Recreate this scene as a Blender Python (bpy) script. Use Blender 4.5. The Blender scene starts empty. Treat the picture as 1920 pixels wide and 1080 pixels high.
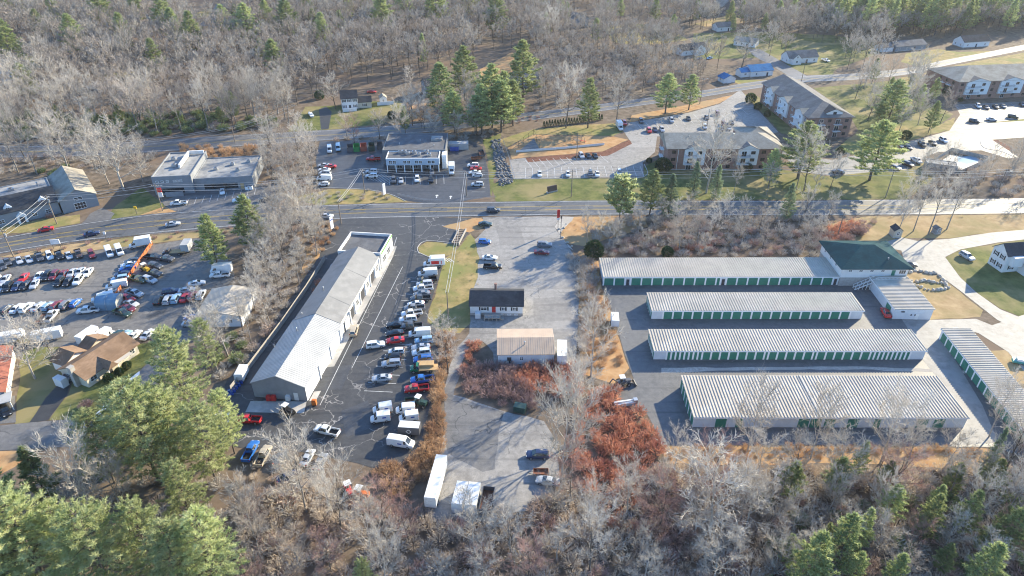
import bpy, math, random
import numpy as np
from mathutils import Vector, Matrix
from mathutils.geometry import tessellate_polygon

# ------------------------------------------------------------------ camera, sky, sun, exposure
S = bpy.context.scene
CAM_H, PITCH, FOC = 105.0, math.radians(32.5), 1280.0
cam = bpy.data.cameras.new('camera'); cam.sensor_width = 36.0; cam.lens = 36.0 * FOC / 1920.0
cam.clip_start = 1.0; cam.clip_end = 6000.0
camo = bpy.data.objects.new('camera', cam); S.collection.objects.link(camo)
camo.location = (0, 0, CAM_H); camo.rotation_euler = (math.pi / 2 - PITCH, 0, 0)
S.camera = camo
SUN_AZ, SUN_EL = math.radians(49.0), math.radians(21.0)      # azimuth clockwise from +Y
W = bpy.data.worlds.new('World'); S.world = W; W.use_nodes = True
nt = W.node_tree; bg = nt.nodes['Background']
sky = nt.nodes.new('ShaderNodeTexSky'); sky.sky_type = 'NISHITA'; sky.sun_disc = False
sky.sun_elevation = SUN_EL; sky.sun_rotation = SUN_AZ; sky.altitude = 100; sky.air_density = 1.0; sky.dust_density = 0.4; sky.ozone_density = 4.0
nt.links.new(sky.outputs[0], bg.inputs[0]); bg.inputs[1].default_value = 0.135
sl = bpy.data.lights.new('sun', 'SUN'); sl.energy = 5.0; sl.angle = math.radians(0.5); sl.color = (1.0, 0.805, 0.51)
so = bpy.data.objects.new('sun', sl); S.collection.objects.link(so)
sd = Vector((math.sin(SUN_AZ) * math.cos(SUN_EL), math.cos(SUN_AZ) * math.cos(SUN_EL), math.sin(SUN_EL)))
so.rotation_euler = sd.to_track_quat('Z', 'Y').to_euler(); so.location = sd * 900
S.view_settings.view_transform = 'Standard'; S.view_settings.look = 'None'; S.view_settings.exposure = 1.47; S.view_settings.gamma = 1.0
S.view_settings.use_white_balance = True; S.view_settings.white_balance_temperature = 5750; S.view_settings.white_balance_tint = 8
S.render.engine = 'CYCLES'
S.cycles.max_bounces = 5; S.cycles.diffuse_bounces = 2; S.cycles.glossy_bounces = 2; S.cycles.transmission_bounces = 3; S.cycles.transparent_max_bounces = 6
S.cycles.use_denoising = True; S.cycles.filter_width = 1.1
S.cycles.sample_clamp_indirect = 5.0
C = S.collection
R = random.Random(11)

# ------------------------------------------------------------------ photo pixel (1920 x 1080) -> point of the place
def G(px, py, z=0.0):
    u = (px - 960) / FOC; v = (py - 540) / FOC
    dx, dy, dz = u, math.cos(PITCH) - v * math.sin(PITCH), -math.sin(PITCH) - v * math.cos(PITCH)
    t = (z - CAM_H) / dz
    return Vector((dx * t, dy * t, z))
def PX(p):
    r = Vector(p) - Vector((0, 0, CAM_H))
    zc = r.y * math.cos(PITCH) - r.z * math.sin(PITCH); v = -r.y * math.sin(PITCH) - r.z * math.cos(PITCH)
    return 960 + FOC * r.x / zc, 540 + FOC * v / zc
def height_at(base, top_py):
    b = G(*base); lo, hi = 0.0, 60.0
    for _ in range(30):
        m = (lo + hi) / 2
        if PX((b.x, b.y, m))[1] > top_py: lo = m
        else: hi = m
    return lo
def heading(p, d):
    a = G(*p); b = G(p[0] + d[0], p[1] + d[1]); return math.atan2(b.y - a.y, b.x - a.x)

# ------------------------------------------------------------------ materials
MATS = {}
def nodes_of(name):
    m = bpy.data.materials.new(name); m.use_nodes = True; MATS[name] = m
    return m, m.node_tree.nodes, m.node_tree.links, m.node_tree.nodes['Principled BSDF']
def rgb(c): return (c[0], c[1], c[2], 1.0)
def mixc(N, L, fac, a, b, mode='MIX'):
    x = N.new('ShaderNodeMix'); x.data_type = 'RGBA'; x.blend_type = mode
    for sock, val in ((x.inputs[0], fac), (x.inputs[6], a), (x.inputs[7], b)):
        if hasattr(val, 'links') or isinstance(val, bpy.types.NodeSocket): L.new(val, sock)
        elif isinstance(val, (int, float)): sock.default_value = val
        else: sock.default_value = rgb(val)
    return x.outputs[2]
def noise(N, L, vec, scale, detail=3, rough=.55):
    n = N.new('ShaderNodeTexNoise'); n.inputs['Scale'].default_value = scale; n.inputs['Detail'].default_value = detail; n.inputs['Roughness'].default_value = rough
    L.new(vec, n.inputs['Vector']); return n.outputs[0]
def ramp(N, L, fac, lo, hi):
    r = N.new('ShaderNodeMapRange'); r.inputs[1].default_value = lo; r.inputs[2].default_value = hi; r.clamp = True
    L.new(fac, r.inputs[0]); return r.outputs[0]
def worldpos(N): return N.new('ShaderNodeNewGeometry').outputs['Position']
def objpos(N): return N.new('ShaderNodeTexCoord').outputs['Object']
def mat(name, c1, c2=None, scale=.5, rough=.8, spec=.3, metal=0.0, bump=0.0, rnd=0.0, detail=4, lo=.35, hi=.65, obj=False, coat=0.0, c3=None, scale3=.05):
    m, N, L, P = nodes_of(name)
    P.inputs['Roughness'].default_value = rough; P.inputs['Specular IOR Level'].default_value = spec; P.inputs['Metallic'].default_value = metal
    P.inputs['Coat Weight'].default_value = coat
    col = None
    if c2 is not None:
        pos = objpos(N) if obj else worldpos(N)
        n = noise(N, L, pos, scale, detail, .65)
        col = mixc(N, L, ramp(N, L, n, lo, hi), c1, c2)
        if c3 is not None:
            n3 = noise(N, L, pos, scale3, 5, .6); col = mixc(N, L, ramp(N, L, n3, .45, .62), col, c3)
        if bump:
            b = N.new('ShaderNodeBump'); b.inputs['Strength'].default_value = bump; b.inputs['Distance'].default_value = .15
            L.new(n, b.inputs['Height']); L.new(b.outputs[0], P.inputs['Normal'])
    if rnd:
        oi = N.new('ShaderNodeObjectInfo'); hv = N.new('ShaderNodeHueSaturation')
        if col is not None: L.new(col, hv.inputs['Color'])
        else: hv.inputs['Color'].default_value = rgb(c1)
        L.new(ramp2(N, L, oi.outputs['Random'], 1 - rnd, 1 + rnd), hv.inputs['Value']); col = hv.outputs[0]
    if col is not None: L.new(col, P.inputs['Base Color'])
    else: P.inputs['Base Color'].default_value = rgb(c1)
    return m
def ramp2(N, L, fac, a, b):
    r = N.new('ShaderNodeMapRange'); r.inputs[3].default_value = a; r.inputs[4].default_value = b; L.new(fac, r.inputs[0]); return r.outputs[0]
def asphalt(name, c1, c2, crack=None, cs=.11, cw=.012, rough=.6, big=.04, stain=None, spec=.4):
    m, N, L, P = nodes_of(name); pos = worldpos(N)
    a = noise(N, L, pos, big, 5, .6); b = noise(N, L, pos, .7, 4, .7); f = noise(N, L, pos, 5.0, 3, .7)
    col = mixc(N, L, ramp(N, L, a, .36, .66), c1, c2)
    col = mixc(N, L, ramp(N, L, b, .35, .8), col, tuple(x * 1.3 for x in c2))
    col = mixc(N, L, ramp(N, L, f, .5, .9), col, tuple(x * .55 for x in c1))
    # long wheel-track streaks
    mp = N.new('ShaderNodeMapping'); mp.inputs['Scale'].default_value = (.03, .5, 1); L.new(pos, mp.inputs['Vector'])
    st = noise(N, L, mp.outputs[0], 1.0, 3, .6); col = mixc(N, L, ramp(N, L, st, .55, .75), col, tuple(x * .8 for x in c1))
    if stain is not None:
        s = noise(N, L, pos, .13, 5, .7); col = mixc(N, L, ramp(N, L, s, .56, .7), col, stain)
    if crack is not None:
        wob = N.new('ShaderNodeVectorMath'); wob.operation = 'ADD'
        nw = N.new('ShaderNodeTexNoise'); nw.inputs['Scale'].default_value = .25; nw.inputs['Detail'].default_value = 4; L.new(pos, nw.inputs['Vector'])
        sc = N.new('ShaderNodeVectorMath'); sc.operation = 'SCALE'; sc.inputs[3].default_value = 5.0; L.new(nw.outputs['Color'], sc.inputs[0])
        L.new(pos, wob.inputs[0]); L.new(sc.outputs[0], wob.inputs[1])
        v = N.new('ShaderNodeTexVoronoi'); v.feature = 'DISTANCE_TO_EDGE'; v.inputs['Scale'].default_value = cs; L.new(wob.outputs[0], v.inputs['Vector'])
        k = ramp(N, L, v.outputs[0], cw, cw * .4)
        mk = ramp(N, L, noise(N, L, pos, .06, 2), .42, .55)
        mm = N.new('ShaderNodeMath'); mm.operation = 'MULTIPLY'; L.new(k, mm.inputs[0]); L.new(mk, mm.inputs[1])
        col = mixc(N, L, mm.outputs[0], col, crack)
    L.new(col, P.inputs['Base Color']); P.inputs['Roughness'].default_value = rough; P.inputs['Specular IOR Level'].default_value = spec
    bm = N.new('ShaderNodeBump'); bm.inputs['Strength'].default_value = .12; bm.inputs['Distance'].default_value = .05; L.new(f, bm.inputs['Height']); L.new(bm.outputs[0], P.inputs['Normal'])
    return m
def foliage(name, c1, c2, trans=.35, rnd=.25, scale=.6, c3=None):
    m, N, L, P = nodes_of(name)
    n = noise(N, L, objpos(N), scale, 3)
    col = mixc(N, L, ramp(N, L, n, .38, .62), c1, c2)
    if c3 is not None: col = mixc(N, L, ramp(N, L, noise(N, L, worldpos(N), .09, 3), .5, .62), col, c3)
    oi = N.new('ShaderNodeObjectInfo'); hv = N.new('ShaderNodeHueSaturation'); L.new(col, hv.inputs['Color'])
    L.new(ramp2(N, L, oi.outputs['Random'], 1 - rnd, 1 + rnd), hv.inputs['Value']); col = hv.outputs[0]
    L.new(col, P.inputs['Base Color']); P.inputs['Roughness'].default_value = .7; P.inputs['Specular IOR Level'].default_value = .2
    if trans:
        t = N.new('ShaderNodeBsdfTranslucent'); L.new(col, t.inputs[0]); ms = N.new('ShaderNodeMixShader'); ms.inputs[0].default_value = trans
        L.new(P.outputs[0], ms.inputs[1]); L.new(t.outputs[0], ms.inputs[2]); L.new(ms.outputs[0], N['Material Output'].inputs['Surface'])
    return m

# ground covers
mat('leaf_litter', (.085, .068, .05), (.215, .172, .128), .35, .95, .1, bump=.4, c3=(.17, .125, .09), scale3=.03)
mat('grass_green', (.075, .095, .030), (.17, .175, .06), .25, .95, .1, bump=.3, c3=(.25, .21, .10), scale3=.06)
mat('grass_dry', (.19, .165, .065), (.36, .27, .125), .3, .95, .1, bump=.4, c3=(.20, .20, .07), scale3=.07)
mat('grass_tan', (.30, .21, .11), (.42, .31, .17), .3, .95, .1, bump=.3, c3=(.24, .20, .09), scale3=.05)
mat('grass_orange', (.34, .19, .085), (.47, .30, .15), .35, .95, .1, bump=.3, c3=(.36, .25, .13), scale3=.06)
mat('mulch', (.11, .05, .035), (.2, .10, .07), .8, .95, .1, bump=.4)
mat('gravel', (.30, .28, .25), (.48, .45, .40), 1.5, .9, .2, bump=.4, c3=(.36, .33, .29), scale3=.1)
mat('snow', (.75, .77, .8), (.6, .62, .66), .8, .7, .3)
mat('water_blue', (.22, .34, .42), (.28, .40, .47), .2, .3, .3)
asphalt('asphalt_road', (.075, .075, .077), (.11, .108, .105), crack=(.04, .04, .04), cs=.09, rough=.52, stain=(.10, .10, .10))
asphalt('asphalt_back_road', (.085, .085, .09), (.14, .135, .13), rough=.55)
asphalt('asphalt_shop', (.042, .043, .046), (.07, .068, .066), crack=(.30, .28, .26), cs=.13, cw=.011, rough=.6)
asphalt('asphalt_storage', (.085, .086, .09), (.13, .128, .125), crack=(.14, .135, .13), cs=.07, cw=.008, rough=.55)
asphalt('asphalt_worn', (.17, .162, .152), (.28, .265, .245), crack=(.12, .115, .11), cs=.13, cw=.01, rough=.75, stain=(.17, .16, .15))
asphalt('asphalt_grey', (.105, .102, .10), (.17, .163, .155), crack=(.06, .06, .06), cs=.1, rough=.6, stain=(.09, .09, .088))
asphalt('asphalt_dealer', (.10, .097, .093), (.19, .175, .155), crack=(.05, .05, .05), cs=.16, rough=.65, stain=(.065, .063, .06))
asphalt('asphalt_worn_patch', (.15, .143, .134), (.225, .212, .197), rough=.75); asphalt('asphalt_patch', (.10, .098, .096), (.15, .146, .14), rough=.6); asphalt('asphalt_drive', (.03, .031, .034), (.045, .045, .046), rough=.6)
asphalt('asphalt_commercial', (.045, .047, .052), (.075, .075, .078), rough=.5, stain=(.035, .036, .04))
mat('concrete', (.36, .34, .31), (.52, .49, .45), .4, .6, .4, c3=(.30, .29, .27), scale3=.12)
mat('concrete_pale', (.22, .21, .195), (.32, .305, .28), .5, .7, .3, c3=(.30, .29, .27), scale3=.12)
mat('kerb', (.38, .37, .34), (.5, .48, .45), .6, .8, .3)
mat('paint_white', (.70, .70, .68), (.42, .42, .41), 1.2, .6, .4)
mat('paint_yellow', (.62, .42, .05), (.42, .30, .06), 1.2, .6, .4)
# building materials
def siding(name, c, dark=.8, pitch=.2, rough=.65):
    m, N, L, P = nodes_of(name); pos = objpos(N)
    w = N.new('ShaderNodeTexWave'); w.wave_type = 'BANDS'; w.bands_direction = 'Z'; w.wave_profile = 'SAW'; w.inputs['Scale'].default_value = .314 / pitch * 1.0
    L.new(pos, w.inputs['Vector']); n = noise(N, L, pos, .5, 3)
    col = mixc(N, L, ramp(N, L, n, .3, .7), c, tuple(x * .9 for x in c)); col = mixc(N, L, ramp(N, L, w.outputs[1], .8, 1.0), col, tuple(x * dark for x in c))
    L.new(col, P.inputs['Base Color']); P.inputs['Roughness'].default_value = rough
    b = N.new('ShaderNodeBump'); b.inputs['Strength'].default_value = .3; b.inputs['Distance'].default_value = .03; L.new(w.outputs[1], b.inputs['Height']); L.new(b.outputs[0], P.inputs['Normal'])
    return m
siding('siding_white', (.72, .72, .70)); siding('siding_blue', (.42, .50, .58)); siding('siding_grey', (.23, .25, .27)); siding('siding_cream', (.62, .56, .44)); siding('siding_dark', (.15, .16, .17))
def brick_mat():
    m, N, L, P = nodes_of('brick_red'); pos = objpos(N)
    n = noise(N, L, pos, 1.6, 4, .7); col = mixc(N, L, ramp(N, L, n, .3, .7), (.21, .12, .095), (.32, .2, .155))
    L.new(col, P.inputs['Base Color']); P.inputs['Roughness'].default_value = .9
brick_mat()
def shingle(name, a, b, c3=None):
    m, N, L, P = nodes_of(name); pos = objpos(N)
    mp = N.new('ShaderNodeMapping'); mp.inputs['Scale'].default_value = (.9, 3.0, 3.0); L.new(pos, mp.inputs['Vector'])
    v = N.new('ShaderNodeTexVoronoi'); v.inputs['Scale'].default_value = 1.6; L.new(mp.outputs[0], v.inputs['Vector'])
    col = mixc(N, L, v.outputs['Color'], a, b); n = noise(N, L, pos, .25, 5, .65)
    col = mixc(N, L, ramp(N, L, n, .4, .7), col, c3 or tuple(x * .75 for x in a))
    L.new(col, P.inputs['Base Color']); P.inputs['Roughness'].default_value = .9; P.inputs['Specular IOR Level'].default_value = .06
shingle('shingle_grey', (.16, .155, .15), (.24, .23, .22)); shingle('shingle_tan', (.30, .27, .22), (.40, .37, .31)); shingle('shingle_brown', (.20, .135, .09), (.28, .195, .135))
shingle('shingle_dark', (.05, .053, .06), (.08, .082, .088)); shingle('shingle_green', (.010, .050, .064), (.018, .072, .086)); shingle('shingle_red', (.25, .10, .07), (.36, .15, .11)); shingle('shingle_blue', (.05, .17, .34), (.09, .25, .45))
mat('metal_roof_white', (.60, .54, .45), (.52, .465, .39), .35, .75, .1, c3=(.49, .44, .365), scale3=.15, obj=True)
mat('metal_roof_tan', (.50, .385, .275), (.43, .325, .23), .3, .5, .5, obj=True)
mat('metal_roof_grey', (.42, .42, .41), (.34, .34, .335), .3, .6, .3, obj=True)
mat('metal_wall_white', (.64, .66, .68), (.56, .58, .60), .5, .55, .4, obj=True)
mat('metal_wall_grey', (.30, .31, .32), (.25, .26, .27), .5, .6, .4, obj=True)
mat('wall_white', (.74, .73, .70), (.64, .62, .58), .5, .8, .2, obj=True)
mat('wall_grey', (.20, .21, .225), (.25, .26, .275), .4, .8, .2, obj=True)
mat('wall_tan', (.55, .48, .36), (.48, .42, .32), .4, .8, .2, obj=True)
mat('stone_base', (.33, .31, .28), (.43, .41, .37), 1.2, .9, .2, obj=True)
mat('membrane_grey', (.25, .247, .238), (.205, .202, .196), .12, .85, .2, obj=True, c3=(.27, .265, .255), scale3=.3)
mat('membrane_dark', (.11, .115, .125), (.17, .17, .175), .25, .95, .1, obj=True, c3=(.11, .11, .115), scale3=.4)
mat('membrane_light', (.36, .355, .34), (.27, .268, .26), .25, .9, .1, obj=True, c3=(.22, .22, .22), scale3=.3)
mat('door_green', (.035, .17, .115), (.05, .20, .14), .5, .5, .4)
mat('door_red', (.42, .03, .03)); mat('door_white', (.7, .7, .68)); mat('door_dark', (.05, .05, .055))
mat('trim_white', (.78, .78, .76), rough=.6); mat('trim_green', (.10, .28, .05), rough=.5); mat('trim_blue', (.05, .09, .2), rough=.5); mat('trim_black', (.02, .02, .022), rough=.5)
mat('glass', (.02, .026, .033), rough=.08, spec=.8); mat('steel', (.45, .46, .47), rough=.4, metal=.7); mat('steel_dark', (.12, .12, .13), rough=.5, metal=.3)
mat('wood_pole', (.20, .16, .12), (.28, .23, .18), 2, .9, .1, obj=True); mat('wood_grey', (.30, .28, .25), (.38, .35, .31), 1.5, .9, .1, obj=True)
mat('wood_orange', (.50, .17, .06), (.42, .14, .06), 1.0, .85, .15, obj=True); mat('wood_fresh', (.52, .36, .18), (.42, .28, .14), 1.0, .8, .2, obj=True)
mat('rock', (.13, .13, .132), (.22, .22, .22), 1.0, .9, .2, rnd=.25); mat('rock_tan', (.34, .31, .26), (.48, .44, .38), .8, .9, .2, rnd=.2)
mat('wire', (.40, .40, .40), rough=.5); mat('insulator', (.6, .6, .6), rough=.3)
for k, c in dict(sign_white=(.75, .75, .75), sign_red=(.55, .03, .03), sign_yellow=(.75, .45, .02), sign_blue=(.03, .08, .35), sign_brown=(.12, .08, .06), bin_green=(.03, .25, .06), bin_rust=(.38, .10, .06),
                 bin_dark=(.03, .07, .06), bin_blue=(.03, .09, .42), drum_blue=(.03, .10, .45), tarp_blue=(.16, .26, .36), machine_yellow=(.6, .38, .03), machine_orange=(.6, .16, .03), rust=(.22, .09, .045), canvas=(.45, .43, .38), plastic_teal=(.1, .35, .33)).items():
    mat(k, c, tuple(x * .8 for x in c), .7, .55, .4, obj=True)
# vehicles
PAINT = dict(white=(.72, .72, .70), silver=(.46, .47, .48), grey=(.20, .205, .215), dark_grey=(.075, .078, .085), black=(.012, .012, .014), red=(.48, .02, .02), dark_red=(.18, .018, .022), blue=(.03, .13, .42), dark_blue=(.018, .03, .085),
             light_blue=(.28, .42, .55), green=(.02, .14, .06), dark_green=(.02, .045, .035), brown=(.08, .05, .035), tan=(.42, .36, .26), teal=(.06, .18, .2), maroon=(.14, .02, .03), yellow=(.6, .4, .04), olive=(.10, .11, .05))
for k, c in PAINT.items(): mat('paint_' + k if k not in ('white', 'yellow') else 'carpaint_' + k, c, rough=.35, spec=.5, coat=.6)
def paint(c): return MATS['carpaint_' + c if c in ('white', 'yellow') else 'paint_' + c]
mat('car_glass', (.012, .016, .02), rough=.06, spec=.9); mat('tyre', (.018, .018, .019), rough=.9); mat('rim', (.42, .42, .43), rough=.35, metal=.7)
mat('lamp_clear', (.7, .7, .68), rough=.15); mat('lamp_red', (.35, .01, .01), rough=.2); mat('bed_liner', (.025, .025, .027), rough=.9); mat('cargo_white', (.74, .74, .72), (.66, .66, .64), .4, .5, .4, obj=True); mat('cargo_grey', (.42, .42, .41), (.34, .34, .33), .4, .6, .4, obj=True)
# vegetation
foliage('bark_grey', (.20, .18, .158), (.29, .265, .235), 0, .2, .8); foliage('bark_dark', (.085, .073, .062), (.14, .12, .10), 0, .2, .8); foliage('bark_pale', (.34, .305, .26), (.44, .40, .35), 0, .12, .8)
foliage('twigs_grey', (.43, .385, .325), (.54, .495, .43), .15, .22, .2); foliage('twigs_brown', (.37, .31, .255), (.48, .42, .355), .15, .22, .2); foliage('twigs_pale', (.44, .39, .325), (.55, .50, .43), .15, .15, .2); foliage('twigs_red', (.34, .20, .165), (.42, .28, .235), .2, .2, .2)
foliage('pine_needles', (.37, .425, .18), (.57, .59, .315), .55, .2, .35); foliage('pine_mid', (.25, .305, .125), (.44, .475, .22), .5, .2, .35); foliage('pine_dark', (.22, .29, .13), (.42, .46, .21), .5, .3, .35); foliage('spruce_needles', (.18, .25, .15), (.32, .37, .21), .4, .2, .35); foliage('cedar_needles', (.03, .065, .03), (.065, .105, .042), .3, .2, .4)
foliage('brush_red', (.44, .185, .115), (.64, .345, .225), .3, .1, .9, c3=(.33, .14, .11)); foliage('brush_tan', (.50, .405, .30), (.62, .52, .40), .25, .1, .3, c3=(.33, .255, .20)); foliage('brush_grey', (.38, .345, .30), (.50, .46, .41), .15, .1, .3, c3=(.42, .33, .28)); foliage('brush_orange', (.48, .30, .16), (.62, .43, .26), .3, .1, .3, c3=(.36, .22, .13)); foliage('brush_green', (.14, .19, .085), (.26, .30, .14), .35, .1, .3); foliage('brush_mauve', (.27, .18, .16), (.40, .28, .25), .2, .1, .3)
foliage('straw', (.42, .33, .17), (.52, .42, .24), .25, .1, .3)
mat('creek_water', (.03, .04, .05), (.06, .07, .08), .5, .1, .6, bump=.3)
# ------------------------------------------------------------------ mesh helpers
class MB:
    def __init__(s): s.v, s.f = [], []
    def add(s, vs, fs):
        o = len(s.v); s.v += [tuple(v) for v in vs]; s.f += [tuple(i + o for i in f) for f in fs]; return s
    def box(s, x0, x1, y0, y1, z0, z1):
        return s.add([(x0, y0, z0), (x1, y0, z0), (x1, y1, z0), (x0, y1, z0), (x0, y0, z1), (x1, y0, z1), (x1, y1, z1), (x0, y1, z1)],
                     [(0, 3, 2, 1), (4, 5, 6, 7), (0, 1, 5, 4), (1, 2, 6, 5), (2, 3, 7, 6), (3, 0, 4, 7)])
    def prism(s, pts, d):          # planar polygon pushed along d
        d = Vector(d); n = len(pts); a = [Vector(p) for p in pts]; b = [p + d for p in a]
        return s.add(a + b, [tuple(range(n))[::-1], tuple(range(n, 2 * n))] + [(i, (i + 1) % n, n + (i + 1) % n, n + i) for i in range(n)])
    def tube(s, p0, p1, r0, r1=None, n=6, cap=True):
        r1 = r0 if r1 is None else r1; p0, p1 = Vector(p0), Vector(p1); d = (p1 - p0).normalized()
        a = d.orthogonal().normalized(); b = d.cross(a); vs = []
        for p, r in ((p0, r0), (p1, r1)):
            for i in range(n):
                t = 2 * math.pi * i / n; vs.append(p + a * (r * math.cos(t)) + b * (r * math.sin(t)))
        fs = [(i, (i + 1) % n, n + (i + 1) % n, n + i) for i in range(n)]
        if cap: fs += [tuple(range(n))[::-1], tuple(range(n, 2 * n))]
        return s.add(vs, fs)
    def bar(s, p0, p1, w, h):      # rectangular bar, h vertical
        p0, p1 = Vector(p0), Vector(p1); d = (p1 - p0).normalized(); a = d.cross(Vector((0, 0, 1)))
        a = a.normalized() * w / 2 if a.length > 1e-6 else Vector((w / 2, 0, 0)); b = a.cross(d).normalized() * h / 2
        q = [p0 - a - b, p0 + a - b, p0 + a + b, p0 - a + b]
        return s.prism(q, p1 - p0)
    def mesh(s, name, m=None):
        me = bpy.data.meshes.new(name); me.from_pydata(s.v, [], s.f); me.update()
        if m is not None: me.materials.append(MATS[m] if isinstance(m, str) else m)
        return me
    def build(s, name, m, parent=None, smooth=False):
        me = s.mesh(name, m)
        if smooth: me.polygons.foreach_set('use_smooth', [True] * len(me.polygons))
        return put(name, me, parent)
def put(name, me, parent=None, loc=None, rotz=None):
    o = bpy.data.objects.new(name, me); C.objects.link(o)
    if parent is not None: o.parent = parent
    if loc is not None: o.location = loc
    if rotz is not None: o.rotation_euler = (0, 0, rotz)
    return o
def tag(o, label=None, cat=None, group=None, kind=None):
    for k, v in (('label', label), ('category', cat), ('group', group), ('kind', kind)):
        if v: o[k] = v
    return o
def thing(name, label, cat, loc=(0, 0, 0), rotz=0.0, group=None):
    o = put(name, None, None, loc, rotz); o.empty_display_size = .2; return tag(o, label, cat, group)
def copy_tree(o, parent=None):
    c = o.copy(); C.objects.link(c); c.parent = parent
    for ch in o.children: copy_tree(ch, c)
    return c
ORD = ['first', 'second', 'third', 'fourth', 'fifth', 'sixth', 'seventh', 'eighth', 'ninth', 'tenth', 'eleventh', 'twelfth', 'thirteenth', 'fourteenth', 'fifteenth', 'sixteenth', 'seventeenth', 'eighteenth', 'nineteenth', 'twentieth'] + [f'{n}th' if n % 10 > 3 or n % 10 == 0 or 10 < n % 100 < 14 else f'{n}' + ['', 'st', 'nd', 'rd'][n % 10] for n in range(21, 250)]

def wig(pts, step, amp, seed):
    """world outline with uneven, softly wandering edges"""
    rr = random.Random(seed); out = []
    for i, a in enumerate(pts):
        b = pts[(i + 1) % len(pts)]; a, b = Vector(a), Vector(b); L = (b - a).length; n = max(1, min(40, int(L / step))); d = (b - a)
        nrm = Vector((-d.y, d.x, 0)).normalized() if d.length else Vector((0, 0, 0)); ph = rr.random() * 9
        for k in range(n):
            t = k / n; w = math.sin(t * L / step * 1.1 + ph) * .5 + rr.uniform(-1, 1) * .6
            out.append(a + d * t + nrm * (w * amp if k else 0))
    return out
def sheet(name, px, z, m, kind='structure', amp=0.0, step=2.5, parent=None, world=False):
    pts = [Vector(p) for p in px] if world else [G(*p) for p in px]
    pts = [Vector((p.x, p.y, 0)) for p in pts]
    if amp: pts = wig(pts, step, amp, hash(name) % 999 if False else len(name) * 7 + int(px[0][0]))
    tris = tessellate_polygon([pts]); me = bpy.data.meshes.new(name)
    me.from_pydata([(p.x, p.y, z) for p in pts], [], [tuple(t) for t in tris]); me.update()
    nz = np.empty(len(me.polygons) * 3); me.polygons.foreach_get('normal', nz)
    if nz[2] < 0: me.flip_normals()
    me.materials.append(MATS[m]); o = put(name, me, parent)
    if parent is None: o['kind'] = kind
    return o
def line_mark(parent, a, b, w, m, z, name='painted_line'):
    a, b = Vector((a[0], a[1], 0)), Vector((b[0], b[1], 0)); d = (b - a).normalized(); n = Vector((-d.y, d.x, 0)) * w / 2
    me = bpy.data.meshes.new(name); me.from_pydata([(p.x, p.y, z) for p in (a - n, b - n, b + n, a + n)], [], [(0, 1, 2, 3)]); me.materials.append(MATS[m])
    return put(name, me, parent)
def ribbon(name, pts, w, m, z, parent):
    """painted line following a bending road (world points)"""
    vs, fs = [], []
    for i, p in enumerate(pts):
        d = (pts[min(i + 1, len(pts) - 1)] - pts[max(i - 1, 0)]).normalized(); n = Vector((-d.y, d.x, 0)) * w / 2
        vs += [(p - n).x, (p - n).y, z], [(p + n).x, (p + n).y, z]
        if i: k = 2 * i; fs.append((k - 2, k, k + 1, k - 1))
    me = bpy.data.meshes.new(name); me.from_pydata(vs, [], fs); me.update(); me.materials.append(MATS[m]); return put(name, me, parent)
def catmull(pts, n=8):
    out = []
    for i in range(len(pts) - 1):
        p0, p1, p2, p3 = pts[max(i - 1, 0)], pts[i], pts[i + 1], pts[min(i + 2, len(pts) - 1)]
        for k in range(n):
            t = k / n; out.append(.5 * ((2 * p1) + (p2 - p0) * t + (2 * p0 - 5 * p1 + 4 * p2 - p3) * t * t + (3 * p1 - p0 - 3 * p2 + p3) * t ** 3))
    return out + [pts[-1]]
def kerb(name, px, label=None, h=.13, w=.2, m='kerb'):
    pts = catmull([G(*p) for p in px], 5); b = MB()
    for a, c in zip(pts[:-1], pts[1:]): b.bar((a.x, a.y, h / 2), (c.x, c.y, h / 2), w, h)
    o = b.build(name, m); o['kind'] = 'structure'; return o
def inside(p, poly):
    x, y = p; r = False; n = len(poly); j = n - 1
    for i in range(n):
        xi, yi = poly[i]; xj, yj = poly[j]
        if (yi > y) != (yj > y) and x < (xj - xi) * (y - yi) / (yj - yi) + xi: r = not r
        j = i
    return r
def scatter(px, dist, rr, n=None, keepout=()):
    w = [G(*p) for p in px]; w = [(p.x, p.y) for p in w]; x0, x1 = min(p[0] for p in w), max(p[0] for p in w); y0, y1 = min(p[1] for p in w), max(p[1] for p in w)
    area = (x1 - x0) * (y1 - y0); tries = int(area / dist ** 2 * 4) + 40; grid = {}; out = []
    for _ in range(tries):
        x, y = rr.uniform(x0, x1), rr.uniform(y0, y1)
        if not inside((x, y), w): continue
        q = PX((x, y, 0))
        if any(inside(q, k) for k in keepout): continue
        gx, gy = int(x // dist), int(y // dist)
        if any((a - x) ** 2 + (b - y) ** 2 < dist * dist for i in (-1, 0, 1) for j in (-1, 0, 1) for a, b in grid.get((gx + i, gy + j), ())): continue
        grid.setdefault((gx, gy), []).append((x, y)); out.append((x, y))
        if n and len(out) >= n: break
    return out

# ------------------------------------------------------------------ ground, roads, lots
g = MB(); s_ = 2600
bpy_ground = sheet('ground', [(-s_, -600, 0), (s_, -600, 0), (s_, 3000, 0), (-s_, 3000, 0)], 0.0, 'leaf_litter', world=True)
def road(name, top, bot, z, m):
    return sheet(name, top + bot[::-1], z, m)
def mid(top, bot, f):
    """world polyline at fraction f between the two edges of a road"""
    n = 40; xs = [top[0][0] + (top[-1][0] - top[0][0]) * i / n for i in range(n + 1)]
    def at(l, x):
        for (a, b), (c, d) in zip(l[:-1], l[1:]):
            if a <= x <= c: return b + (d - b) * (x - a) / (c - a)
        return l[-1][1]
    return [G(x, at(top, x) * (1 - f) + at(bot, x) * f) for x in xs]
MT = [(-260, 492), (0, 446), (60, 436), (120, 425), (200, 412), (300, 400), (440, 391), (600, 385), (760, 381), (960, 378), (1150, 376), (1440, 377), (1640, 375), (1920, 372), (2180, 369)]
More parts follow.
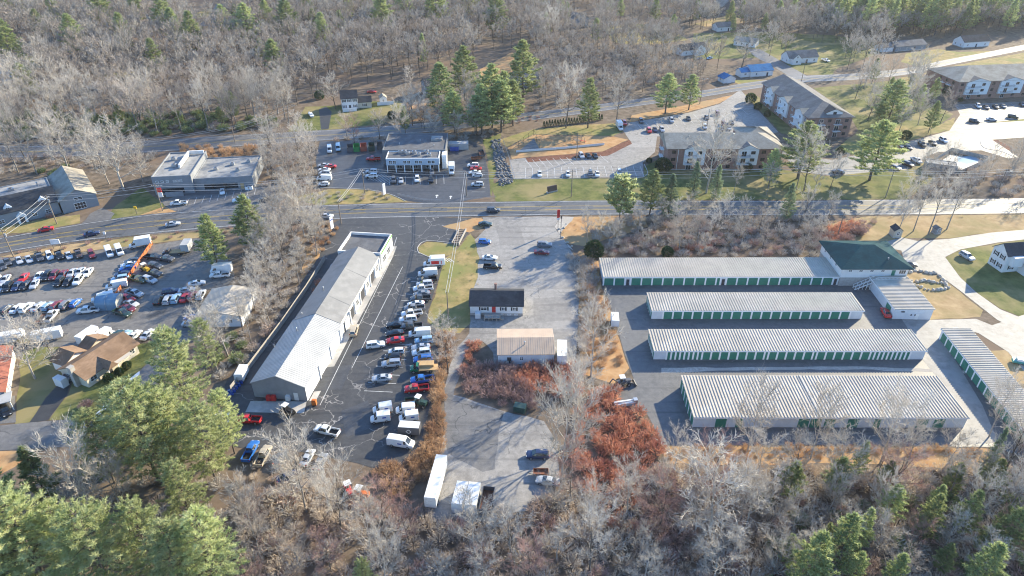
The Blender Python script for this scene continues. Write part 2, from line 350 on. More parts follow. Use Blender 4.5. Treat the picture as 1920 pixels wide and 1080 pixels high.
MBt = [(-260, 520), (0, 476), (60, 465), (120, 456), (200, 447), (300, 437), (440, 425), (600, 413), (760, 408), (960, 405), (1150, 403), (1440, 404), (1640, 403), (1920, 400), (2180, 397)]
def dense(l, n=6):
    w = catmull([Vector((a, b, 0)) for a, b in l], n); return [(p.x, p.y) for p in w]
MT, MBt = dense(MT), dense(MBt)
main_road = road('main_road', MT, MBt, .06, 'asphalt_road')
for f, m, w in ((.05, 'paint_white', .18), (.94, 'paint_white', .18), (.37, 'paint_yellow', .16), (.63, 'paint_yellow', .16)):
    ribbon('painted_line', mid(MT, MBt, f), w, m, .075, main_road)
for f in (.41, .59):
    pl = catmull(mid(MT, MBt, f), 4)
    for k in range(0, len(pl) - 3, 6): ribbon('painted_line', pl[k:k + 3], .14, 'paint_yellow', .075, main_road)
BT = [(-200, 275), (0, 274), (150, 271), (280, 264), (430, 254), (560, 247), (700, 238), (850, 226), (960, 214), (1080, 201), (1210, 184), (1330, 168), (1390, 157), (1500, 143), (1600, 138), (1700, 128), (1770, 113), (1850, 98), (1920, 84), (2050, 60)]
BB = [(-200, 297), (0, 296), (150, 293), (280, 286), (430, 276), (560, 267), (700, 257), (850, 243), (960, 230), (1080, 215), (1210, 197), (1330, 180), (1390, 170), (1500, 155), (1600, 150), (1700, 140), (1770, 124), (1850, 108), (1920, 94), (2050, 68)]
BT, BB = dense(BT), dense(BB)
back_road = road('back_road', BT, BB, .06, 'asphalt_back_road')
for f, m in ((.08, 'paint_white'), (.92, 'paint_white'), (.48, 'paint_yellow'), (.53, 'paint_yellow')): ribbon('painted_line', mid(BT, BB, f), .16, m, .075, back_road)
sheet('side_street', [(1400, 92), (1425, 92), (1470, 118), (1512, 142), (1540, 150), (1500, 156), (1455, 128), (1415, 106)], .05, 'asphalt_back_road')
sheet('hill_lane', [(372, 48), (395, 28), (405, 8), (418, 8), (414, 30), (410, 50)], .05, 'asphalt_drive')
sheet('residential_street', [(-120, 803), (0, 798), (60, 792), (170, 784), (215, 745), (242, 716), (270, 688), (297, 663), (318, 638), (345, 640), (318, 690), (270, 745), (225, 795), (170, 835), (0, 845), (-120, 850)], .045, 'asphalt_grey')
sheet('dealer_lot', [(-160, 520), (0, 483), (110, 479), (200, 467), (290, 458), (372, 447), (405, 455), (425, 475), (440, 520), (420, 540), (372, 545), (368, 610), (420, 620), (400, 640), (340, 640), (315, 655), (270, 630), (150, 650), (0, 652), (-160, 660)], .03, 'asphalt_dealer', amp=.4)
sheet('shop_lot', [(598, 432), (640, 411), (700, 409), (830, 407), (885, 410), (830, 425), (880, 436), (862, 458), (800, 452), (783, 462), (786, 476), (835, 487), (828, 505), (815, 545), (803, 580), (800, 605), (822, 618), (825, 690), (812, 745), (795, 800), (788, 848), (762, 870), (700, 878), (640, 862), (560, 846), (470, 842), (400, 830), (400, 770), (425, 715), (500, 620), (600, 480)], .035, 'asphalt_shop', amp=.25)
sheet('central_lot', [(905, 407), (1052, 406), (1040, 425), (1058, 450), (1078, 482), (1086, 560), (1082, 640), (1078, 690), (1040, 690), (930, 690), (925, 662), (905, 640), (880, 645), (862, 690), (848, 740), (870, 745), (940, 770), (1020, 790), (1045, 830), (1050, 905), (1000, 955), (880, 975), (800, 975), (800, 930), (825, 850), (832, 790), (833, 730), (842, 690), (858, 650), (880, 625), (882, 560), (896, 520), (898, 480), (890, 450), (910, 430)], .03, 'asphalt_worn', amp=.3)
sheet('lower_lot_patch', [(833, 730), (850, 700), (866, 690), (850, 742), (900, 760), (945, 772), (935, 810), (928, 880), (905, 885), (840, 850), (832, 800)], .036, 'asphalt_grey', amp=.2)
sheet('storage_lot', [(1128, 520), (1150, 590), (1170, 660), (1190, 715), (1165, 735), (1150, 760), (1165, 775), (1210, 770), (1228, 805), (1243, 836), (1500, 834), (1800, 838), (1862, 838), (1930, 860), (2000, 850), (1900, 730), (1800, 610), (1742, 605), (1690, 545), (1630, 510), (1560, 500)], .03, 'asphalt_storage')
sheet('storage_drive', [(1690, 598), (1742, 600), (1830, 598), (1860, 610), (1920, 590), (2010, 640), (2010, 740), (1940, 720), (1890, 660), (1835, 625), (1790, 612), (1760, 625), (1800, 690), (1842, 760), (1872, 830), (1790, 836), (1806, 806), (1812, 790), (1760, 712), (1725, 668), (1705, 620)], .038, 'concrete_pale')
sheet('entrance_drive', [(1640, 460), (1690, 445), (1720, 452), (1780, 448), (1860, 436), (1930, 430), (1930, 448), (1870, 455), (1800, 468), (1772, 482), (1800, 520), (1830, 548), (1875, 580), (1950, 610), (1920, 625), (1870, 600), (1800, 545), (1760, 515), (1700, 505), (1690, 470)], .04, 'concrete_pale')
sheet('shop_apron', [(580, 752), (592, 752), (738, 478), (744, 462), (732, 462), (708, 500)], .04, 'concrete')
sheet('shop_rear_pad', [(470, 752), (575, 753), (570, 775), (460, 773)], .041, 'concrete')
sheet('commercial_lot', [(592, 300), (600, 265), (720, 262), (880, 262), (905, 275), (915, 320), (920, 368), (880, 375), (860, 380), (800, 381), (760, 376), (730, 362), (680, 354), (600, 352)], .03, 'asphalt_commercial')
sheet('office_lot', [(300, 378), (380, 352), (480, 345), (525, 345), (540, 370), (500, 392), (440, 394), (345, 402), (318, 392)], .03, 'asphalt_grey')
sheet('office_driveway', [(150, 425), (170, 400), (190, 390), (215, 400), (205, 415)], .03, 'asphalt_grey', amp=.3)
sheet('apartment_lot', [(955, 300), (985, 296), (1130, 285), (1180, 262), (1168, 245), (1180, 230), (1290, 212), (1350, 195), (1388, 168), (1420, 205), (1460, 248), (1400, 255), (1232, 256), (1228, 285), (1205, 305), (1207, 331), (1100, 333), (960, 335)], .03, 'asphalt_worn')
sheet('apartment_drive', [(1455, 280), (1500, 292), (1560, 300), (1610, 290), (1680, 270), (1720, 262), (1780, 245), (1800, 215), (1790, 196), (1930, 190), (2050, 186), (2050, 215), (1930, 222), (1835, 232), (1930, 226), (2050, 222), (2050, 255), (1930, 257), (1860, 262), (1880, 275), (1910, 295), (1890, 297), (1840, 282), (1760, 285), (1740, 292), (1700, 318), (1640, 322), (1560, 330), (1500, 322)], .03, 'asphalt_grey')
sheet('house_driveway', [(598, 205), (612, 200), (622, 210), (616, 242), (602, 243)], .03, 'asphalt_drive')
sheet('hidden_house_drive', [(944, 140), (962, 140), (968, 200), (958, 222), (946, 222)], .03, 'asphalt_drive')
sheet('ranch_driveway', [(118, 713), (134, 706), (126, 740), (90, 788), (55, 793), (88, 745)], .035, 'asphalt_drive')
sheet('neighbour_driveway', [(-60, 745), (28, 742), (30, 792), (-60, 800)], .035, 'asphalt_grey')
# lawns and verges
LAWNS = [('lawn', [(1730, 138), (1770, 127), (1850, 111), (1930, 97), (2010, 88), (2010, 138), (1920, 142), (1790, 146)], 'grass_dry'), ('lawn', [(1300, 62), (1440, 60), (1480, 62), (1560, 66), (1640, 78), (1660, 95), (1600, 118), (1570, 128), (1480, 118), (1440, 108), (1300, 112)], 'grass_green'), ('lawn', [(1525, 165), (1720, 147), (1735, 190), (1788, 214), (1760, 236), (1690, 236), (1610, 246), (1592, 215)], 'grass_green'), ('lawn', [(826, 490), (848, 476), (866, 458), (882, 438), (895, 452), (903, 482), (900, 525), (886, 560), (884, 605), (862, 625), (828, 622), (802, 602), (806, 578), (818, 545)], 'grass_dry'),
 ('lawn', [(817, 421), (838, 412), (902, 409), (914, 416), (904, 428), (880, 436), (830, 430)], 'grass_orange'), ('lawn', [(784, 464), (800, 453), (858, 459), (850, 478), (810, 483), (787, 474)], 'grass_dry'),
 ('lawn', [(1048, 440), (1060, 425), (1076, 407), (1210, 404), (1215, 425), (1150, 445), (1100, 462), (1064, 456)], 'grass_orange'),
 ('lawn', [(1555, 420), (1620, 406), (1920, 402), (2100, 400), (2100, 430), (1930, 430), (1860, 436), (1780, 447), (1700, 446), (1640, 459), (1560, 462)], 'grass_tan'),
 ('lawn', [(1800, 469), (1870, 456), (1930, 449), (2050, 460), (2050, 640), (1950, 608), (1875, 578), (1830, 547), (1800, 519), (1773, 483)], 'grass_green'),
 ('lawn', [(1690, 530), (1700, 508), (1760, 517), (1800, 547), (1843, 582), (1838, 594), (1740, 600), (1720, 570)], 'grass_tan'),
 ('lawn', [(1848, 658), (1900, 655), (1960, 690), (1960, 760), (1910, 722), (1870, 685)], 'grass_tan'),
 ('lawn', [(930, 378), (920, 345), (960, 336), (1205, 333), (1209, 312), (1232, 300), (1250, 318), (1460, 318), (1500, 323), (1560, 331), (1640, 323), (1700, 319), (1740, 300), (1760, 330), (1700, 374), (1300, 375)], 'grass_green'),
 ('lawn', [(935, 262), (1000, 242), (1100, 234), (1165, 230), (1168, 246), (1150, 255), (1000, 252), (950, 276)], 'grass_dry'), ('lawn', [(952, 276), (1000, 253), (1150, 256), (1178, 262), (1130, 284), (985, 295), (960, 298)], 'grass_orange'),
 ('lawn', [(1185, 216), (1290, 196), (1385, 176), (1350, 193), (1290, 210), (1180, 229)], 'grass_orange'), ('lawn', [(1390, 176), (1420, 180), (1510, 240), (1520, 262), (1465, 250), (1424, 206)], 'grass_green'),
 ('lawn', [(540, 247), (560, 222), (572, 200), (640, 198), (700, 190), (750, 190), (765, 203), (720, 232), (620, 243)], 'grass_green'), ('lawn', [(715, 225), (780, 195), (830, 190), (800, 222), (740, 236)], 'grass_orange'),
 ('lawn', [(900, 130), (960, 98), (990, 110), (960, 135), (930, 160), (905, 165)], 'grass_orange'),
 ('lawn', [(28, 795), (32, 740), (42, 660), (120, 640), (145, 660), (133, 706), (116, 712), (86, 745), (55, 792)], 'grass_green'), ('lawn', [(92, 788), (128, 740), (136, 716), (200, 705), (262, 655), (300, 655), (270, 686), (240, 716), (213, 745), (172, 783)], 'grass_green'), ('lawn', [(250, 645), (312, 640), (296, 662), (262, 668)], 'grass_green'),
 ('lawn', [(-80, 850), (0, 846), (45, 845), (60, 862), (0, 890), (-80, 900)], 'grass_orange'),
 ('lawn', [(188, 420), (218, 385), (265, 352), (300, 376), (316, 392), (290, 402), (240, 410)], 'grass_green'), ('lawn', [(0, 440), (0, 425), (100, 408), (150, 402), (150, 418), (60, 435)], 'grass_dry'), ('lawn', [(260, 404), (305, 388), (345, 392), (340, 402), (280, 406)], 'grass_orange'),
 ('lawn', [(0, 482), (100, 462), (250, 444), (395, 432), (440, 428), (430, 440), (370, 446), (290, 456), (200, 466), (110, 478)], 'grass_tan'), ('lawn', [(540, 372), (620, 354), (690, 356), (740, 366), (765, 378), (600, 385)], 'grass_dry'),
 ('lawn', [(600, 435), (628, 425), (625, 445), (600, 500), (560, 540), (575, 470)], 'grass_orange'),
 ('lawn', [(1085, 470), (1122, 490), (1128, 540), (1150, 600), (1168, 660), (1180, 690), (1150, 720), (1090, 700), (1082, 600)], 'grass_orange'), ('lawn', [(1240, 838), (1500, 836), (1800, 840), (1860, 842), (1850, 880), (1600, 870), (1250, 870)], 'grass_orange'),
 ('lawn', [(1560, 330), (1640, 300), (1720, 290), (1730, 300), (1690, 322), (1600, 330)], 'grass_dry'), ('lawn', [(1560, 285), (1610, 245), (1690, 235), (1760, 235), (1790, 220), (1790, 240), (1690, 268), (1600, 288)], 'grass_dry'), ('lawn', [(1830, 230), (1900, 222), (2000, 216), (2000, 222), (1920, 228), (1840, 236)], 'grass_dry'), ('lawn', [(1780, 238), (1800, 240), (1810, 250), (1780, 258), (1768, 252)], 'grass_dry'), ('lawn', [(1838, 265), (1870, 262), (1900, 280), (1880, 284), (1845, 276)], 'mulch'),
 ('lawn', [(1700, 100), (1760, 92), (1800, 98), (1850, 95), (1880, 98), (1800, 112), (1720, 125), (1690, 116)], 'grass_dry'), ('lawn', [(1440, 123), (1480, 118), (1570, 128), (1560, 140), (1512, 140)], 'grass_green'), ('lawn', [(1690, 145), (1730, 140), (1725, 160), (1680, 170)], 'grass_dry'),
 ('lawn', [(1130, 50), (1200, 45), (1270, 62), (1290, 75), (1210, 85), (1150, 80)], 'grass_dry'), ('lawn', [(1300, 45), (1370, 28), (1400, 40), (1350, 55)], 'grass_tan'), ('lawn', [(1370, 150), (1440, 150), (1480, 148), (1440, 158), (1400, 165)], 'grass_dry'), ('lawn', [(30, 105), (65, 98), (75, 130), (40, 142)], 'grass_green'), ('lawn', [(365, 25), (395, 16), (400, 28), (372, 35)], 'grass_dry'), ('lawn', [(180, 140), (250, 134), (262, 142), (190, 148)], 'grass_dry'), ('lawn', [(905, 262), (940, 250), (925, 345), (920, 368), (915, 300)], 'grass_green')]
LAWNS = LAWNS[3:] + LAWNS[:3]
for i, (n, p, m) in enumerate(LAWNS): sheet(n, p, .012 + .0005 * (i % 12), m, amp=.35)
sheet('gravel_shoulder', [(1040, 425), (1052, 406), (1076, 407), (1058, 428), (1048, 442), (1075, 470), (1060, 455)], .045, 'gravel', amp=.5)
sheet('gravel_strip', [(1240, 690), (1600, 687), (1810, 695), (1820, 700), (1600, 693), (1400, 694), (1240, 700)], .036, 'gravel', amp=.25)
sheet('mulch_bed', [(985, 296), (1130, 284), (1180, 262), (1185, 270), (1140, 292), (990, 304)], .034, 'mulch', amp=.3)
sheet('snow_strip', [(174, 782), (200, 755), (222, 730), (236, 720), (236, 728), (222, 745), (205, 762), (186, 782)], .06, 'snow', amp=.35, step=1)
sheet('snow_strip', [(241, 712), (256, 700), (262, 696), (262, 702), (248, 716)], .06, 'snow', amp=.3, step=1)
kerb('kerb', [(786, 476), (783, 464), (800, 452), (850, 456)]); kerb('kerb', [(835, 487), (810, 484), (786, 474)]); kerb('kerb', [(600, 352), (680, 355), (730, 364), (760, 377)]); kerb('kerb', [(960, 336), (1100, 334), (1206, 332), (1208, 308)])
kerb('kerb', [(1830, 231), (1900, 222), (2000, 216)]); kerb('kerb', [(1838, 264), (1845, 277), (1880, 285), (1905, 296)])
sheet('creek', [(1122, 925), (1140, 920), (1165, 945), (1190, 965), (1210, 1000), (1225, 1060), (1205, 1060), (1188, 1005), (1170, 975), (1145, 955)], .02, 'creek_water', amp=.5)
for q in ([(895, 391), (925, 391), (924, 397), (893, 397)], [(945, 383), (1003, 382), (1004, 389), (944, 390)], [(1010, 389), (1050, 388), (1052, 397), (1012, 398)], [(700, 385), (790, 383), (792, 389), (700, 391)], [(330, 404), (420, 398), (421, 405), (331, 412)]): sheet('road_patch', q, .068, 'asphalt_patch', parent=main_road)
for q in ([(1000, 560), (1070, 556), (1072, 600), (1002, 606)], [(990, 620), (1075, 616), (1074, 650), (1045, 652)], [(930, 428), (975, 425), (985, 458), (938, 460)]): sheet('lot_patch', q, .036, 'asphalt_worn_patch', parent=bpy.data.objects['central_lot'], amp=.2)
for q in ([(640, 520), (690, 516), (670, 560), (620, 566)], [(600, 690), (660, 684), (640, 730), (585, 735)], [(690, 750), (700, 800), (650, 820), (640, 770)]): sheet('lot_patch', q, .041, 'asphalt_commercial', parent=bpy.data.objects['shop_lot'], amp=.2)
# ------------------------------------------------------------------ buildings
WCACHE = {}
class Bld:
    def __init__(s, name, label, cat, pL, pR, group=None):
        L, Rr = (Vector((p[0], p[1], 0)) if len(p) == 3 else G(*p) for p in (pL, pR))
        d = Rr - L; s.W = d.length; s.rot = math.atan2(d.y, d.x); s.o = L
        s.root = thing(name, label, cat, L, s.rot, group); s.inv = Matrix.Rotation(-s.rot, 3, 'Z')
    def loc(s, px, py, z=0): return s.inv @ (G(px, py, z) - Vector((s.o.x, s.o.y, 0)))
    def box(s, n, x0, x1, y0, y1, z0, z1, m, parent=None): return MB().box(x0, x1, y0, y1, z0, z1).build(n, m, parent or s.root)
    def gable(s, x0, x1, y0, y1, h, rise, wall, roof, axis='x', ov=.4, z0=0.0, ribs=0, t=.16, wallname='wall'):
        w = MB(); r = MB()
        if axis == 'x':
            ym = (y0 + y1) / 2; sl = rise / (ym - y0)
            w.prism([(x0, y0, z0), (x0, y1, z0), (x0, y1, h), (x0, ym, h + rise), (x0, y0, h)], (x1 - x0, 0, 0))
            for ya, yb in ((y0 - ov, ym), (y1 + ov, ym)):
                za = h - ov * sl + .02; zb = h + rise + .02
                r.prism([(x0 - ov, ya, za), (x0 - ov, yb, zb), (x0 - ov, yb, zb + t), (x0 - ov, ya, za + t)], (x1 - x0 + 2 * ov, 0, 0))
                if ribs:
                    k = x0 - ov + .1
                    while k < x1 + ov - .1: r.prism([(k, ya, za + t), (k, yb, zb + t), (k, yb, zb + t + .035), (k, ya, za + t + .035)], (.06, 0, 0)); k += ribs
        else:
            xm = (x0 + x1) / 2; sl = rise / (xm - x0)
            w.prism([(x0, y0, z0), (x0, y0, h), (xm, y0, h + rise), (x1, y0, h), (x1, y0, z0)], (0, y1 - y0, 0))
            for xa, xb in ((x0 - ov, xm), (x1 + ov, xm)):
                za = h - ov * sl + .02; zb = h + rise + .02
                r.prism([(xa, y0 - ov, za), (xb, y0 - ov, zb), (xb, y0 - ov, zb + t), (xa, y0 - ov, za + t)], (0, y1 - y0 + 2 * ov, 0))
        a = w.build(wallname, wall, s.root); b = r.build('roof', roof, s.root); return a, b
    def hip(s, x0, x1, y0, y1, h, rise, wall, roof, ov=.5, z0=0.0, gl=False, gr=False, axis='x'):
        a = s.box('wall', x0, x1, y0, y1, z0, h, wall); X0, X1, Y0, Y1 = x0 - ov, x1 + ov, y0 - ov, y1 + ov
        if axis == 'x':
            q = (Y1 - Y0) / 2; ra, rb = ((X0 if gl else X0 + q), (Y0 + Y1) / 2), ((X1 if gr else X1 - q), (Y0 + Y1) / 2)
        else:
            q = (X1 - X0) / 2; ra, rb = ((X0 + X1) / 2, (Y0 if gl else Y0 + q)), ((X0 + X1) / 2, (Y1 if gr else Y1 - q))
        z = h + .01; t = .15; v = [(X0, Y0, z), (X1, Y0, z), (X1, Y1, z), (X0, Y1, z), (X0, Y0, z + t), (X1, Y0, z + t), (X1, Y1, z + t), (X0, Y1, z + t), (*ra, z + t + rise), (*rb, z + t + rise)]
        base = [(3, 2, 1, 0), (0, 1, 5, 4), (1, 2, 6, 5), (2, 3, 7, 6), (3, 0, 4, 7)]
        top = [(4, 5, 9, 8), (5, 6, 9), (6, 7, 8, 9), (7, 4, 8)] if axis == 'x' else [(4, 5, 8), (5, 6, 9, 8), (6, 7, 9), (7, 4, 8, 9)]
        b = MB().add(v, base + top).build('roof', roof, s.root); return a, b
    def flat(s, x0, x1, y0, y1, h, wall, deck, par=.5, pw=.3, z0=0.0, cap=None):
        a = s.box('wall', x0, x1, y0, y1, z0, h, wall); d = s.box('roof', x0 + pw, x1 - pw, y0 + pw, y1 - pw, h, h + .06, deck)
        p = MB().box(x0 - .03, x1 + .03, y0 - .03, y0 + pw, h + .004, h + par).box(x0 - .03, x1 + .03, y1 - pw, y1 + .03, h + .004, h + par).box(x0 - .03, x0 + pw, y0 + pw + .003, y1 - pw - .003, h + .004, h + par - .003).box(x1 - pw, x1 + .03, y0 + pw + .003, y1 - pw - .003, h + .004, h + par - .003)
        p.build('parapet', cap or wall, s.root); return a, d
    def mono(s, x0, x1, y0, y1, hf, hb, wall, roof, ov=.25, pitch=.7, rib=.13):
        w = MB().prism([(x0, y0, 0), (x0, y1, 0), (x0, y1, hb), (x0, y0, hf)], (x1 - x0, 0, 0)); w.build('wall', wall, s.root)
        sl = (hb - hf) / (y1 - y0); ya, yb = y0 - ov, y1 + ov; za, zb = hf - ov * sl + .02, hb + ov * sl + .02; t = .1
        r = MB().prism([(x0 - ov, ya, za), (x0 - ov, yb, zb), (x0 - ov, yb, zb + t), (x0 - ov, ya, za + t)], (x1 - x0 + 2 * ov, 0, 0)); k = x0 - ov + .05
        while k < x1 + ov - .1: r.prism([(k, ya, za + t), (k, yb, zb + t), (k, yb, zb + t + .13), (k, ya, za + t + .13)], (rib, 0, 0)); k += pitch
        return r.build('roof', roof, s.root)
    FACE = {'front': (0, lambda u, d: (u, -d)), 'right': (math.pi / 2, lambda u, d: (d, u)), 'left': (-math.pi / 2, lambda u, d: (-d, u)), 'back': (math.pi, lambda u, d: (u, d))}
    def place(s, n, me, face, u, z, off, parent=None):
        r, f = s.FACE[face]; x, y = f(u, 0)
        if face == 'front': y = off
        elif face == 'back': y = off
        else: x = off
        return put(n, me, parent or s.root, (x, y, z), r)
    def win(s, face, u, z, w=1.0, h=1.3, off=0.0, frame='trim_white', grid=1, sill=False, shutters=None):
        key = ('w', w, h, frame, grid)
        if key not in WCACHE:
            f = MB(); b = .1
            f.box(-w / 2, w / 2, -.07, .02, 0, b).box(-w / 2, w / 2, -.07, .02, h - b, h).box(-w / 2, -w / 2 + b, -.068, .02, b, h - b).box(w / 2 - b, w / 2, -.068, .02, b, h - b)
            for k in range(1, grid + 1): x = -w / 2 + w * k / (grid + 1); f.box(x - .035, x + .035, -.065, .02, b, h - b)
            f.box(-w / 2 + b, w / 2 - b, -.062, .02, h / 2 - .03, h / 2 + .03)
            WCACHE[key] = (f.mesh('window', frame), MB().box(-w / 2 + b, w / 2 - b, -.03, .02, b, h - b).mesh('pane', 'glass'))
        o = s.place('window', WCACHE[key][0], face, u, z, off); put('pane', WCACHE[key][1], o)
        if shutters:
            k2 = ('s', h, shutters)
            if k2 not in WCACHE: WCACHE[k2] = MB().box(-.2, .2, -.05, .01, 0, h).mesh('shutter', shutters)
            for q in (-1, 1): put('shutter', WCACHE[k2], o, (q * (w / 2 + .25), 0, 0))
        return o
    def door(s, face, u, w=1.0, h=2.1, m='door_dark', off=0.0, z=0.0):
        key = ('d', w, h, m)
        if key not in WCACHE:
            WCACHE[key] = (MB().box(-w / 2, w / 2, -.05, .02, 0, h).box(-w / 2 + .12, w / 2 - .12, -.065, -.05, h * .55, h * .92).box(-w / 2 + .12, w / 2 - .12, -.065, -.05, h * .08, h * .45).mesh('door', m), MB().box(w / 2 - .16, w / 2 - .08, -.12, -.05, h * .45, h * .5).mesh('handle', 'steel'))
        o = s.place('door', WCACHE[key][0], face, u, z, off); put('handle', WCACHE[key][1], o); return o
    def rollup(s, face, u, w, h, m='door_green', off=0.0, z=0.02):
        key = ('r', round(w, 2), round(h, 2), m)
        if key not in WCACHE:
            b = MB(); n = 6
            for k in range(n): b.box(-w / 2, w / 2, -.03 - .012 * (k % 2), .02, h * k / n, h * (k + 1) / n - .012)
            WCACHE[key] = b.mesh('roll_up_door', m)
        return s.place('roll_up_door', WCACHE[key], face, u, z, off)
    def chimney(s, x, y, z0, z1, w=.8, m='brick_red', parent=None):
        o = MB().box(x - w / 2, x + w / 2, y - w / 2, y + w / 2, z0, z1).box(x - w / 2 - .06, x + w / 2 + .06, y - w / 2 - .06, y + w / 2 + .06, z1 - .25, z1 + .003).build('chimney', m, parent or s.root); return o
    def vent(s, x, y, z, h=.6, r=.14, m='steel'):
        return MB().tube((x, y, z - .3), (x, y, z + h), r, n=6).tube((x, y, z + h), (x, y, z + h + .12), r * 1.8, r * .6, n=6).build('roof_vent', m, s.root)
    def unit(s, x, y, z, a=1.6, b=1.3, h=1.1, m='steel'):
        o = MB().box(x - a / 2, x + a / 2, y - b / 2, y + b / 2, z, z + h).build('rooftop_unit', m, s.root)
        MB().tube((x, y, z + h), (x, y, z + h + .14), min(a, b) * .36, n=10).build('fan_cover', 'steel_dark', o); return o

# --- storage rows
def storage(label, pL, pR, back, hf, hb, doors, endL=0, endR=0, end_faces=(), roof='metal_roof_white', name='storage_building'):
    b = Bld(name, label, 'storage building', pL, pR, 'self storage buildings')
    D = abs(b.loc(back[0], back[1], hb).y) - .25
    b.mono(0, b.W, 0, D, hf, hb, 'metal_wall_white', roof)
    b.box('fascia', -.26, b.W + .26, -.33, -.26, hf - .18, hf + .06, 'trim_white')
    if doors:
        dh = hf - .45; tot = sum(abs(d) for d in doors); x = endL; k = (b.W - endL - endR) / tot
        pil = {}
        for i, d in enumerate(doors):
            w = abs(d) * k; gap = .42
            if d > 0: b.rollup('front', x + w / 2, round(w - gap, 2), dh, off=-.01)
            elif d < 0:
                b.door('front', x + w / 2, min(.95, w * .5), 2.0, 'door_dark', off=-.01)
            key = round(gap, 2)
            if key not in pil: pil[key] = MB().box(-gap / 2, gap / 2, -.1, .02, 0, hf - .16).mesh('pilaster', 'trim_white')
            put('pilaster', pil[key], b.root, (x, 0, 0)); x += w
        put('pilaster', pil[key], b.root, (x, 0, 0))
    for face, n in end_faces:
        off = 0 if face == 'left' else b.W; sg = -1 if face == 'left' else 1
        for i in range(n):
            w = D / n; b.rollup(face, w * (i + .5), round(w - .5, 2), min(hf, hb) - .5, off=off + sg * .01)
            if i: MB().box(off - .1, off + .1, w * i - .2, w * i + .2, 0, hf - .16).build('pilaster', 'trim_white', b.root)
    return b, D
st1, D1 = storage('longest low storage row with white ribbed roof, backing onto the brushy slope', (1131, 535), (1569, 534), (1123, 484), 2.8, 3.05, [1, 1, -.55] + [1] * 8 + [.4, -.55] + [1] * 10 + [-.5], end_faces=())
st2, D2 = storage('shortest of the four parallel storage rows, its two ends blank', (1221, 598), (1614, 598), (1213.7, 549), 2.7, 2.95, [1] * 19, 3.0, 3.3, [('left', 5)])
st3, D3 = storage('storage row with narrow doors at both ends, third row from the slope', (1225, 674), (1730, 674), (1216, 618), 2.7, 2.95, [.5] * 8 + [1] * 7 + [.45] + [1] * 5 + [.45] + [1] * 6 + [.5] * 9, 3.1, 3.6, [('left', 6)])
st4, D4 = storage('widest storage building, deep ribbed roof and white front with few doors', (1298, 801), (1806, 802), (1277, 704.5), 3.0, 3.3, None, 0, 0, [('left', 6)])
for px in (1349, 1383, 1503, 1525, 1552, 1595, 1640, 1724, 1755):
    b = st4; u = b.loc(px, 800).x; b.rollup('front', u, 2.3 if px not in (1383, 1640) else 1.4, 2.45, off=-.01)
mx = st4.loc(1540, 787, 3).x; MB().prism([(mx, -.3, 3.14), (mx, D4 + .25, 3.44), (mx, D4 + .25, 3.62), (mx, -.3, 3.32)], (.3, 0, 0)).build('expansion_joint', 'metal_roof_grey', st4.root)
st5, D5 = storage('storage row running diagonally toward the right edge, doors on its west side', (1760, 634), (1921, 838), (1821, 618), 2.8, 3.0, [1] * 14, .6, .5)
an = Bld('storage_annex', 'pale storage annex with ribbed roof below the green roofed office', 'storage building', (1626, 536), (1672, 598), 'self storage buildings')
Da = (G(1741, 597) - G(1672, 598)).length; an.mono(0, an.W, 0, Da, 3.2, 3.4, 'metal_wall_white', 'metal_roof_white'); an.box('fascia', -.26, an.W + .26, -.33, -.26, 3.0, 3.26, 'trim_white')
an.door('right', Da * .62, 1.0, 2.0, 'door_white', off=an.W + .01); an.rollup('front', an.W - 3.2, 2.6, 2.4, 'door_green', off=-.01); MB().box(an.W - .02, an.W + .25, Da * .18, Da * .26, 2.3, 2.6).build('wall_lamp', 'steel_dark', an.root)
for u in (.45, .55): MB().box(an.W - .02, an.W + .1, Da * u, Da * u + .3, 1.2, 1.7).build('meter_box', 'steel_dark', an.root)
of = Bld('storage_office', 'two storey storage office with dark green hip roof and outside stair', 'office', (1571, 536), (1692, 536))
Do = 15.0; of.box('lower_storey', 0, of.W, 0, Do, 0, 2.9, 'stone_base'); of.hip(-.1, of.W + .1, -.1, Do, 6.0, 3.3, 'siding_white', 'shingle_green', ov=.9, z0=2.9)
for x in (2.2, 5.2, 8.3, 11.4): of.win('front', x, 4.75, 1.1, .75, off=-.1)
of.win('front', of.W - 1.5, 4.1, 2.0, 1.3, off=-.1, grid=2); of.door('front', of.W - 4.0, 1.0, 2.1, 'door_green', off=-.1, z=3.2)
for y in (4, 8, 12): of.win('right', y, 4.2, 1.2, 1.2, off=of.W + .1); of.win('left', y, 4.3, 1.0, 1.0, off=-.1)
of.vent(of.W * .72, 2.4, 7.3)
x0, x1 = of.W * .5, of.W * .93; of.box('balcony_deck', x0, x1, -2.2, -.12, 2.95, 3.1, 'wood_grey')
for k in range(4):
    x = x0 + .1 + (x1 - x0 - .2) * k / 3; of.box('deck_post', x - .08, x + .08, -2.15, -2.0, 0, 2.95, 'trim_white')
for z in (3.55, 4.05): of.box('railing', x0, x1, -2.2, -2.12, z, z + .08, 'trim_white')
for k in range(22): x = x0 + (x1 - x0) * k / 21; of.box('baluster', x - .03, x + .03, -2.18, -2.13, 3.1, 4.05, 'trim_white')
for k in range(15):
    x = x0 - .36 * (k + 1); z = 2.95 - .195 * (k + 1); of.box('stair_tread', x, x + .34, -2.15, -.9, z, z + .07, 'wood_grey')
for y in (-2.2, -.88):
    MB().bar((x0, y, 2.95), (x0 - 5.5, y, .0), .08, .26).build('stair_stringer', 'trim_white', of.root); MB().bar((x0, y, 4.0), (x0 - 5.5, y, 1.05), .07, .1).build('handrail', 'trim_white', of.root)
    for k in range(6): x = x0 - 1.0 * k - .3; z = 2.95 - (x0 - x) * .536; of.box('stair_post', x - .05, x + .05, y - .05, y + .05, max(0, z - 2.4), z + 1.05, 'trim_white')

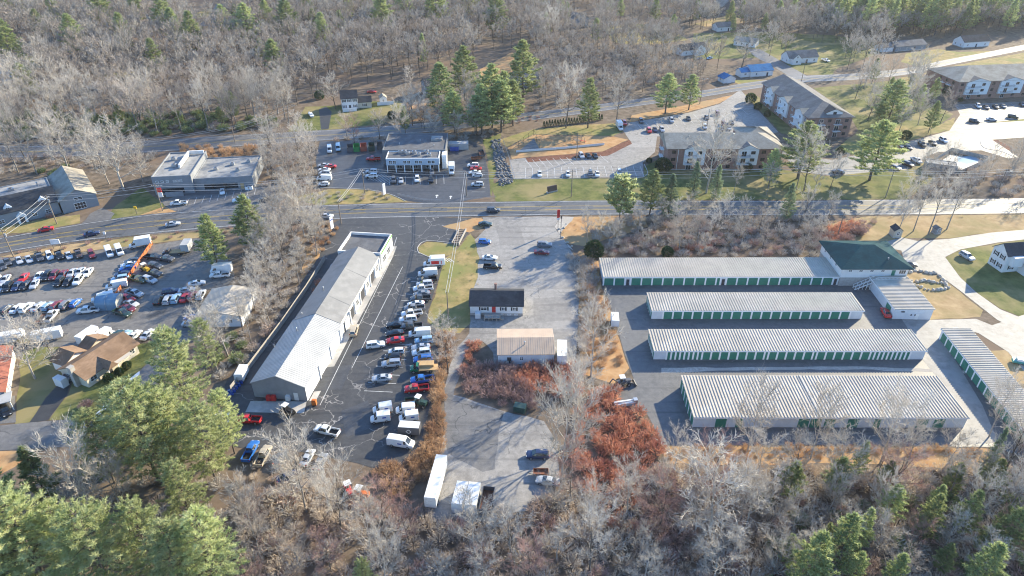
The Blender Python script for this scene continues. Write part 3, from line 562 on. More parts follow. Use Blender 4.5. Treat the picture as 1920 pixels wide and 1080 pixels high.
# --- long auto shop
au = Bld('auto_shop', 'long white auto shop with grey gabled roof beside the dark parking lot', 'workshop', (577, 752), (736, 466))
Wd = (G(474, 750) - G(577, 752)).length
xm = au.loc(638.5, 607, 4.2).x; xf = au.loc(710, 479, 4.4).x; xe = au.W
au.gable(0, xm, 0, Wd, 4.1, 2.6, 'metal_wall_white', 'metal_roof_grey', ov=.25, ribs=.6)
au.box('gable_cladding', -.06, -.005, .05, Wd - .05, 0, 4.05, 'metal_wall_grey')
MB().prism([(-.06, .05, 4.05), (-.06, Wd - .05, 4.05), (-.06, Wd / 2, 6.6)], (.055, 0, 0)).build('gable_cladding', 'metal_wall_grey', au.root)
au.gable(xm, xf, .3, Wd - .3, 4.3, 2.5, 'wall_white', 'membrane_grey', ov=.15)
au.flat(xf + .02, xe, -.2, Wd + .3, 4.3, 'wall_white', 'membrane_dark', par=.9, pw=.35)
MB().box(xf + .3, xe + .1, -.28, -.22, 4.45, 5.0).build('fascia_band', 'trim_green', au.root); MB().box(xf + .5, xe - .4, .16, .19, 4.4, 5.05).build('parapet_lining', 'trim_blue', au.root)
for i, x in enumerate([6, 13.5, 21, 28.5, xm - 4]): au.rollup('front', x, 3.4, 3.2, 'door_white', off=-.01); MB().box(x + 1.9, x + 2.25, -.32, 0, 0, 3.9).build('pilaster', 'trim_white', au.root)
x = xm + 4
while x < xf - 3:
    if int(x) % 3 == 0: au.rollup('front', x, 3.0, 3.1, 'door_dark', off=.29)
    else: au.win('front', x, 1.0, 2.2, 2.0, off=.3, grid=2)
    MB().box(x + 2.0, x + 2.3, -.02, .3, 0, 3.9).build('pilaster', 'trim_white', au.root); x += 4.6
for x in (xf + 3, xf + 7.5): au.win('front', x, .8, 3.0, 2.2, off=-.2, grid=2)
au.door('left', Wd * .2, 1.0, 2.2, 'door_white', off=-.07); au.vent(18, Wd * .7, 6.2); au.vent(xm + 12, Wd * .7, 6.0, 1.0); au.vent(xm + 2, Wd - 1.5, 4.6); au.unit(xf - 2.5, Wd + 1.4, .05, 1.4, 1.4, 1.5); au.unit(xf - 5.0, Wd + 1.4, .05, 1.2, 1.2, 1.3)
MB().tube((13, Wd + .1, 0), (13, Wd + .1, 5.2), .12).build('flue_pipe', 'steel', au.root)
for k in range(3): MB().bar((xm + 8 + k * 14, .2, 4.45), (xm + 8 + k * 14 + .4, Wd / 2, 6.95), .12, .05).build('roof_seam_cap', 'membrane_dark', au.root)

# --- small house and tan garage in the middle
ho = Bld('small_house', 'small white house with dark roof and red door in the central lot', 'house', (882, 591), (980, 592))
ho.gable(0, ho.W, 0, 8.2, 3.2, 2.0, 'siding_white', 'shingle_dark', ov=.35); ho.box('foundation', -.04, ho.W + .04, -.05, 8.24, 0, .75, 'stone_base')
ho.door('front', ho.W * .45, 1.0, 2.0, 'door_red', off=-.01, z=1.0)
for u, w in ((.26, 1.7), (.63, .9), (.84, .9)): ho.win('front', ho.W * u, 1.6, w, 1.1, shutters='trim_black')
for u in (.6, .74, .87): ho.win('front', ho.W * u, .15, .9, .45, off=-.05)
for y in (2.2, 5.6): ho.win('right', y, 1.5, .9, 1.2, off=ho.W); ho.win('left', y, 1.5, .9, 1.2, off=0)
ho.chimney(ho.W * .47, 6.2, 3.5, 6.3, .6); ho.box('bulkhead', ho.W * .1, ho.W * .2, -1.6, -.06, 0, 1.5, 'siding_white')
ho.box('porch_deck', ho.W * .27, ho.W * .58, -2.6, -.06, .78, .92, 'wood_grey')
for k in range(5):
    x = ho.W * (.275 + .074 * k); ho.box('porch_post', x, x + .12, -2.58, -2.46, 0, 1.9, 'wood_grey')
ho.box('porch_rail', ho.W * .27, ho.W * .58, -2.6, -2.5, 1.75, 1.87, 'wood_grey'); ho.box('porch_step', ho.W * .58, ho.W * .64, -2.2, -1.0, 0, .45, 'wood_grey')
ga = Bld('metal_garage', 'tan ribbed roof metal garage standing above the red brush', 'garage', (934, 683), (1038, 682))
Dg = abs(ga.loc(936, 618, 3.1).y); ga.gable(0, ga.W, 0, Dg, 3.0, 1.15, 'metal_wall_white', 'metal_roof_tan', ov=.3, ribs=.55)
ga.win('front', ga.W * .42, 1.2, .9, 1.0, off=0); ga.door('front', ga.W * .2, 1.0, 2.1, 'door_dark'); ga.vent(ga.W * .48, Dg * .28, 3.8, .9)
ga.rollup('back', ga.W * .3, 3.2, 2.6, 'door_white', off=Dg + .01); ga.rollup('back', ga.W * .7, 3.2, 2.6, 'door_white', off=Dg + .01)
for x, m in ((1.2, 'steel'), (2.2, 'wood_grey'), (3.3, 'steel_dark')): MB().box(x - .4, x + .4, -.9, -.1, 0, 1.1).box(x - .3, x + .3, -.8, -.2, 1.1, 1.25).build('wall_unit', m, ga.root)

# --- apartments
def balcony(b, x0, x1, z, y=0.0, dep=1.3):
    o = b.box('balcony', x0, x1, y - dep, y, z - .15, z, 'trim_white')
    for zz in (.45, .95): MB().box(x0, x1, y - dep, y - dep + .05, z + zz, z + zz + .06).build('railing', 'trim_black', o)
    n = int((x1 - x0) / .35)
    m = MB()
    for k in range(n + 1): x = x0 + (x1 - x0) * k / n; m.box(x - .02, x + .02, y - dep + .005, y - dep + .045, z, z + .95)
    for xx in (x0, x1 - .05): m.box(xx, xx + .05, y - dep + .06, y, z + .9, z + .96)
    m.build('railing', 'trim_black', o)
    return o
def slide_door(b, face, u, z, off): 
    key = 'slider'
    if key not in WCACHE: WCACHE[key] = (MB().box(-1, 1, -.05, .02, 0, 2.1).mesh('patio_door', 'trim_white'), MB().box(-.9, -.04, -.06, .01, .08, 2.0).box(.04, .9, -.06, .01, .08, 2.0).mesh('pane', 'glass'))
    o = b.place('patio_door', WCACHE[key][0], face, u, z, off); put('pane', WCACHE[key][1], o)
def apt_bay(b, x0, x1, h, floors=3, z0=2.4):
    """white gabled bay standing proud of the brick front"""
    f = -.8; ym = 6.0; xm = (x0 + x1) / 2
    MB().prism([(x0, f, z0), (x1, f, z0), (x1, f, h), (xm, f, h + 1.6), (x0, f, h)], (0, ym, 0)).build('gabled_bay', 'siding_white', b.root)
    r = MB()
    for xa in (x0 - .3, x1 + .3): r.prism([(xa, f - .3, h - .2), (xm, f - .3, h + 1.68), (xm, f - .3, h + 1.82), (xa, f - .3, h - .06)], (0, ym + .3, 0))
    r.build('bay_roof', 'shingle_grey', b.root)
    fh = (h - .2) / floors
    for k in range(floors):
        z = fh * k + .15
        b.win('front', x1 - (x1 - x0) * .27, z + .9, 1.7, 1.25, off=f if z >= z0 - .4 else 0, frame='trim_black')
        slide_door(b, 'front', x0 + (x1 - x0) * .28, z + .05, f if z >= z0 - .4 else 0)
        if k: balcony(b, x0 + .1, x0 + (x1 - x0) * .56, z, f)
aA = Bld('apartment_block', 'brick apartment block with two white gabled bays facing the main road', 'apartment block', (1248, 319), (1459, 319))
hA = 8.9; aA.hip(0, aA.W, 0, 16, hA, 3.4, 'brick_red', 'shingle_tan', ov=.8, gl=True)
MB().prism([(-.02, 0, hA), (-.02, 16, hA), (-.02, 8, hA + 3.4)], (.3, 0, 0)).build('gable_wall', 'siding_dark', aA.root)
for f in (.13, .5): pass
for a, bq in ((.145, .325), (.615, .79)): apt_bay(aA, aA.W * a, aA.W * bq, hA)
for u in (.055, .40, .47, .545, .84, .93):
    for k in range(3): aA.win('front', aA.W * u, .9 + 2.95 * k, 1.6, 1.3, frame='trim_black')
for k in range(3):
    slide_door(aA, 'left', 8, .1 + 2.95 * k, 0.0)
    if k: MB().box(-1.4, 0, 6.2, 9.8, 2.95 * k - .1, 2.95 * k + .05).box(-1.4, -1.34, 6.2, 9.8, 2.95 * k + .95, 2.95 * k + 1.02).build('balcony', 'trim_white', aA.root)
aA.box('foundation', -.05, aA.W + .05, -.05, 16.05, 0, .5, 'concrete'); aA.box('downpipe', aA.W * .09, aA.W * .09 + .12, -.12, -.01, 0, hA, 'trim_white'); aA.vent(aA.W * .2, 6, hA + 2.4); aA.vent(aA.W * .45, 5, hA + 2); aA.vent(aA.W * .6, 7, hA + 2.9)
aA.hip(aA.W * .72, aA.W * 1.02, 9, 24, hA - .1, 3.0, 'brick_red', 'shingle_tan', ov=.8)
aB = Bld('apartment_block', 'brick apartment block turned end-on, with dormer and balconies', 'apartment block', (1508, 259), (1589, 257))
hB = 9.0; dB = 52.0; aB.hip(0, aB.W, 0, dB, hB, 4.2, 'brick_red', 'shingle_grey', ov=.8, axis='y', gr=True)
MB().prism([(aB.W * .42, 1.2, hB + .4), (aB.W * .78, 1.2, hB + .4), (aB.W * .78, 1.2, hB + 1.8), (aB.W * .6, 1.2, hB + 3.2), (aB.W * .42, 1.2, hB + 1.8)], (0, 6, 0)).build('dormer', 'siding_white', aB.root)
r = MB()
for xa in (aB.W * .39, aB.W * .81): r.prism([(xa, .8, hB + 1.7), (aB.W * .6, .8, hB + 3.3), (aB.W * .6, .8, hB + 3.45), (xa, .8, hB + 1.85)], (0, 6.4, 0))
r.build('dormer_roof', 'shingle_dark', aB.root); aB.win('front', aB.W * .6, hB + .9, 1.5, 1.1, off=1.2, frame='trim_black')
for k in range(3):
    for u in (.3, .68):
        slide_door(aB, 'front', aB.W * u, .15 + 2.95 * k, 0)
        if k: balcony(aB, aB.W * u - 1.7, aB.W * u + 1.7, .15 + 2.95 * k)
    for u in (.12, .49, .88): aB.win('front', aB.W * u, .95 + 2.95 * k, 1.5, 1.3, frame='trim_black')
    for y in (3, 6.5, 13, 16.5, 23, 28, 33, 38, 43, 48): aB.win('left', y, .95 + 2.95 * k, 1.5, 1.3, off=0 if not (4 < y < 12 or 20 < y < 30 or 37 < y < 45) else -.82, frame='trim_white')
    for y in (10, 26, 41):
        if k: MB().box(-2.2, -.8, y - 1.8, y + 1.8, 2.95 * k, 2.95 * k + .15).box(-2.2, -2.14, y - 1.8, y + 1.8, 2.95 * k + 1.0, 2.95 * k + 1.07).box(-2.2, -2.14, y - 1.8, y + 1.8, 2.95 * k + .55, 2.95 * k + .6).build('balcony', 'trim_white', aB.root)
for y0, y1 in ((4, 12), (20, 30), (37, 45)):
    ym = (y0 + y1) / 2
    MB().prism([(-.8, y0, 2.4), (-.8, y1, 2.4), (-.8, y1, hB), (-.8, ym, hB + 1.6), (-.8, y0, hB)], (6, 0, 0)).build('gabled_bay', 'siding_white', aB.root); r = MB()
    for ya in (y0 - .3, y1 + .3): r.prism([(-1.1, ya, hB - .2), (-1.1, ym, hB + 1.68), (-1.1, ym, hB + 1.82), (-1.1, ya, hB - .06)], (6, 0, 0))
    r.build('bay_roof', 'shingle_tan', aB.root)
aC = Bld('apartment_block', 'brick apartment block at the right edge above the glaring parking lot', 'apartment block', (1788, 187), (2010, 178))
hC = 8.9; aC.hip(0, aC.W, 0, 25, hC, 4.4, 'brick_red', 'shingle_tan', ov=.8)
for a in (.06, .34, .62): apt_bay(aC, aC.W * a, aC.W * (a + .19), hC, z0=2.4)
for u in (.03, .29, .57, .86):
    for k in range(3): aC.win('front', aC.W * u, .9 + 2.95 * k, 1.5, 1.3, frame='trim_black')
for y in (4, 9, 14):
    for k in range(3):
        aC.win('left', y, .9 + 2.95 * k, 1.5, 1.3, off=0, frame='trim_black')
        if k and y != 14: MB().box(-1.3, 0, y + .8, y + 3.8, 2.95 * k - .1, 2.95 * k + .05).box(-1.3, -1.24, y + .8, y + 3.8, 2.95 * k + .9, 2.95 * k + .97).build('balcony', 'trim_white', aC.root)

# --- commercial block behind the main road
co = Bld('commercial_building', 'flat roofed commercial building with rooftop units, white upper storey on posts', 'shop building', (716, 319), (835, 318))
Dc = 19.0; co.flat(0, co.W, 5.5, 5.5 + Dc, 5.8, 'siding_dark', 'membrane_dark', par=.35)
x0, x1 = co.loc(725, 326).x, co.loc(824, 326).x
co.flat(x0, x1, -2.5, 5.46, 5.5, 'siding_blue', 'membrane_dark', par=.3, z0=3.0, cap='trim_white'); co.box('ground_floor', x0 + .4, x1 - .4, 1.0, 5.4, 0, 3.0, 'siding_dark')
for k in range(7): x = x0 + .3 + (x1 - x0 - .6) * k / 6; co.box('porch_post', x - .18, x + .18, -2.4, -2.05, 0, 3.0, 'trim_white')
for u in (.12, .39, .61, .85): 
    for q in (-.75, .75): co.win('front', x0 + (x1 - x0) * u + q, 3.6, 1.3, 1.3, off=-2.5)
for u in (.2, .5, .8): co.win('front', x0 + (x1 - x0) * u, .3, 3.0, 2.2, off=1.0, grid=2)
for i, (x, y) in enumerate([(x0 + 5, 3.8), (x0 + 8, 2.4), (x0 + 10.4, 3.4), (x0 + 12.4, 1.4), (x0 + 15.3, 3.9), (x0 + 16.5, .6), (x0 + 6.5, 4.2)]): co.unit(x, y, 5.56, 1.5, 1.3, 1.0)
for x, y in ((6, 12), (14, 16), (20, 10)): co.vent(x, y, 5.8, .8)
co.box('roof_hatch', co.W * .74, co.W * .92, 16, 20, 5.85, 6.6, 'membrane_light'); co.box('stair_tower', co.W - 1.2, co.W + .6, 1.0, 5.4, 0, 5.6, 'trim_white')
gb = Bld('office_building', 'dark grey flat roofed office with raised left block beside the road', 'office', (293, 366), (366, 362))
gb.flat(0, gb.W, 0, 24, 6.6, 'wall_grey', 'membrane_light', par=.5)
xr = gb.loc(478, 352).x; gb.flat(gb.W + .02, xr, 1.5, 22, 4.6, 'wall_grey', 'membrane_light', par=.35)
for u in (.12, .25, .38, .56, .64, .72): gb.win('front', gb.W * u, 4.7, .9, .8, frame='trim_white')
gb.win('front', gb.W * .45, .6, gb.W * .6, 1.8, frame='trim_black', grid=4); gb.box('entrance_wall', gb.W * .3, gb.W * .75, -2.2, -1.9, 0, 1.8, 'wall_grey')
for u, w in ((.24, 3.4), (.42, 5.5), (.62, 4.5)): gb.win('front', gb.W + (xr - gb.W) * u, .6, w, 2.0, off=1.5, frame='trim_black', grid=3)
gb.door('front', gb.W + (xr - gb.W) * .8, 1.2, 2.2, 'wood_fresh', off=1.5)
for u in (.88, .95): gb.unit(gb.W + (xr - gb.W) * u, .7, .05, 1.2, 1.2, 1.2, 'trim_white')
MB().box(gb.W * .55, gb.W * .6, 8, 22, 6.9, 8.2).box(gb.W * .6 + .003, gb.W * .98, 21.5, 22, 6.9, 8.2).build('roof_screen', 'wall_white', gb.root)
for x, y in ((gb.W * .4, 10), (gb.W * .25, 17)): gb.unit(x, y, 6.7)
for u, y in ((.3, 10), (.55, 14), (.7, 8), (.82, 16)): gb.unit(gb.W + (xr - gb.W) * u, y, 4.66, 1.4, 1.2, .9)
lo = Bld('grey_office_hall', 'long grey shingled office hall at left with a gabled end', 'office', (120, 401), (187, 385))
lo.gable(0, lo.W, 0, 26, 4.6, 3.0, 'siding_grey', 'shingle_tan', axis='y', ov=.4); lo.win('front', lo.W * .5, .4, 3.6, 2.4, grid=3); lo.win('front', lo.W * .5, 3.6, 2.6, 1.2, grid=1)
lo.gable(-30, -.45, 1.5, 13, 4.4, 3.6, 'siding_grey', 'shingle_dark', ov=.35); lo.flat(-29, -.45, 13.4, 24, 5.2, 'siding_grey', 'membrane_light', par=.3)
for u in (-26, -22, -17.5, -8, -4): lo.win('front', u, 1.0, 1.6, 1.4, off=1.5, grid=1)
for u in (-23, -14.5, -4.5):
    MB().prism([(u - 1.2, 2.6, 4.5), (u + 1.2, 2.6, 4.5), (u + 1.2, 2.6, 5.6), (u, 2.6, 6.5), (u - 1.2, 2.6, 5.6)], (0, 4, 0)).build('dormer', 'siding_white', lo.root); lo.win('front', u, 4.75, 1.2, .9, off=2.6)
MB().prism([(-13.2, .4, 0), (-10.4, .4, 0), (-10.4, .4, 2.6), (-11.8, .4, 3.8), (-13.2, .4, 2.6)], (0, 1.2, 0)).build('porch', 'siding_white', lo.root); lo.door('front', -11.8, 1.4, 2.2, 'door_dark', off=.4); lo.unit(-12, 19, 5.3, 2, 1.5, .8); lo.vent(-4, 18, 5.2, 1.4, .25)
lo.gable(-46, -30.45, .2, 12, 4.6, 3.8, 'siding_grey', 'shingle_dark', ov=.35); lo.win('front', -38, 1.0, 2.4, 1.5, off=.2, grid=2); lo.win('front', -33.5, 1.0, 1.2, 1.5, off=.2)
# metal barn among the dealer's cars
ba = Bld('metal_barn', 'low white ribbed metal barn at the edge of the dealer lot', 'barn', (371, 613), (456, 612))
Db = abs(ba.loc(385, 541, 3.6).y); ba.gable(0, ba.W, 0, Db, 3.2, 1.2, 'metal_wall_white', 'metal_roof_white', axis='y', ov=.25); ba.rollup('front', ba.W * .3, 3.0, 2.6, 'door_white', off=-.01); ba.win('front', ba.W * .75, 1.2, 1.2, 1.0)
b_ = MB()
k = -.2
while k < Db + .2:
    for xa in (-.25, ba.W + .25): b_.prism([(xa, k, 3.38 - .06), (ba.W / 2, k, 4.4 + .18), (ba.W / 2, k, 4.66), (xa, k, 3.4)], (0, .08, 0))
    k += .6
b_.build('roof_ribs', 'metal_roof_white', ba.root)['kind'] = 'stuff'
# --- houses
ra = Bld('ranch_house', 'brown roofed ranch house with stone chimney on the green lawn', 'house', (168, 727), (262, 662))
ra.gable(0, ra.W, 0, 8.5, 2.9, 2.0, 'siding_cream', 'shingle_brown', ov=.6); ra.chimney(-.45, 3.2, 0, 5.6, 1.1, 'stone_base')
for u, w in ((.12, 1.8), (.6, 1.6), (.74, 1.6), (.88, 1.4)): ra.win('front', ra.W * u, 1.0, w, 1.3, grid=1)
ra.door('front', ra.W * .42, 1.0, 2.1, 'door_dark'); ra.win('left', 6, 1.0, 1.2, 1.2)
MB().prism([(ra.W * .3, -2.2, 2.6), (ra.W * .5, -2.2, 2.6), (ra.W * .4, -2.2, 4.3)], (0, 5, 0)).build('porch_gable', 'shingle_brown', ra.root)
for u in (.31, .49): ra.box('porch_post', ra.W * u - .08, ra.W * u + .08, -2.1, -1.94, 0, 2.6, 'trim_white')
ra.box('porch_canopy', ra.W * .5, ra.W * .8, -1.8, -.02, 2.5, 2.62, 'metal_roof_white')
ra.gable(1.5, 7.5, 8.9, 13.5, 2.8, 1.5, 'siding_white', 'shingle_brown', axis='y', ov=.4); ra.gable(7.9, 13.5, 8.9, 12, 2.8, 1.3, 'siding_cream', 'shingle_brown', axis='y', ov=.4)
ra.box('side_porch', -2.6, -1.1, 5.2, 8.0, 0, 2.3, 'siding_white'); ra.rollup('left', 11.2, 3.2, 2.2, 'door_white', off=1.49)
def house(label, pL, pR, depth, h, rise, wall, roof, axis='x', floors=1, n=3, side=2, ov=.4, cat='house', name='house', shut=None):
    b = Bld(name, label, cat, pL, pR); b.gable(0, b.W, 0, depth, h, rise, wall, roof, axis=axis, ov=ov); fh = h / floors
    for k in range(floors):
        for i in range(n):
            u = (i + .5) / n
            if k == 0 and i == n // 2 and n > 1: b.door('front', b.W * u, 1.0, 2.1, 'door_dark')
            else: b.win('front', b.W * u, fh * k + .9, 1.0, 1.3, shutters=shut)
        for i in range(side): b.win('left', depth * (i + .5) / side, fh * k + .9, 1.0, 1.3, off=0); b.win('right', depth * (i + .5) / side, fh * k + .9, 1.0, 1.3, off=b.W)
    b.box('foundation', -.04, b.W + .04, -.04, depth + .04, 0, .35, 'concrete'); return b
N_ = G(17, 753); d_ = G(30, 668) - N_; L_ = N_ + Vector((-d_.y, d_.x, 0)).normalized() * 12
h1 = house('red roofed white house cut by the left edge below the dealer lot', (L_.x, L_.y, 0), (N_.x, N_.y, 0), d_.length, 3.0, 2.0, 'siding_white', 'shingle_red', axis='y', n=3, side=3); h1.box('front_porch', h1.W * .4, h1.W + 1.5, -4.0, -.1, 2.6, 2.75, 'metal_roof_grey'); h1.box('porch_post', h1.W + 1.2, h1.W + 1.35, -3.9, -3.75, 0, 2.6, 'trim_white')
h2 = Bld('house', 'two storey white house with black shutters at the right edge', 'house', (1851, 493), (1877, 511)); wl = h2.W
h2.gable(0, wl, 0, 16, 5.8, 2.4, 'siding_white', 'shingle_dark', axis='y', ov=.4); h2.gable(wl + .02, wl + 4.5, 5, 15, 5.4, 1.8, 'siding_white', 'shingle_dark', axis='x', ov=.4)
for z in (.9, 3.7):
    for u in (.28, .72): h2.win('front', wl * u, z, 1.0, 1.4, shutters='trim_black')
    for y in (2.5, 12): h2.win('right', y, z, 1.0, 1.3, off=wl, shutters='trim_black')
    for y in (7, 10, 13): h2.win('right', y, z, .9, 1.3, off=wl + 4.5, shutters='trim_black')
h2.box('bay', wl * .98, wl + 1.6, 1.0, 4.4, 2.6, 5.6, 'siding_white')
h3 = house('white house with black roof and garage wing on the lawn by the back road', (642, 206), (672, 204), 9, 5.4, 2.6, 'siding_white', 'shingle_dark', floors=2, n=3, shut='trim_black'); h3.gable(h3.W + .05, h3.W + 6.5, .5, 7.5, 3.0, 1.8, 'siding_cream', 'shingle_dark', ov=.35); h3.win('front', h3.W + 3.2, 1.0, 1.2, 1.2, off=.5, shutters='trim_black'); h3.box('front_deck', .2, h3.W * .9, -3.4, -.1, .5, .7, 'trim_white'); h3.box('front_deck_wall', .2, h3.W * .9, -3.42, -3.3, 0, 1.5, 'trim_white')
sh1 = house('small white shed with gable facing the lawn near the back road', (713, 195), (726, 194), 4, 2.8, 1.3, 'siding_white', 'shingle_tan', axis='y', n=1, side=0, cat='shed', name='garden_shed', ov=.25); sh1.box('fence_panel', -1.6, sh1.W + 3, -2.2, -2.1, 0, 1.7, 'trim_white')
house('pale two storey house half hidden behind dark pines by the back road', (800, 182), (818, 180), 10, 5.4, 2.6, 'siding_grey', 'shingle_dark', floors=2, n=3)
house('pale grey two storey house behind the tall pine left of the wooded lots', (978, 165), (1010, 162), 9, 5.4, 2.4, 'siding_grey', 'shingle_grey', floors=2, n=4)
h4 = house('white cottage with gabled wing and dark roof beside the parked cars uphill', (1278, 106), (1325, 100), 9, 3.4, 2.6, 'siding_white', 'shingle_dark', n=3); h4.gable(h4.W * .45, h4.W * .8, -2.5, 5, 4.4, 2.0, 'siding_white', 'shingle_grey', axis='y', ov=.3); h4.win('front', h4.W * .62, 1.0, 1.4, 1.2, off=-2.5); h4.win('front', h4.W * .62, 3.6, 1.0, 1.0, off=-2.5)
h5 = house('white house with bright blue roof by the side street', (1407, 145), (1448, 142), 9, 3.2, 2.4, 'siding_white', 'shingle_blue', n=2); h5.gable(-5.5, -.05, 1, 7, 2.8, 1.6, 'siding_white', 'shingle_blue', ov=.3); h5.win('front', -2.8, 1.0, 1.4, 1.2, off=1)
bs = house('small white garage with blue roof at the lot entrance', (1356, 157), (1378, 155), 6, 2.6, 1.6, 'siding_white', 'shingle_blue', axis='y', n=1, side=1, cat='garage', name='detached_garage'); bs.rollup('front', bs.W * .5, 2.6, 2.1, 'door_white', off=-.02)
h6 = house('white cape house with hedge in front, right of the side street', (1478, 120), (1532, 117), 9, 3.4, 3.0, 'siding_white', 'shingle_grey', n=4); h6.gable(1, 6.5, -2.5, 4, 3.4, 2.4, 'siding_white', 'shingle_grey', axis='y', ov=.3); h6.win('front', 3.7, 1.0, 1.2, 1.3, off=-2.5); h6.win('front', 3.7, 3.7, 1.0, 1.1, off=-2.5)
h7 = house('low grey ranch house with white trim above the sunny lawn', (1678, 97), (1735, 92), 9, 3.0, 2.2, 'siding_grey', 'shingle_grey', n=4); h7.gable(-9, -1, 1, 8, 2.8, 1.8, 'siding_white', 'shingle_grey', ov=.3); h7.rollup('front', -5, 4.5, 2.2, 'door_white', off=.98)
house('white house with dark roof at the end of the bright lane, upper right', (1805, 90), (1853, 87), 9, 3.6, 3.0, 'siding_white', 'shingle_dark', n=3)
h8 = house('blue grey house with two gables at the left edge in the wood', (-20, 152), (33, 148), 12, 5.6, 3.2, 'siding_blue', 'shingle_grey', floors=2, n=4); h8.gable(h8.W * .5, h8.W * .95, -3, 6, 5.6, 3.0, 'siding_blue', 'shingle_grey', axis='y', ov=.3)
house('grey gabled house among bare trees at top centre', (1075, 52), (1103, 48), 10, 5.4, 3.2, 'siding_grey', 'shingle_grey', floors=2, n=3, axis='y')
house('steep gabled dark house at the top edge right of centre', (1352, 28), (1374, 26), 12, 5.8, 4.0, 'siding_dark', 'shingle_tan', floors=2, n=2, axis='y')
house('small white house under bare branches beside the uphill cottages', (1345, 60), (1372, 58), 8, 3.2, 2.2, 'siding_white', 'shingle_grey', n=2)
house('long white ranch house half hidden under the spreading bare tree uphill', (1375, 85), (1415, 90), 9, 3.0, 2.0, 'siding_white', 'shingle_tan', n=4)
sA = house('pinkish grey shed with dark roof on the tan verge', (1674, 446), (1689, 446), 3.0, 2.5, 1.0, 'wall_tan', 'shingle_dark', axis='y', n=1, side=0, cat='shed', name='garden_shed', ov=.2)
house('tiny pale shed under the leaning bare trees by the entrance', (1753, 440), (1763, 439), 1.9, 1.9, .6, 'siding_grey', 'shingle_grey', axis='y', n=1, side=0, cat='shed', name='garden_shed', ov=.15)
pool_house = Bld('pool_house', 'low flat roofed bath house beside the fenced swimming pool', 'pool house', (1733, 318), (1792, 326)); pool_house.flat(0, pool_house.W, 0, 5, 2.8, 'siding_grey', 'membrane_light', par=.25)
pool_house.door('front', 4, 1, 2.1, 'door_white'); pool_house.win('front', 8, 1.2, 1.2, .8)
# ------------------------------------------------------------------ vehicles (front = +x)
def ring(st):
    x, hw, zb, zs, zt, ht = st
    h = [(0, zb), (hw * .9, zb), (hw, zb + .18), (hw * 1.0, (zb + zs) / 2 + .08), (hw * .965, zs), (ht, zt - .03), (ht * .8, zt), (0, zt + .015)]
    return [(x, y, z) for y, z in h] + [(x, -y, z) for y, z in h[-2:0:-1]]
def loft(stations):
    b = MB(); rs = [ring(s) for s in stations]; n = len(rs[0]); vs = [v for r in rs for v in r]; fs = []
    for i in range(len(rs) - 1):
        for k in range(n): fs.append((i * n + k, (i + 1) * n + k, (i + 1) * n + (k + 1) % n, i * n + (k + 1) % n))
    fs += [tuple(range(n))[::-1][::-1], tuple(range((len(rs) - 1) * n, len(rs) * n))[::-1]]
    b.add(vs, fs); return b
def quad_out(b, q, off=.02, inset=.06):
    q = [Vector(p) for p in q]; c = sum(q, Vector()) / 4; n = (q[1] - q[0]).cross(q[3] - q[0]).normalized()
    if n.dot(c - Vector((c.x * .6, 0, .6))) < 0: n = -n
    b.add([p + (c - p) * inset + n * off for p in q], [(0, 1, 2, 3)])
TYPES = {}
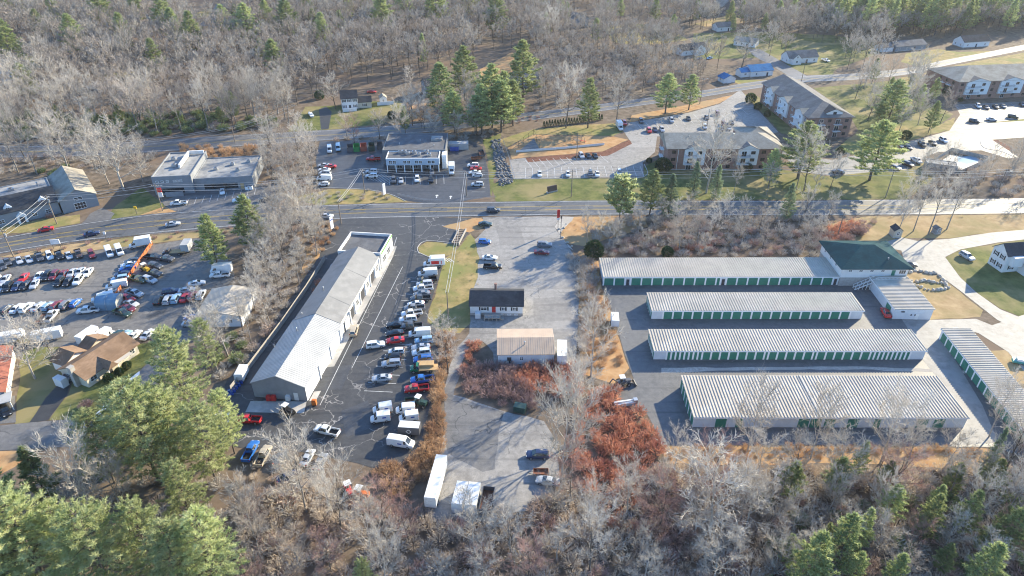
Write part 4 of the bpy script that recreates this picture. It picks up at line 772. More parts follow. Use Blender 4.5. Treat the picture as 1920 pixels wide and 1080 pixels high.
# stations: x, half width, bottom, shoulder, top, top half width; cab = index range of the glasshouse
SPEC = {
 'sedan': dict(st=[(-2.38, .74, .38, .72, .76, .62), (-2.28, .84, .27, .88, .93, .7), (-1.75, .90, .22, .95, 1.0, .74), (-1.6, .9, .22, .95, 1.03, .72), (-.85, .91, .2, .94, 1.40, .57), (.2, .91, .2, .92, 1.44, .57), (1.05, .91, .2, .92, .98, .72), (1.9, .88, .22, .80, .85, .66), (2.25, .80, .27, .68, .72, .58), (2.36, .66, .38, .58, .6, .48)], cab=(3, 6), wb=(-1.38, 1.42), r=.33),
 'hatch': dict(st=[(-2.0, .78, .38, .85, .95, .62), (-1.95, .84, .28, .95, 1.1, .66), (-1.75, .87, .22, .97, 1.38, .58), (-.6, .88, .2, .95, 1.5, .57), (.3, .88, .2, .93, 1.48, .57), (1.1, .88, .2, .92, 1.0, .7), (1.75, .84, .22, .80, .86, .62), (2.0, .7, .35, .62, .66, .5)], cab=(2, 5), rear=(1, 2), wb=(-1.25, 1.28), r=.32),
 'suv': dict(st=[(-2.36, .80, .42, .95, 1.0, .7), (-2.3, .9, .3, 1.05, 1.15, .72), (-2.05, .94, .26, 1.06, 1.66, .62), (-.9, .95, .25, 1.05, 1.74, .64), (.35, .95, .25, 1.03, 1.72, .63), (1.15, .95, .25, 1.02, 1.1, .76), (1.95, .92, .27, .98, 1.02, .74), (2.3, .84, .32, .82, .86, .66), (2.38, .72, .42, .7, .72, .55)], cab=(2, 5), rear=(1, 2), wb=(-1.4, 1.42), r=.37),
 'minivan': dict(st=[(-2.5, .82, .4, .95, 1.0, .7), (-2.45, .92, .28, 1.05, 1.15, .74), (-2.2, .95, .24, 1.05, 1.68, .66), (-.6, .97, .22, 1.03, 1.76, .67), (.8, .97, .22, 1.0, 1.7, .64), (1.75, .95, .22, .98, 1.06, .74), (2.3, .86, .27, .86, .9, .64), (2.5, .7, .4, .68, .7, .5)], cab=(2, 5), rear=(1, 2), wb=(-1.5, 1.55), r=.34),
 'van': dict(st=[(-2.85, .9, .4, 1.2, 2.0, .82), (-2.8, .98, .3, 1.25, 2.12, .84), (-1.0, 1.0, .26, 1.25, 2.2, .84), (.9, 1.0, .26, 1.25, 2.18, .84), (1.25, 1.0, .26, 1.22, 2.1, .8), (2.05, .98, .28, 1.15, 1.25, .8), (2.7, .92, .32, 1.0, 1.08, .72), (2.85, .8, .42, .8, .84, .6)], cab=(4, 5), side=(3, 5), wb=(-1.75, 1.75), r=.37),
 'mailtruck': dict(st=[(-2.2, .88, .4, 1.2, 2.05, .84), (-2.15, .93, .32, 1.25, 2.14, .86), (.6, .93, .3, 1.25, 2.14, .86), (.75, .93, .3, 1.2, 2.08, .84), (1.3, .92, .3, 1.1, 1.2, .78), (1.9, .88, .32, .95, 1.02, .7), (2.1, .74, .42, .8, .84, .58)], cab=(3, 4), side=(2, 4), wb=(-1.3, 1.4), r=.34),
}
def make_type(kind, sp):
    st = sp['st']; a, bq = sp['cab']; out = {}
    out['body'] = loft(st).mesh('body')
    g = MB(); ws = st[bq - 1], st[bq] if False else st[bq]
    A, B = st[bq - 1], st[bq]
    quad_out(g, [(A[0], A[5] * .9, A[4] - .01), (A[0], -A[5] * .9, A[4] - .01), (B[0], -B[5] * .95, B[4]), (B[0], B[5] * .95, B[4])], .025, .05); out['windshield'] = g.mesh('windshield', 'car_glass')
    if kind in ('sedan',): A, B = st[a], st[a + 1]
    elif 'rear' in sp: A, B = st[sp['rear'][0]], st[sp['rear'][1]]
    else: A, B = None, None
    if A:
        g = MB(); quad_out(g, [(A[0], A[5] * .95, A[4]), (A[0], -A[5] * .95, A[4]), (B[0], -B[5] * .9, B[4]), (B[0], B[5] * .9, B[4])], .025, .07); out['rear_window'] = g.mesh('rear_window', 'car_glass')
    a0, b0 = sp.get('side', (a, bq)); z = lambda s: (s[0], s[1] * .965, s[3] + .02)
    for sgn in (1, -1):
        g = MB()
        for i in range(a0, b0):
            A, B = st[i], st[i + 1]
            q = [(A[0], sgn * A[1] * .965, A[3] + .02), (B[0], sgn * B[1] * .965, B[3] + .02), (B[0], sgn * B[5], B[4] - .06), (A[0], sgn * A[5], A[4] - .06)]
            quad_out(g, q, .02, .07)
        out['side_window', sgn] = g.mesh('side_window', 'car_glass')
    f, r = st[-2], st[1]
    for sgn in (1, -1):
        y = f[1] * .7 * sgn; out['headlight', sgn] = MB().box(f[0] - .08, f[0] + .07, y - .16, y + .16, f[3] - .1, f[3] + .05).mesh('headlight', 'lamp_clear')
        y = r[1] * .78 * sgn; out['taillight', sgn] = MB().box(r[0] - .1, r[0] + .06, y - .14, y + .14, r[3] - .12, r[3] + .06).mesh('taillight', 'lamp_red')
    return out
def wheel_mesh(r, w=.24):
    t = MB().tube((0, -w / 2, 0), (0, w / 2, 0), r, n=12).mesh('wheel', 'tyre'); h = MB().tube((0, -w / 2 - .012, 0), (0, w / 2 + .012, 0), r * .62, n=10).mesh('rim', 'rim'); return t, h
WH = {}
def wheels(root, xs, hw, r, rim=True):
    k = round(r, 2)
    if k not in WH: WH[k] = wheel_mesh(r)
    for x in xs:
        for s in (1, -1):
            o = put('wheel', WH[k][0], root, (x, s * (hw - .1), r))
            if rim: put('rim', WH[k][1], o)
def set_paint(o, m):
    if not o.data.materials: o.data.materials.append(None)
    o.material_slots[0].link = 'OBJECT'; o.material_slots[0].material = m
SIZE = dict(sedan=1.0, hatch=1.0, suv=1.0, minivan=1.0, van=1.0)
EXTRA = {}
def pickup_meshes():
    st = [(-.55, .9, .3, 1.05, 1.1, .8), (-.52, .93, .28, 1.08, 1.2, .72), (-.35, .95, .27, 1.08, 1.78, .64), (.5, .95, .27, 1.06, 1.84, .65), (.95, .95, .27, 1.06, 1.8, .64), (1.6, .95, .27, 1.05, 1.14, .78), (2.45, .94, .3, 1.02, 1.07, .78), (2.75, .86, .34, .85, .9, .7), (2.82, .74, .45, .72, .74, .6)]
    t = make_type('pickup', dict(st=st, cab=(2, 5), rear=(1, 2)))
    b = MB(); x0, x1, hw = -2.8, -.53, .94
    b.box(x0, x1, -hw, -hw + .1, .5, 1.08).box(x0, x1, hw - .1, hw, .5, 1.08).box(x0, x0 + .08, -hw + .101, hw - .101, .5, 1.06).box(x1 - .08, x1, -hw + .101, hw - .101, .5, 1.075).box(x0, x1, -hw + .06, hw - .06, .42, .56).box(x0 - .12, x0 + .02, -.85, .85, .42, .58)
    t['bed'] = b.mesh('bed'); t['bed_floor'] = MB().box(x0 + .09, x1 - .09, -hw + .11, hw - .11, .56, .6).mesh('bed_floor', 'bed_liner')
    for s in (1, -1): t['taillight', s] = MB().box(x0 - .03, x0 + .05, s * .85 - .08, s * .85 + .08, .75, 1.0).mesh('taillight', 'lamp_red')
    return t
VCOUNT = 0
CAT = dict(sedan='car', hatch='car', suv='SUV', minivan='minivan', van='van', mailtruck='mail van', pickup='pickup', boxtruck='truck', flatbed='truck', camper='camper')
NAME = dict(sedan='sedan_car', hatch='hatchback_car', suv='sport_utility_car', minivan='minivan', van='panel_van', mailtruck='mail_van', pickup='pickup_truck', boxtruck='box_truck', flatbed='flatbed_truck', camper='camper_van')
def vehicle(kind, col, px, d, label, group, far=False, world=None, cargo='cargo_white'):
    if world is None:
        p = G(px[0], px[1], .6); loc = (p.x, p.y, .06); rz = heading(px, d)
    else: loc, rz = world
    root = thing(NAME[kind], label, CAT[kind], loc, rz, group); P = paint(col)
    base = 'van' if kind in ('boxtruck', 'flatbed', 'camper') else kind
    if kind == 'pickup':
        if 'pickup' not in TYPES: TYPES['pickup'] = pickup_meshes()
        wb, r, hw = (-1.75, 1.75), .38, .95
    elif kind in ('boxtruck', 'flatbed', 'camper'):
        if 'cab' not in TYPES:
            st = [(1.0, .9, .45, 1.25, 1.9, .8), (1.05, .98, .4, 1.3, 2.1, .82), (1.5, .98, .4, 1.3, 2.12, .8), (2.2, .98, .42, 1.25, 1.35, .8), (2.9, .92, .45, 1.1, 1.16, .72), (3.05, .8, .52, .95, .98, .6)]
            TYPES['cab'] = make_type('cab', dict(st=st, cab=(1, 3)))
        wb, r, hw = (-1.9, 2.2), .42, 1.0
    else:
        if kind not in TYPES: TYPES[kind] = make_type(kind, SPEC[kind])
        sp = SPEC[kind]; wb, r = sp['wb'], sp['r']; hw = sp['st'][len(sp['st']) // 2][1]
    T = TYPES['cab' if kind in ('boxtruck', 'flatbed', 'camper') else kind]
    for k, me in T.items():
        n = k[0] if isinstance(k, tuple) else k
        if far and n in ('headlight', 'taillight'): continue
        if kind in ('boxtruck', 'flatbed', 'camper') and n == 'taillight': continue
        o = put('cab' if n == 'body' and 'bed' in T else n, me, root)
        if n in ('body', 'bed'): set_paint(o, P)
    if kind == 'boxtruck':
        MB().box(-3.4, 1.0, -1.15, 1.15, .95, 3.25).box(-3.46, -3.4, -1.17, 1.17, .93, 3.27).build('cargo_box', cargo, root); MB().box(-3.3, 2.0, -.45, .45, .6, .95).build('chassis', 'steel_dark', root)
    if kind == 'camper':
        MB().box(-3.2, 1.0, -1.1, 1.1, .6, 2.9).box(.9, 2.2, -1.05, 1.05, 2.15, 2.85).build('living_box', cargo, root); MB().box(-2.0, -.8, -1.12, -1.1, 1.6, 2.2).build('box_window', 'car_glass', root)
    if kind == 'flatbed':
        MB().box(-3.6, .95, -1.15, 1.15, .95, 1.12).build('flat_deck', 'wood_fresh', root); MB().box(.8, .92, -1.1, 1.1, 1.12, 2.0).build('headboard', 'steel_dark', root); MB().box(-3.3, 2.0, -.45, .45, .6, .95).build('chassis', 'steel_dark', root)
    if kind == 'mailtruck':
        for s in (-1, 1): MB().box(-1.3, -.5, s * .93 - .03, s * .93 + .03, 1.32, 1.62).build('emblem', 'sign_blue', root)
    wheels(root, wb, hw, r, rim=not far)
    return root
# --- row by row: (kind, colour, (px, py))
ROWS = [
 ('along the auto shop grass edge', 'cars along the auto shop grass edge', (-30, 3), 'from the top', False, [('van', 'white', (802, 513)), ('pickup', 'black', (801, 525)), ('suv', 'silver', (796, 533)), ('pickup', 'white', (793, 541)), ('sedan', 'grey', (791, 551)), ('pickup', 'dark_grey', (789, 560)), ('sedan', 'white', (780, 570)), ('pickup', 'grey', (777, 578)), ('pickup', 'white', (772, 588)), ('suv', 'white', (765, 599)), ('pickup', 'dark_grey', (772, 612)), ('van', 'white', (787, 626)), ('suv', 'light_blue', (795, 639)), ('sedan', 'silver', (789, 651)), ('suv', 'white', (790, 661)), ('suv', 'blue', (793, 674)), ('pickup', 'blue', (792, 712))]),
 ('in the inner auto shop row', 'cars in the inner row of the auto shop lot', (-30, 3), 'from the top', False, [('sedan', 'black', (741, 609)), ('sedan', 'black', (740, 625)), ('sedan', 'red', (741, 638)), ('hatch', 'white', (743, 659)), ('hatch', 'black', (736, 669)), ('suv', 'silver', (734, 682)), ('sedan', 'silver', (716, 709))]),
 ('at the foot of the shop lot', 'mail vans at the foot of the auto shop lot', (-30, 4), 'from the top', False, [('mailtruck', 'white', (717, 768)), ('mailtruck', 'white', (760, 769)), ('mailtruck', 'white', (766, 784)), ('mailtruck', 'white', (713, 785))]),
 ('in the dealer row along the main road', 'dealer cars along the main road', (14, 28), 'from the left', False, [('suv', 'dark_grey', (5, 499)), ('sedan', 'dark_grey', (14, 491)), ('sedan', 'silver', (36, 488)), ('sedan', 'silver', (54, 486)), ('pickup', 'dark_grey', (74, 482)), ('suv', 'white', (93, 480)), ('pickup', 'black', (111, 479)), ('sedan', 'silver', (129, 479)), ('pickup', 'brown', (147, 476)), ('suv', 'dark_red', (172, 477)), ('van', 'white', (205, 474)), ('van', 'white', (224, 471))]),
 ('in the dealer upper middle row', 'dealer cars in the upper middle row', (-16, 22), 'from the left', False, [('suv', 'silver', (-8, 526)), ('sedan', 'silver', (10, 524)), ('sedan', 'red', (44, 521)), ('sedan', 'white', (73, 518)), ('suv', 'black', (88, 518)), ('suv', 'maroon', (102, 517)), ('sedan', 'dark_red', (118, 515)), ('sedan', 'silver', (135, 512)), ('sedan', 'silver', (150, 510)), ('sedan', 'white', (165, 511))]),
 ('in the dealer lower middle row', 'dealer cars in the lower middle row', (-16, 22), 'from the left', False, [('sedan', 'silver', (1, 540)), ('suv', 'black', (15, 539)), ('sedan', 'dark_blue', (31, 537)), ('sedan', 'black', (47, 535)), ('sedan', 'silver', (65, 533)), ('suv', 'black', (111, 529)), ('sedan', 'black', (127, 528)), ('suv', 'white', (147, 526))]),
 ('in the dealer row nearest the houses', 'dealer cars nearest the houses', (22, -18), 'from the left', False, [('hatch', 'dark_grey', (12, 579)), ('sedan', 'white', (32, 578)), ('suv', 'white', (50, 577)), ('sedan', 'silver', (71, 575)), ('hatch', 'light_blue', (90, 574)), ('suv', 'dark_red', (108, 573)), ('suv', 'grey', (125, 571)), ('hatch', 'blue', (142, 568))]),
 ('backed against the orange board fence', 'cars along the orange fence', (-30, 6), 'from the top', False, [('sedan', 'dark_grey', (248, 489)), ('sedan', 'white', (242, 496)), ('sedan', 'blue', (239, 503)), ('sedan', 'dark_blue', (230, 514)), ('suv', 'light_blue', (225, 523)), ('van', 'white', (219, 536)), ('sedan', 'silver', (206, 548)), ('van', 'white', (193, 560))]),
 ('in the yard behind the fence', 'cars in the yard behind the orange fence', (28, 8), 'from the top', False, [('suv', 'dark_grey', (292, 499)), ('pickup', 'dark_grey', (289, 512)), ('pickup', 'olive', (259, 524)), ('suv', 'silver', (281, 525)), ('pickup', 'silver', (252, 550)), ('suv', 'red', (239, 560)), ('sedan', 'silver', (246, 569)), ('sedan', 'maroon', (240, 578)), ('pickup', 'dark_green', (229, 587))]),
 ('in the row beside the metal barn', 'cars beside the metal barn', (14, -26), 'from the left', False, [('suv', 'black', (298, 563)), ('suv', 'silver', (315, 562)), ('suv', 'light_blue', (330, 560)), ('sedan', 'red', (346, 558)), ('suv', 'dark_red', (361, 556)), ('suv', 'white', (377, 553))]),
 ('behind the metal barn row', 'cars behind the barn row', (30, -5), 'from the left', False, [('suv', 'dark_blue', (321, 547)), ('sedan', 'silver', (350, 544)), ('sedan', 'white', (369, 531))]),
 ('parked behind the brown ranch house', 'cars behind the ranch house', (20, -20), 'from the left', False, [('suv', 'dark_green', (219, 630)), ('sedan', 'light_blue', (233, 629)), ('sedan', 'white', (252, 629)), ('sedan', 'white', (277, 627))]),
 ('along the commercial lot left kerb', 'cars along the left kerb of the commercial lot', (-30, 0), 'from the top', True, [('sedan', 'silver', (607, 310)), ('sedan', 'red', (619, 312)), ('sedan', 'white', (608, 318)), ('suv', 'silver', (609, 325)), ('van', 'white', (608, 335)), ('hatch', 'white', (607, 345))]),
 ('before the commercial building', 'cars before the commercial building', (0, 20), 'from the left', True, [('suv', 'dark_grey', (738, 338)), ('sedan', 'silver', (752, 338)), ('suv', 'white', (782, 336)), ('suv', 'black', (808, 337)), ('sedan', 'grey', (810, 322))]),
 ('in the commercial lot right row', 'cars in the right row of the commercial lot', (-30, 0), 'from the top', True, [('suv', 'white', (887, 310)), ('sedan', 'red', (892, 316)), ('sedan', 'white', (890, 323)), ('hatch', 'silver', (895, 329)), ('suv', 'silver', (895, 346))]),
 ('at the upper apartment lot far kerb', 'cars at the far kerb of the apartment lot', (10, 22), 'from the left', True, [('suv', 'red', (1171, 231)), ('suv', 'dark_grey', (1202, 227)), ('suv', 'silver', (1259, 226)), ('sedan', 'dark_grey', (1291, 222)), ('sedan', 'dark_grey', (1325, 220)), ('suv', 'dark_red', (1345, 213))]),
 ('behind the nearest apartment block', 'cars behind the nearest apartment block', (10, 22), 'from the left', True, [('suv', 'red', (1217, 245)), ('sedan', 'dark_blue', (1228, 243)), ('suv', 'silver', (1241, 243)), ('suv', 'silver', (1321, 238)), ('sedan', 'black', (1353, 242)), ('sedan', 'silver', (1367, 240)), ('suv', 'dark_red', (1357, 232)), ('sedan', 'black', (1372, 230))]),
 ('in the lower apartment lot middle', 'cars in the middle of the lower apartment lot', (12, 20), 'from the left', True, [('suv', 'silver', (1090, 292)), ('sedan', 'black', (1103, 292)), ('sedan', 'black', (1116, 292))]),
 ('at the apartment lot roadside edge', 'cars at the roadside edge of the apartment lot', (0, 20), 'from the left', True, [('sedan', 'white', (1012, 326)), ('sedan', 'white', (1065, 326)), ('suv', 'dark_grey', (1107, 326)), ('sedan', 'white', (1120, 326)), ('suv', 'silver', (1161, 324))]),
 ('under the right hand apartment block', 'cars under the right apartment block', (14, 12), 'from the left', True, [('suv', 'white', (1834, 199)), ('sedan', 'dark_grey', (1849, 201)), ('sedan', 'black', (1867, 200)), ('sedan', 'grey', (1881, 199)), ('sedan', 'dark_grey', (1917, 196))]),
 ('beside the right lot grass island', 'cars beside the right grass island', (30, 4), 'from the left', True, [('suv', 'dark_grey', (1827, 227)), ('sedan', 'silver', (1860, 224)), ('suv', 'dark_green', (1900, 219))]),
 ('in the row above the pool drive', 'cars above the pool drive', (20, 14), 'from the left', True, [('suv', 'dark_grey', (1690, 280)), ('sedan', 'dark_grey', (1703, 276)), ('suv', 'black', (1729, 271)), ('sedan', 'black', (1749, 268)), ('suv', 'white', (1769, 263))]),
]
CN = lambda c: c.replace('_', ' ')
KN = dict(sedan='sedan', hatch='hatchback', suv='tall SUV', minivan='minivan', van='panel van', mailtruck='boxy mail van', pickup='pickup truck', boxtruck='box truck', flatbed='flatbed truck', camper='camper')
for where, group, d, frm, far, lst in ROWS:
    key = (lambda t: t[2][1]) if 'top' in frm else (lambda t: t[2][0])
    for i, (k, c, p) in enumerate(sorted(lst, key=key)):
        j = (R.uniform(-2, 2), R.uniform(-1, 1))
        vehicle(k, c, p, (d[0] + j[0], d[1] + j[1]), f'{CN(c)} {KN[k]}, {ORD[i]} {frm} {where}', group, far)
def one(k, c, p, d, label, far=False, **kw): return vehicle(k, c, p, d, label, None, far, **kw)
bt = one('boxtruck', 'white', (813, 496), (-30, 1), 'white box truck with red panel, topmost by the striped bay')
MB().box(-2.6, .6, 1.155, 1.165, 1.3, 2.4).build('red_panel', 'sign_red', bt); MB().box(-2.4, -1.7, 1.166, 1.172, 1.4, 2.3).build('white_panel', 'sign_white', bt)
one('sedan', 'red', (85, 430), (-30, 5), 'red sedan on the main road nearest the left edge'); one('sedan', 'dark_blue', (172, 438), (30, -6), 'dark blue sedan on the main road beside its long shadow'); one('sedan', 'silver', (324, 420), (30, -4), 'silver sedan on the main road below the grey office'); one('sedan', 'silver', (612, 405), (30, -1), 'silver blue sedan on the main road above the auto shop'); one('suv', 'dark_grey', (925, 394), (30, 0), 'dark SUV on the main road at the central lot entrance')
one('sedan', 'dark_green', (910, 420), (30, 1), 'dark green sedan on the central lot nearest the main road'); one('hatch', 'blue', (909, 453), (30, 1), 'bright blue hatchback on the central lot by the tan grass'); one('sedan', 'white', (918, 483), (30, 1), 'white sedan on the central lot between blue hatchback and black pickup'); one('pickup', 'black', (924, 500), (30, 1), 'black pickup on the central lot above the small house'); one('suv', 'grey', (1021, 459), (30, 1), 'grey SUV at the right side of the central lot'); one('sedan', 'dark_red', (1016, 473), (30, 1), 'dark red sedan beside the grey SUV in the central lot')
one('suv', 'white', (704, 647), (30, -4), 'white SUV standing alone across the shop lane'); one('suv', 'tan', (664, 620), (9, -30), 'white and tan old SUV parked against the auto shop wall'); one('pickup', 'red', (781, 729), (-30, 3), 'red pickup with wooden bed load at the brush edge'); wv = one('van', 'white', (752, 831), (30, 5), 'white panel van alone at the corner of the shop lot'); [MB().box(-.4, .5, s * .99 - .03, s * .99 + .03, 1.1, 1.4).build('emblem', 'sign_blue', wv) for s in (-1, 1)]; one('pickup', 'white', (613, 808), (-30, -7), 'white pickup alone on the cracked lot below the shop'); one('pickup', 'red', (466, 787), (-30, -1), 'bright red pickup in the shadow behind the auto shop'); one('flatbed', 'green', (793, 692), (-30, 1), 'green flatbed truck carrying fresh lumber at the brush edge')
one('pickup', 'blue', (470, 846), (14, -26), 'blue pickup at the bottom edge of the shop lot by the pines'); one('pickup', 'tan', (494, 855), (14, -26), 'tan pickup with open bed beside the blue pickup'); one('sedan', 'silver', (577, 858), (14, -26), 'white car under bare twigs at the foot of the shop lot'); one('sedan', 'grey', (601, 866), (14, -26), 'grey car under bare twigs right of the white one'); one('sedan', 'dark_blue', (541, 893), (20, -8), 'dark blue sedan on the dirt below the shop lot'); one('sedan', 'dark_grey', (527, 856), (14, -26), 'dark grey car between tan pickup and white car')
one('suv', 'dark_blue', (1008, 853), (-30, 0), 'dark blue SUV at the brush edge of the lower lot'); one('sedan', 'silver', (1027, 902), (-30, -5), 'silver sedan beside the bare cart in the lower lot')
one('sedan', 'red', (1661, 586), (-10, -18), 'small red car tucked against the storage annex'); one('suv', 'dark_grey', (1704, 496), (30, 2), 'dark SUV parked beside the storage office'); one('suv', 'silver', (1813, 481), (24, 14), 'silver car on the pad beside the green lawn')
one('pickup', 'white', (335, 381), (-30, 3), 'white pickup truck with snow plough by the pole'); one('pickup', 'white', (451, 375), (-30, 4), 'white pickup near the office lot exit'); one('sedan', 'white', (417, 359), (0, 20), 'white car parked before the grey office'); one('pickup', 'black', (501, 373), (-30, 4), 'black pickup at the right side of the office lot'); one('sedan', 'light_blue', (541, 345), (-30, 2), 'pale sedan behind bare trees right of the office lot', True)
one('van', 'white', (618, 281), (0, 20), 'white van at the top left corner of the commercial lot', True); one('van', 'light_blue', (634, 278), (0, 20), 'pale blue van beside the white one atop the commercial lot', True); one('pickup', 'red', (700, 298), (-30, 0), 'red pickup left of the commercial building', True); one('suv', 'silver', (697, 322), (-30, 0), 'silver SUV beside the striped zone, upper of two', True); one('suv', 'white', (697, 330), (-30, 0), 'white SUV beside the striped zone, lower of two', True); one('boxtruck', 'white', (847, 321), (0, 24), 'white box truck right of the commercial building', True)
one('boxtruck', 'white', (262, 460), (-30, 5), 'white box truck at the top end of the orange fence'); one('boxtruck', 'grey', (354, 464), (16, -26), 'grey box truck at the right of the dealer yard', cargo='cargo_grey'); one('flatbed', 'dark_grey', (325, 474), (-30, 2), 'dark flatbed truck left of the grey box truck'); one('pickup', 'white', (165, 582), (-30, 3), 'white pickup with red bed load beside the tarp shelter'); one('pickup', 'silver', (97, 592), (18, -20), 'silver pickup alone below the lowest dealer row')
one('minivan', 'silver', (359, 607), (-30, 0), 'silver minivan against the metal barn'); one('hatch', 'blue', (359, 596), (-30, 0), 'blue car between the silver minivan and the barn'); one('camper', 'white', (170, 633), (20, -14), 'white camper behind the ranch house, leftmost'); one('camper', 'white', (195, 635), (20, -14), 'white camper behind the ranch house, right of the first'); one('camper', 'white', (415, 508), (-30, 2), 'white camper under the pine at the yard edge'); one('pickup', 'white', (412, 516), (-30, 2), 'white pickup in front of the yard edge camper'); one('pickup', 'black', (288, 482), (30, 3), 'black wrecked pickup right of the fence top'); one('pickup', 'dark_grey', (311, 485), (30, 5), 'dark grey wrecked pickup beside the black one')
one('suv', 'silver', (128, 706), (-14, 20), 'silver SUV at the ranch house garage'); one('suv', 'black', (10, 770), (10, 20), 'black SUV on the driveway at the left edge'); one('suv', 'dark_blue', (1571, 323), (-24, -8), 'dark blue SUV alone on the shaded apartment drive', True); one('suv', 'black', (1702, 308), (24, 10), 'black SUV left of the pool house', True); one('pickup', 'white', (1718, 301), (24, 14), 'white pickup left of the pool house', True); one('sedan', 'dark_grey', (1678, 314), (24, 8), 'dark car half hidden by the big pine near the pool', True); one('pickup', 'white', (1548, 113), (24, 8), 'white pickup beside the cape house hedge', True); one('boxtruck', 'white', (1162, 240), (14, 20), 'white and blue rental truck at the edge of the upper apartment lot', True); one('sedan', 'black', (1311, 110), (-24, 6), 'dark car before the white cottage uphill', True); one('sedan', 'light_blue', (1330, 109), (-24, 6), 'pale blue car right of the dark one before the cottage', True); one('suv', 'red', (862, 168), (0, 20), 'unused', True) if False else None
# ------------------------------------------------------------------ vegetation
def quads_mesh(name, V, F, m):
    me = bpy.data.meshes.new(name); V = np.asarray(V, np.float32); F = np.asarray(F, np.int32); nf = len(F)
    me.vertices.add(len(V)); me.vertices.foreach_set('co', V.ravel()); me.loops.add(nf * 3); me.loops.foreach_set('vertex_index', F.ravel())
    me.polygons.add(nf); me.polygons.foreach_set('loop_start', np.arange(0, nf * 3, 3, dtype=np.int32)); me.update(calc_edges=True)
    if m: me.materials.append(MATS[m])
    return me
class TB:
    """triangle soup builder"""
    def __init__(s): s.v, s.f = [], []
    def seg(s, a, b, ra, rb, n=4):
        a, b = np.array(a), np.array(b); d = b - a; L = np.linalg.norm(d)
        if L < 1e-5: return
        d = d / L; u = np.cross(d, [0.3, .1, 1.0] if abs(d[2]) < .9 else [1.0, 0, 0]); u /= np.linalg.norm(u); w = np.cross(d, u); o = len(s.v)
        for p, r in ((a, ra), (b, rb)):
            for i in range(n):
                t = 2 * math.pi * i / n; s.v.append(p + u * (r * math.cos(t)) + w * (r * math.sin(t)))
        for i in range(n):
            j = (i + 1) % n; s.f += [(o + i, o + j, o + n + j), (o + i, o + n + j, o + n + i)]
    def sliver(s, a, b, w, rr):
        a, b = np.array(a), np.array(b); d = b - a; u = np.cross(d, [rr.gauss(0, 1), rr.gauss(0, 1), rr.gauss(0, 1)]); L = np.linalg.norm(u)
        if L < 1e-6: return
        u = u / L * w / 2; o = len(s.v); s.v += [a - u, a + u, b]; s.f.append((o, o + 1, o + 2))
def unit(v): v = np.array(v, float); return v / (np.linalg.norm(v) + 1e-9)
def bend(d, ang, rr):
    d = unit(d); r = unit(np.cross(d, [rr.gauss(0, 1), rr.gauss(0, 1), rr.gauss(0, 1)])); return unit(d * math.cos(ang) + r * math.sin(ang))
def bare_tree(seed, H=15.0, R_=4.6, limbs=12, br=7, tw=7, tl=5, wid=1.0, vase=.5, low=.28):
    rr = random.Random(seed); T, K = TB(), TB(); lean = (rr.uniform(-.05, .05), rr.uniform(-.05, .05)); n = 6; pts = []
    for i in range(n + 1):
        t = i / n; pts.append(np.array([lean[0] * H * t + rr.uniform(-.1, .1) * (i > 0), lean[1] * H * t + rr.uniform(-.1, .1) * (i > 0), H * .92 * t - .25 * (i == 0)]))
    r0 = H * .0135
    for i in range(n): T.seg(pts[i], pts[i + 1], r0 * (1 - i / n * .93), r0 * (1 - (i + 1) / n * .93), 6)
    def at(t): f = min(t * n, n - .001); i = int(f); return pts[i] + (pts[i + 1] - pts[i]) * (f - i)
    for k in range(limbs):
        t = low + (1 - low) * (k + rr.uniform(.1, .9)) / limbs; az = k * 2.4 + rr.uniform(-.4, .4); el = math.radians(rr.uniform(12, 38) + 32 * t)
        env = math.sin(math.pi * min(1, max(.12, (t - low * .6) / (1.15 - low * .6)))) ** .7
        L = R_ * (.55 + .6 * env) * rr.uniform(.8, 1.15); d = np.array([math.cos(az) * math.cos(el), math.sin(az) * math.cos(el), math.sin(el)]); p = at(t * .97); rl = r0 * .5 * (1.1 - t)+.012; P = [p]
        for i in range(3):
            d = unit(d + np.array([rr.uniform(-.15, .15), rr.uniform(-.15, .15), vase * .22])); q = P[-1] + d * L / 3; T.seg(P[-1], q, rl * (1 - i * .28), rl * (1 - (i + 1) * .28), 4); P.append(q)
        for j in range(br):
            u = .25 + .75 * (j + rr.random()) / br; f = min(u * 3, 2.999); i = int(f); a = P[i] + (P[i + 1] - P[i]) * (f - i); dd = bend(P[i + 1] - P[i], rr.uniform(.5, 1.0), rr); dd = unit(dd + np.array([0, 0, .25]))
            Lb = L * .42 * rr.uniform(.7, 1.2); m_ = a + dd * Lb * .5; e = m_ + unit(dd + np.array([rr.uniform(-.2, .2), rr.uniform(-.2, .2), .2])) * Lb * .5
            K.seg(a, m_, .035 * wid, .025 * wid, 3); K.seg(m_, e, .025 * wid, .012 * wid, 3)
            for x in range(tw):
                v = .2 + .8 * (x + rr.random()) / tw; a2 = a + (m_ - a) * v * 2 if v < .5 else m_ + (e - m_) * (v - .5) * 2; d2 = unit(bend(dd, rr.uniform(.4, .95), rr) + np.array([0, 0, .3])); Lt = Lb * .45 * rr.uniform(.7, 1.3); e2 = a2 + d2 * Lt
                K.sliver(a2, e2, .045 * wid, rr)
                for y in range(tl):
                    a3 = a2 + (e2 - a2) * rr.uniform(.2, 1.0); e3 = a3 + unit(bend(d2, rr.uniform(.3, .9), rr) + np.array([0, 0, .25])) * rr.uniform(.45, 1.0); K.sliver(a3, e3, .04 * wid, rr)
    return T, K
def tuft(K, p, d, n, L, w, rr, spread=.9):
    for _ in range(n):
        e = p + unit(np.array(d) * .8 + np.array([rr.gauss(0, spread), rr.gauss(0, spread), rr.gauss(0, spread * .6)])) * L * rr.uniform(.6, 1.15)
        K.sliver(p, e, w, rr)
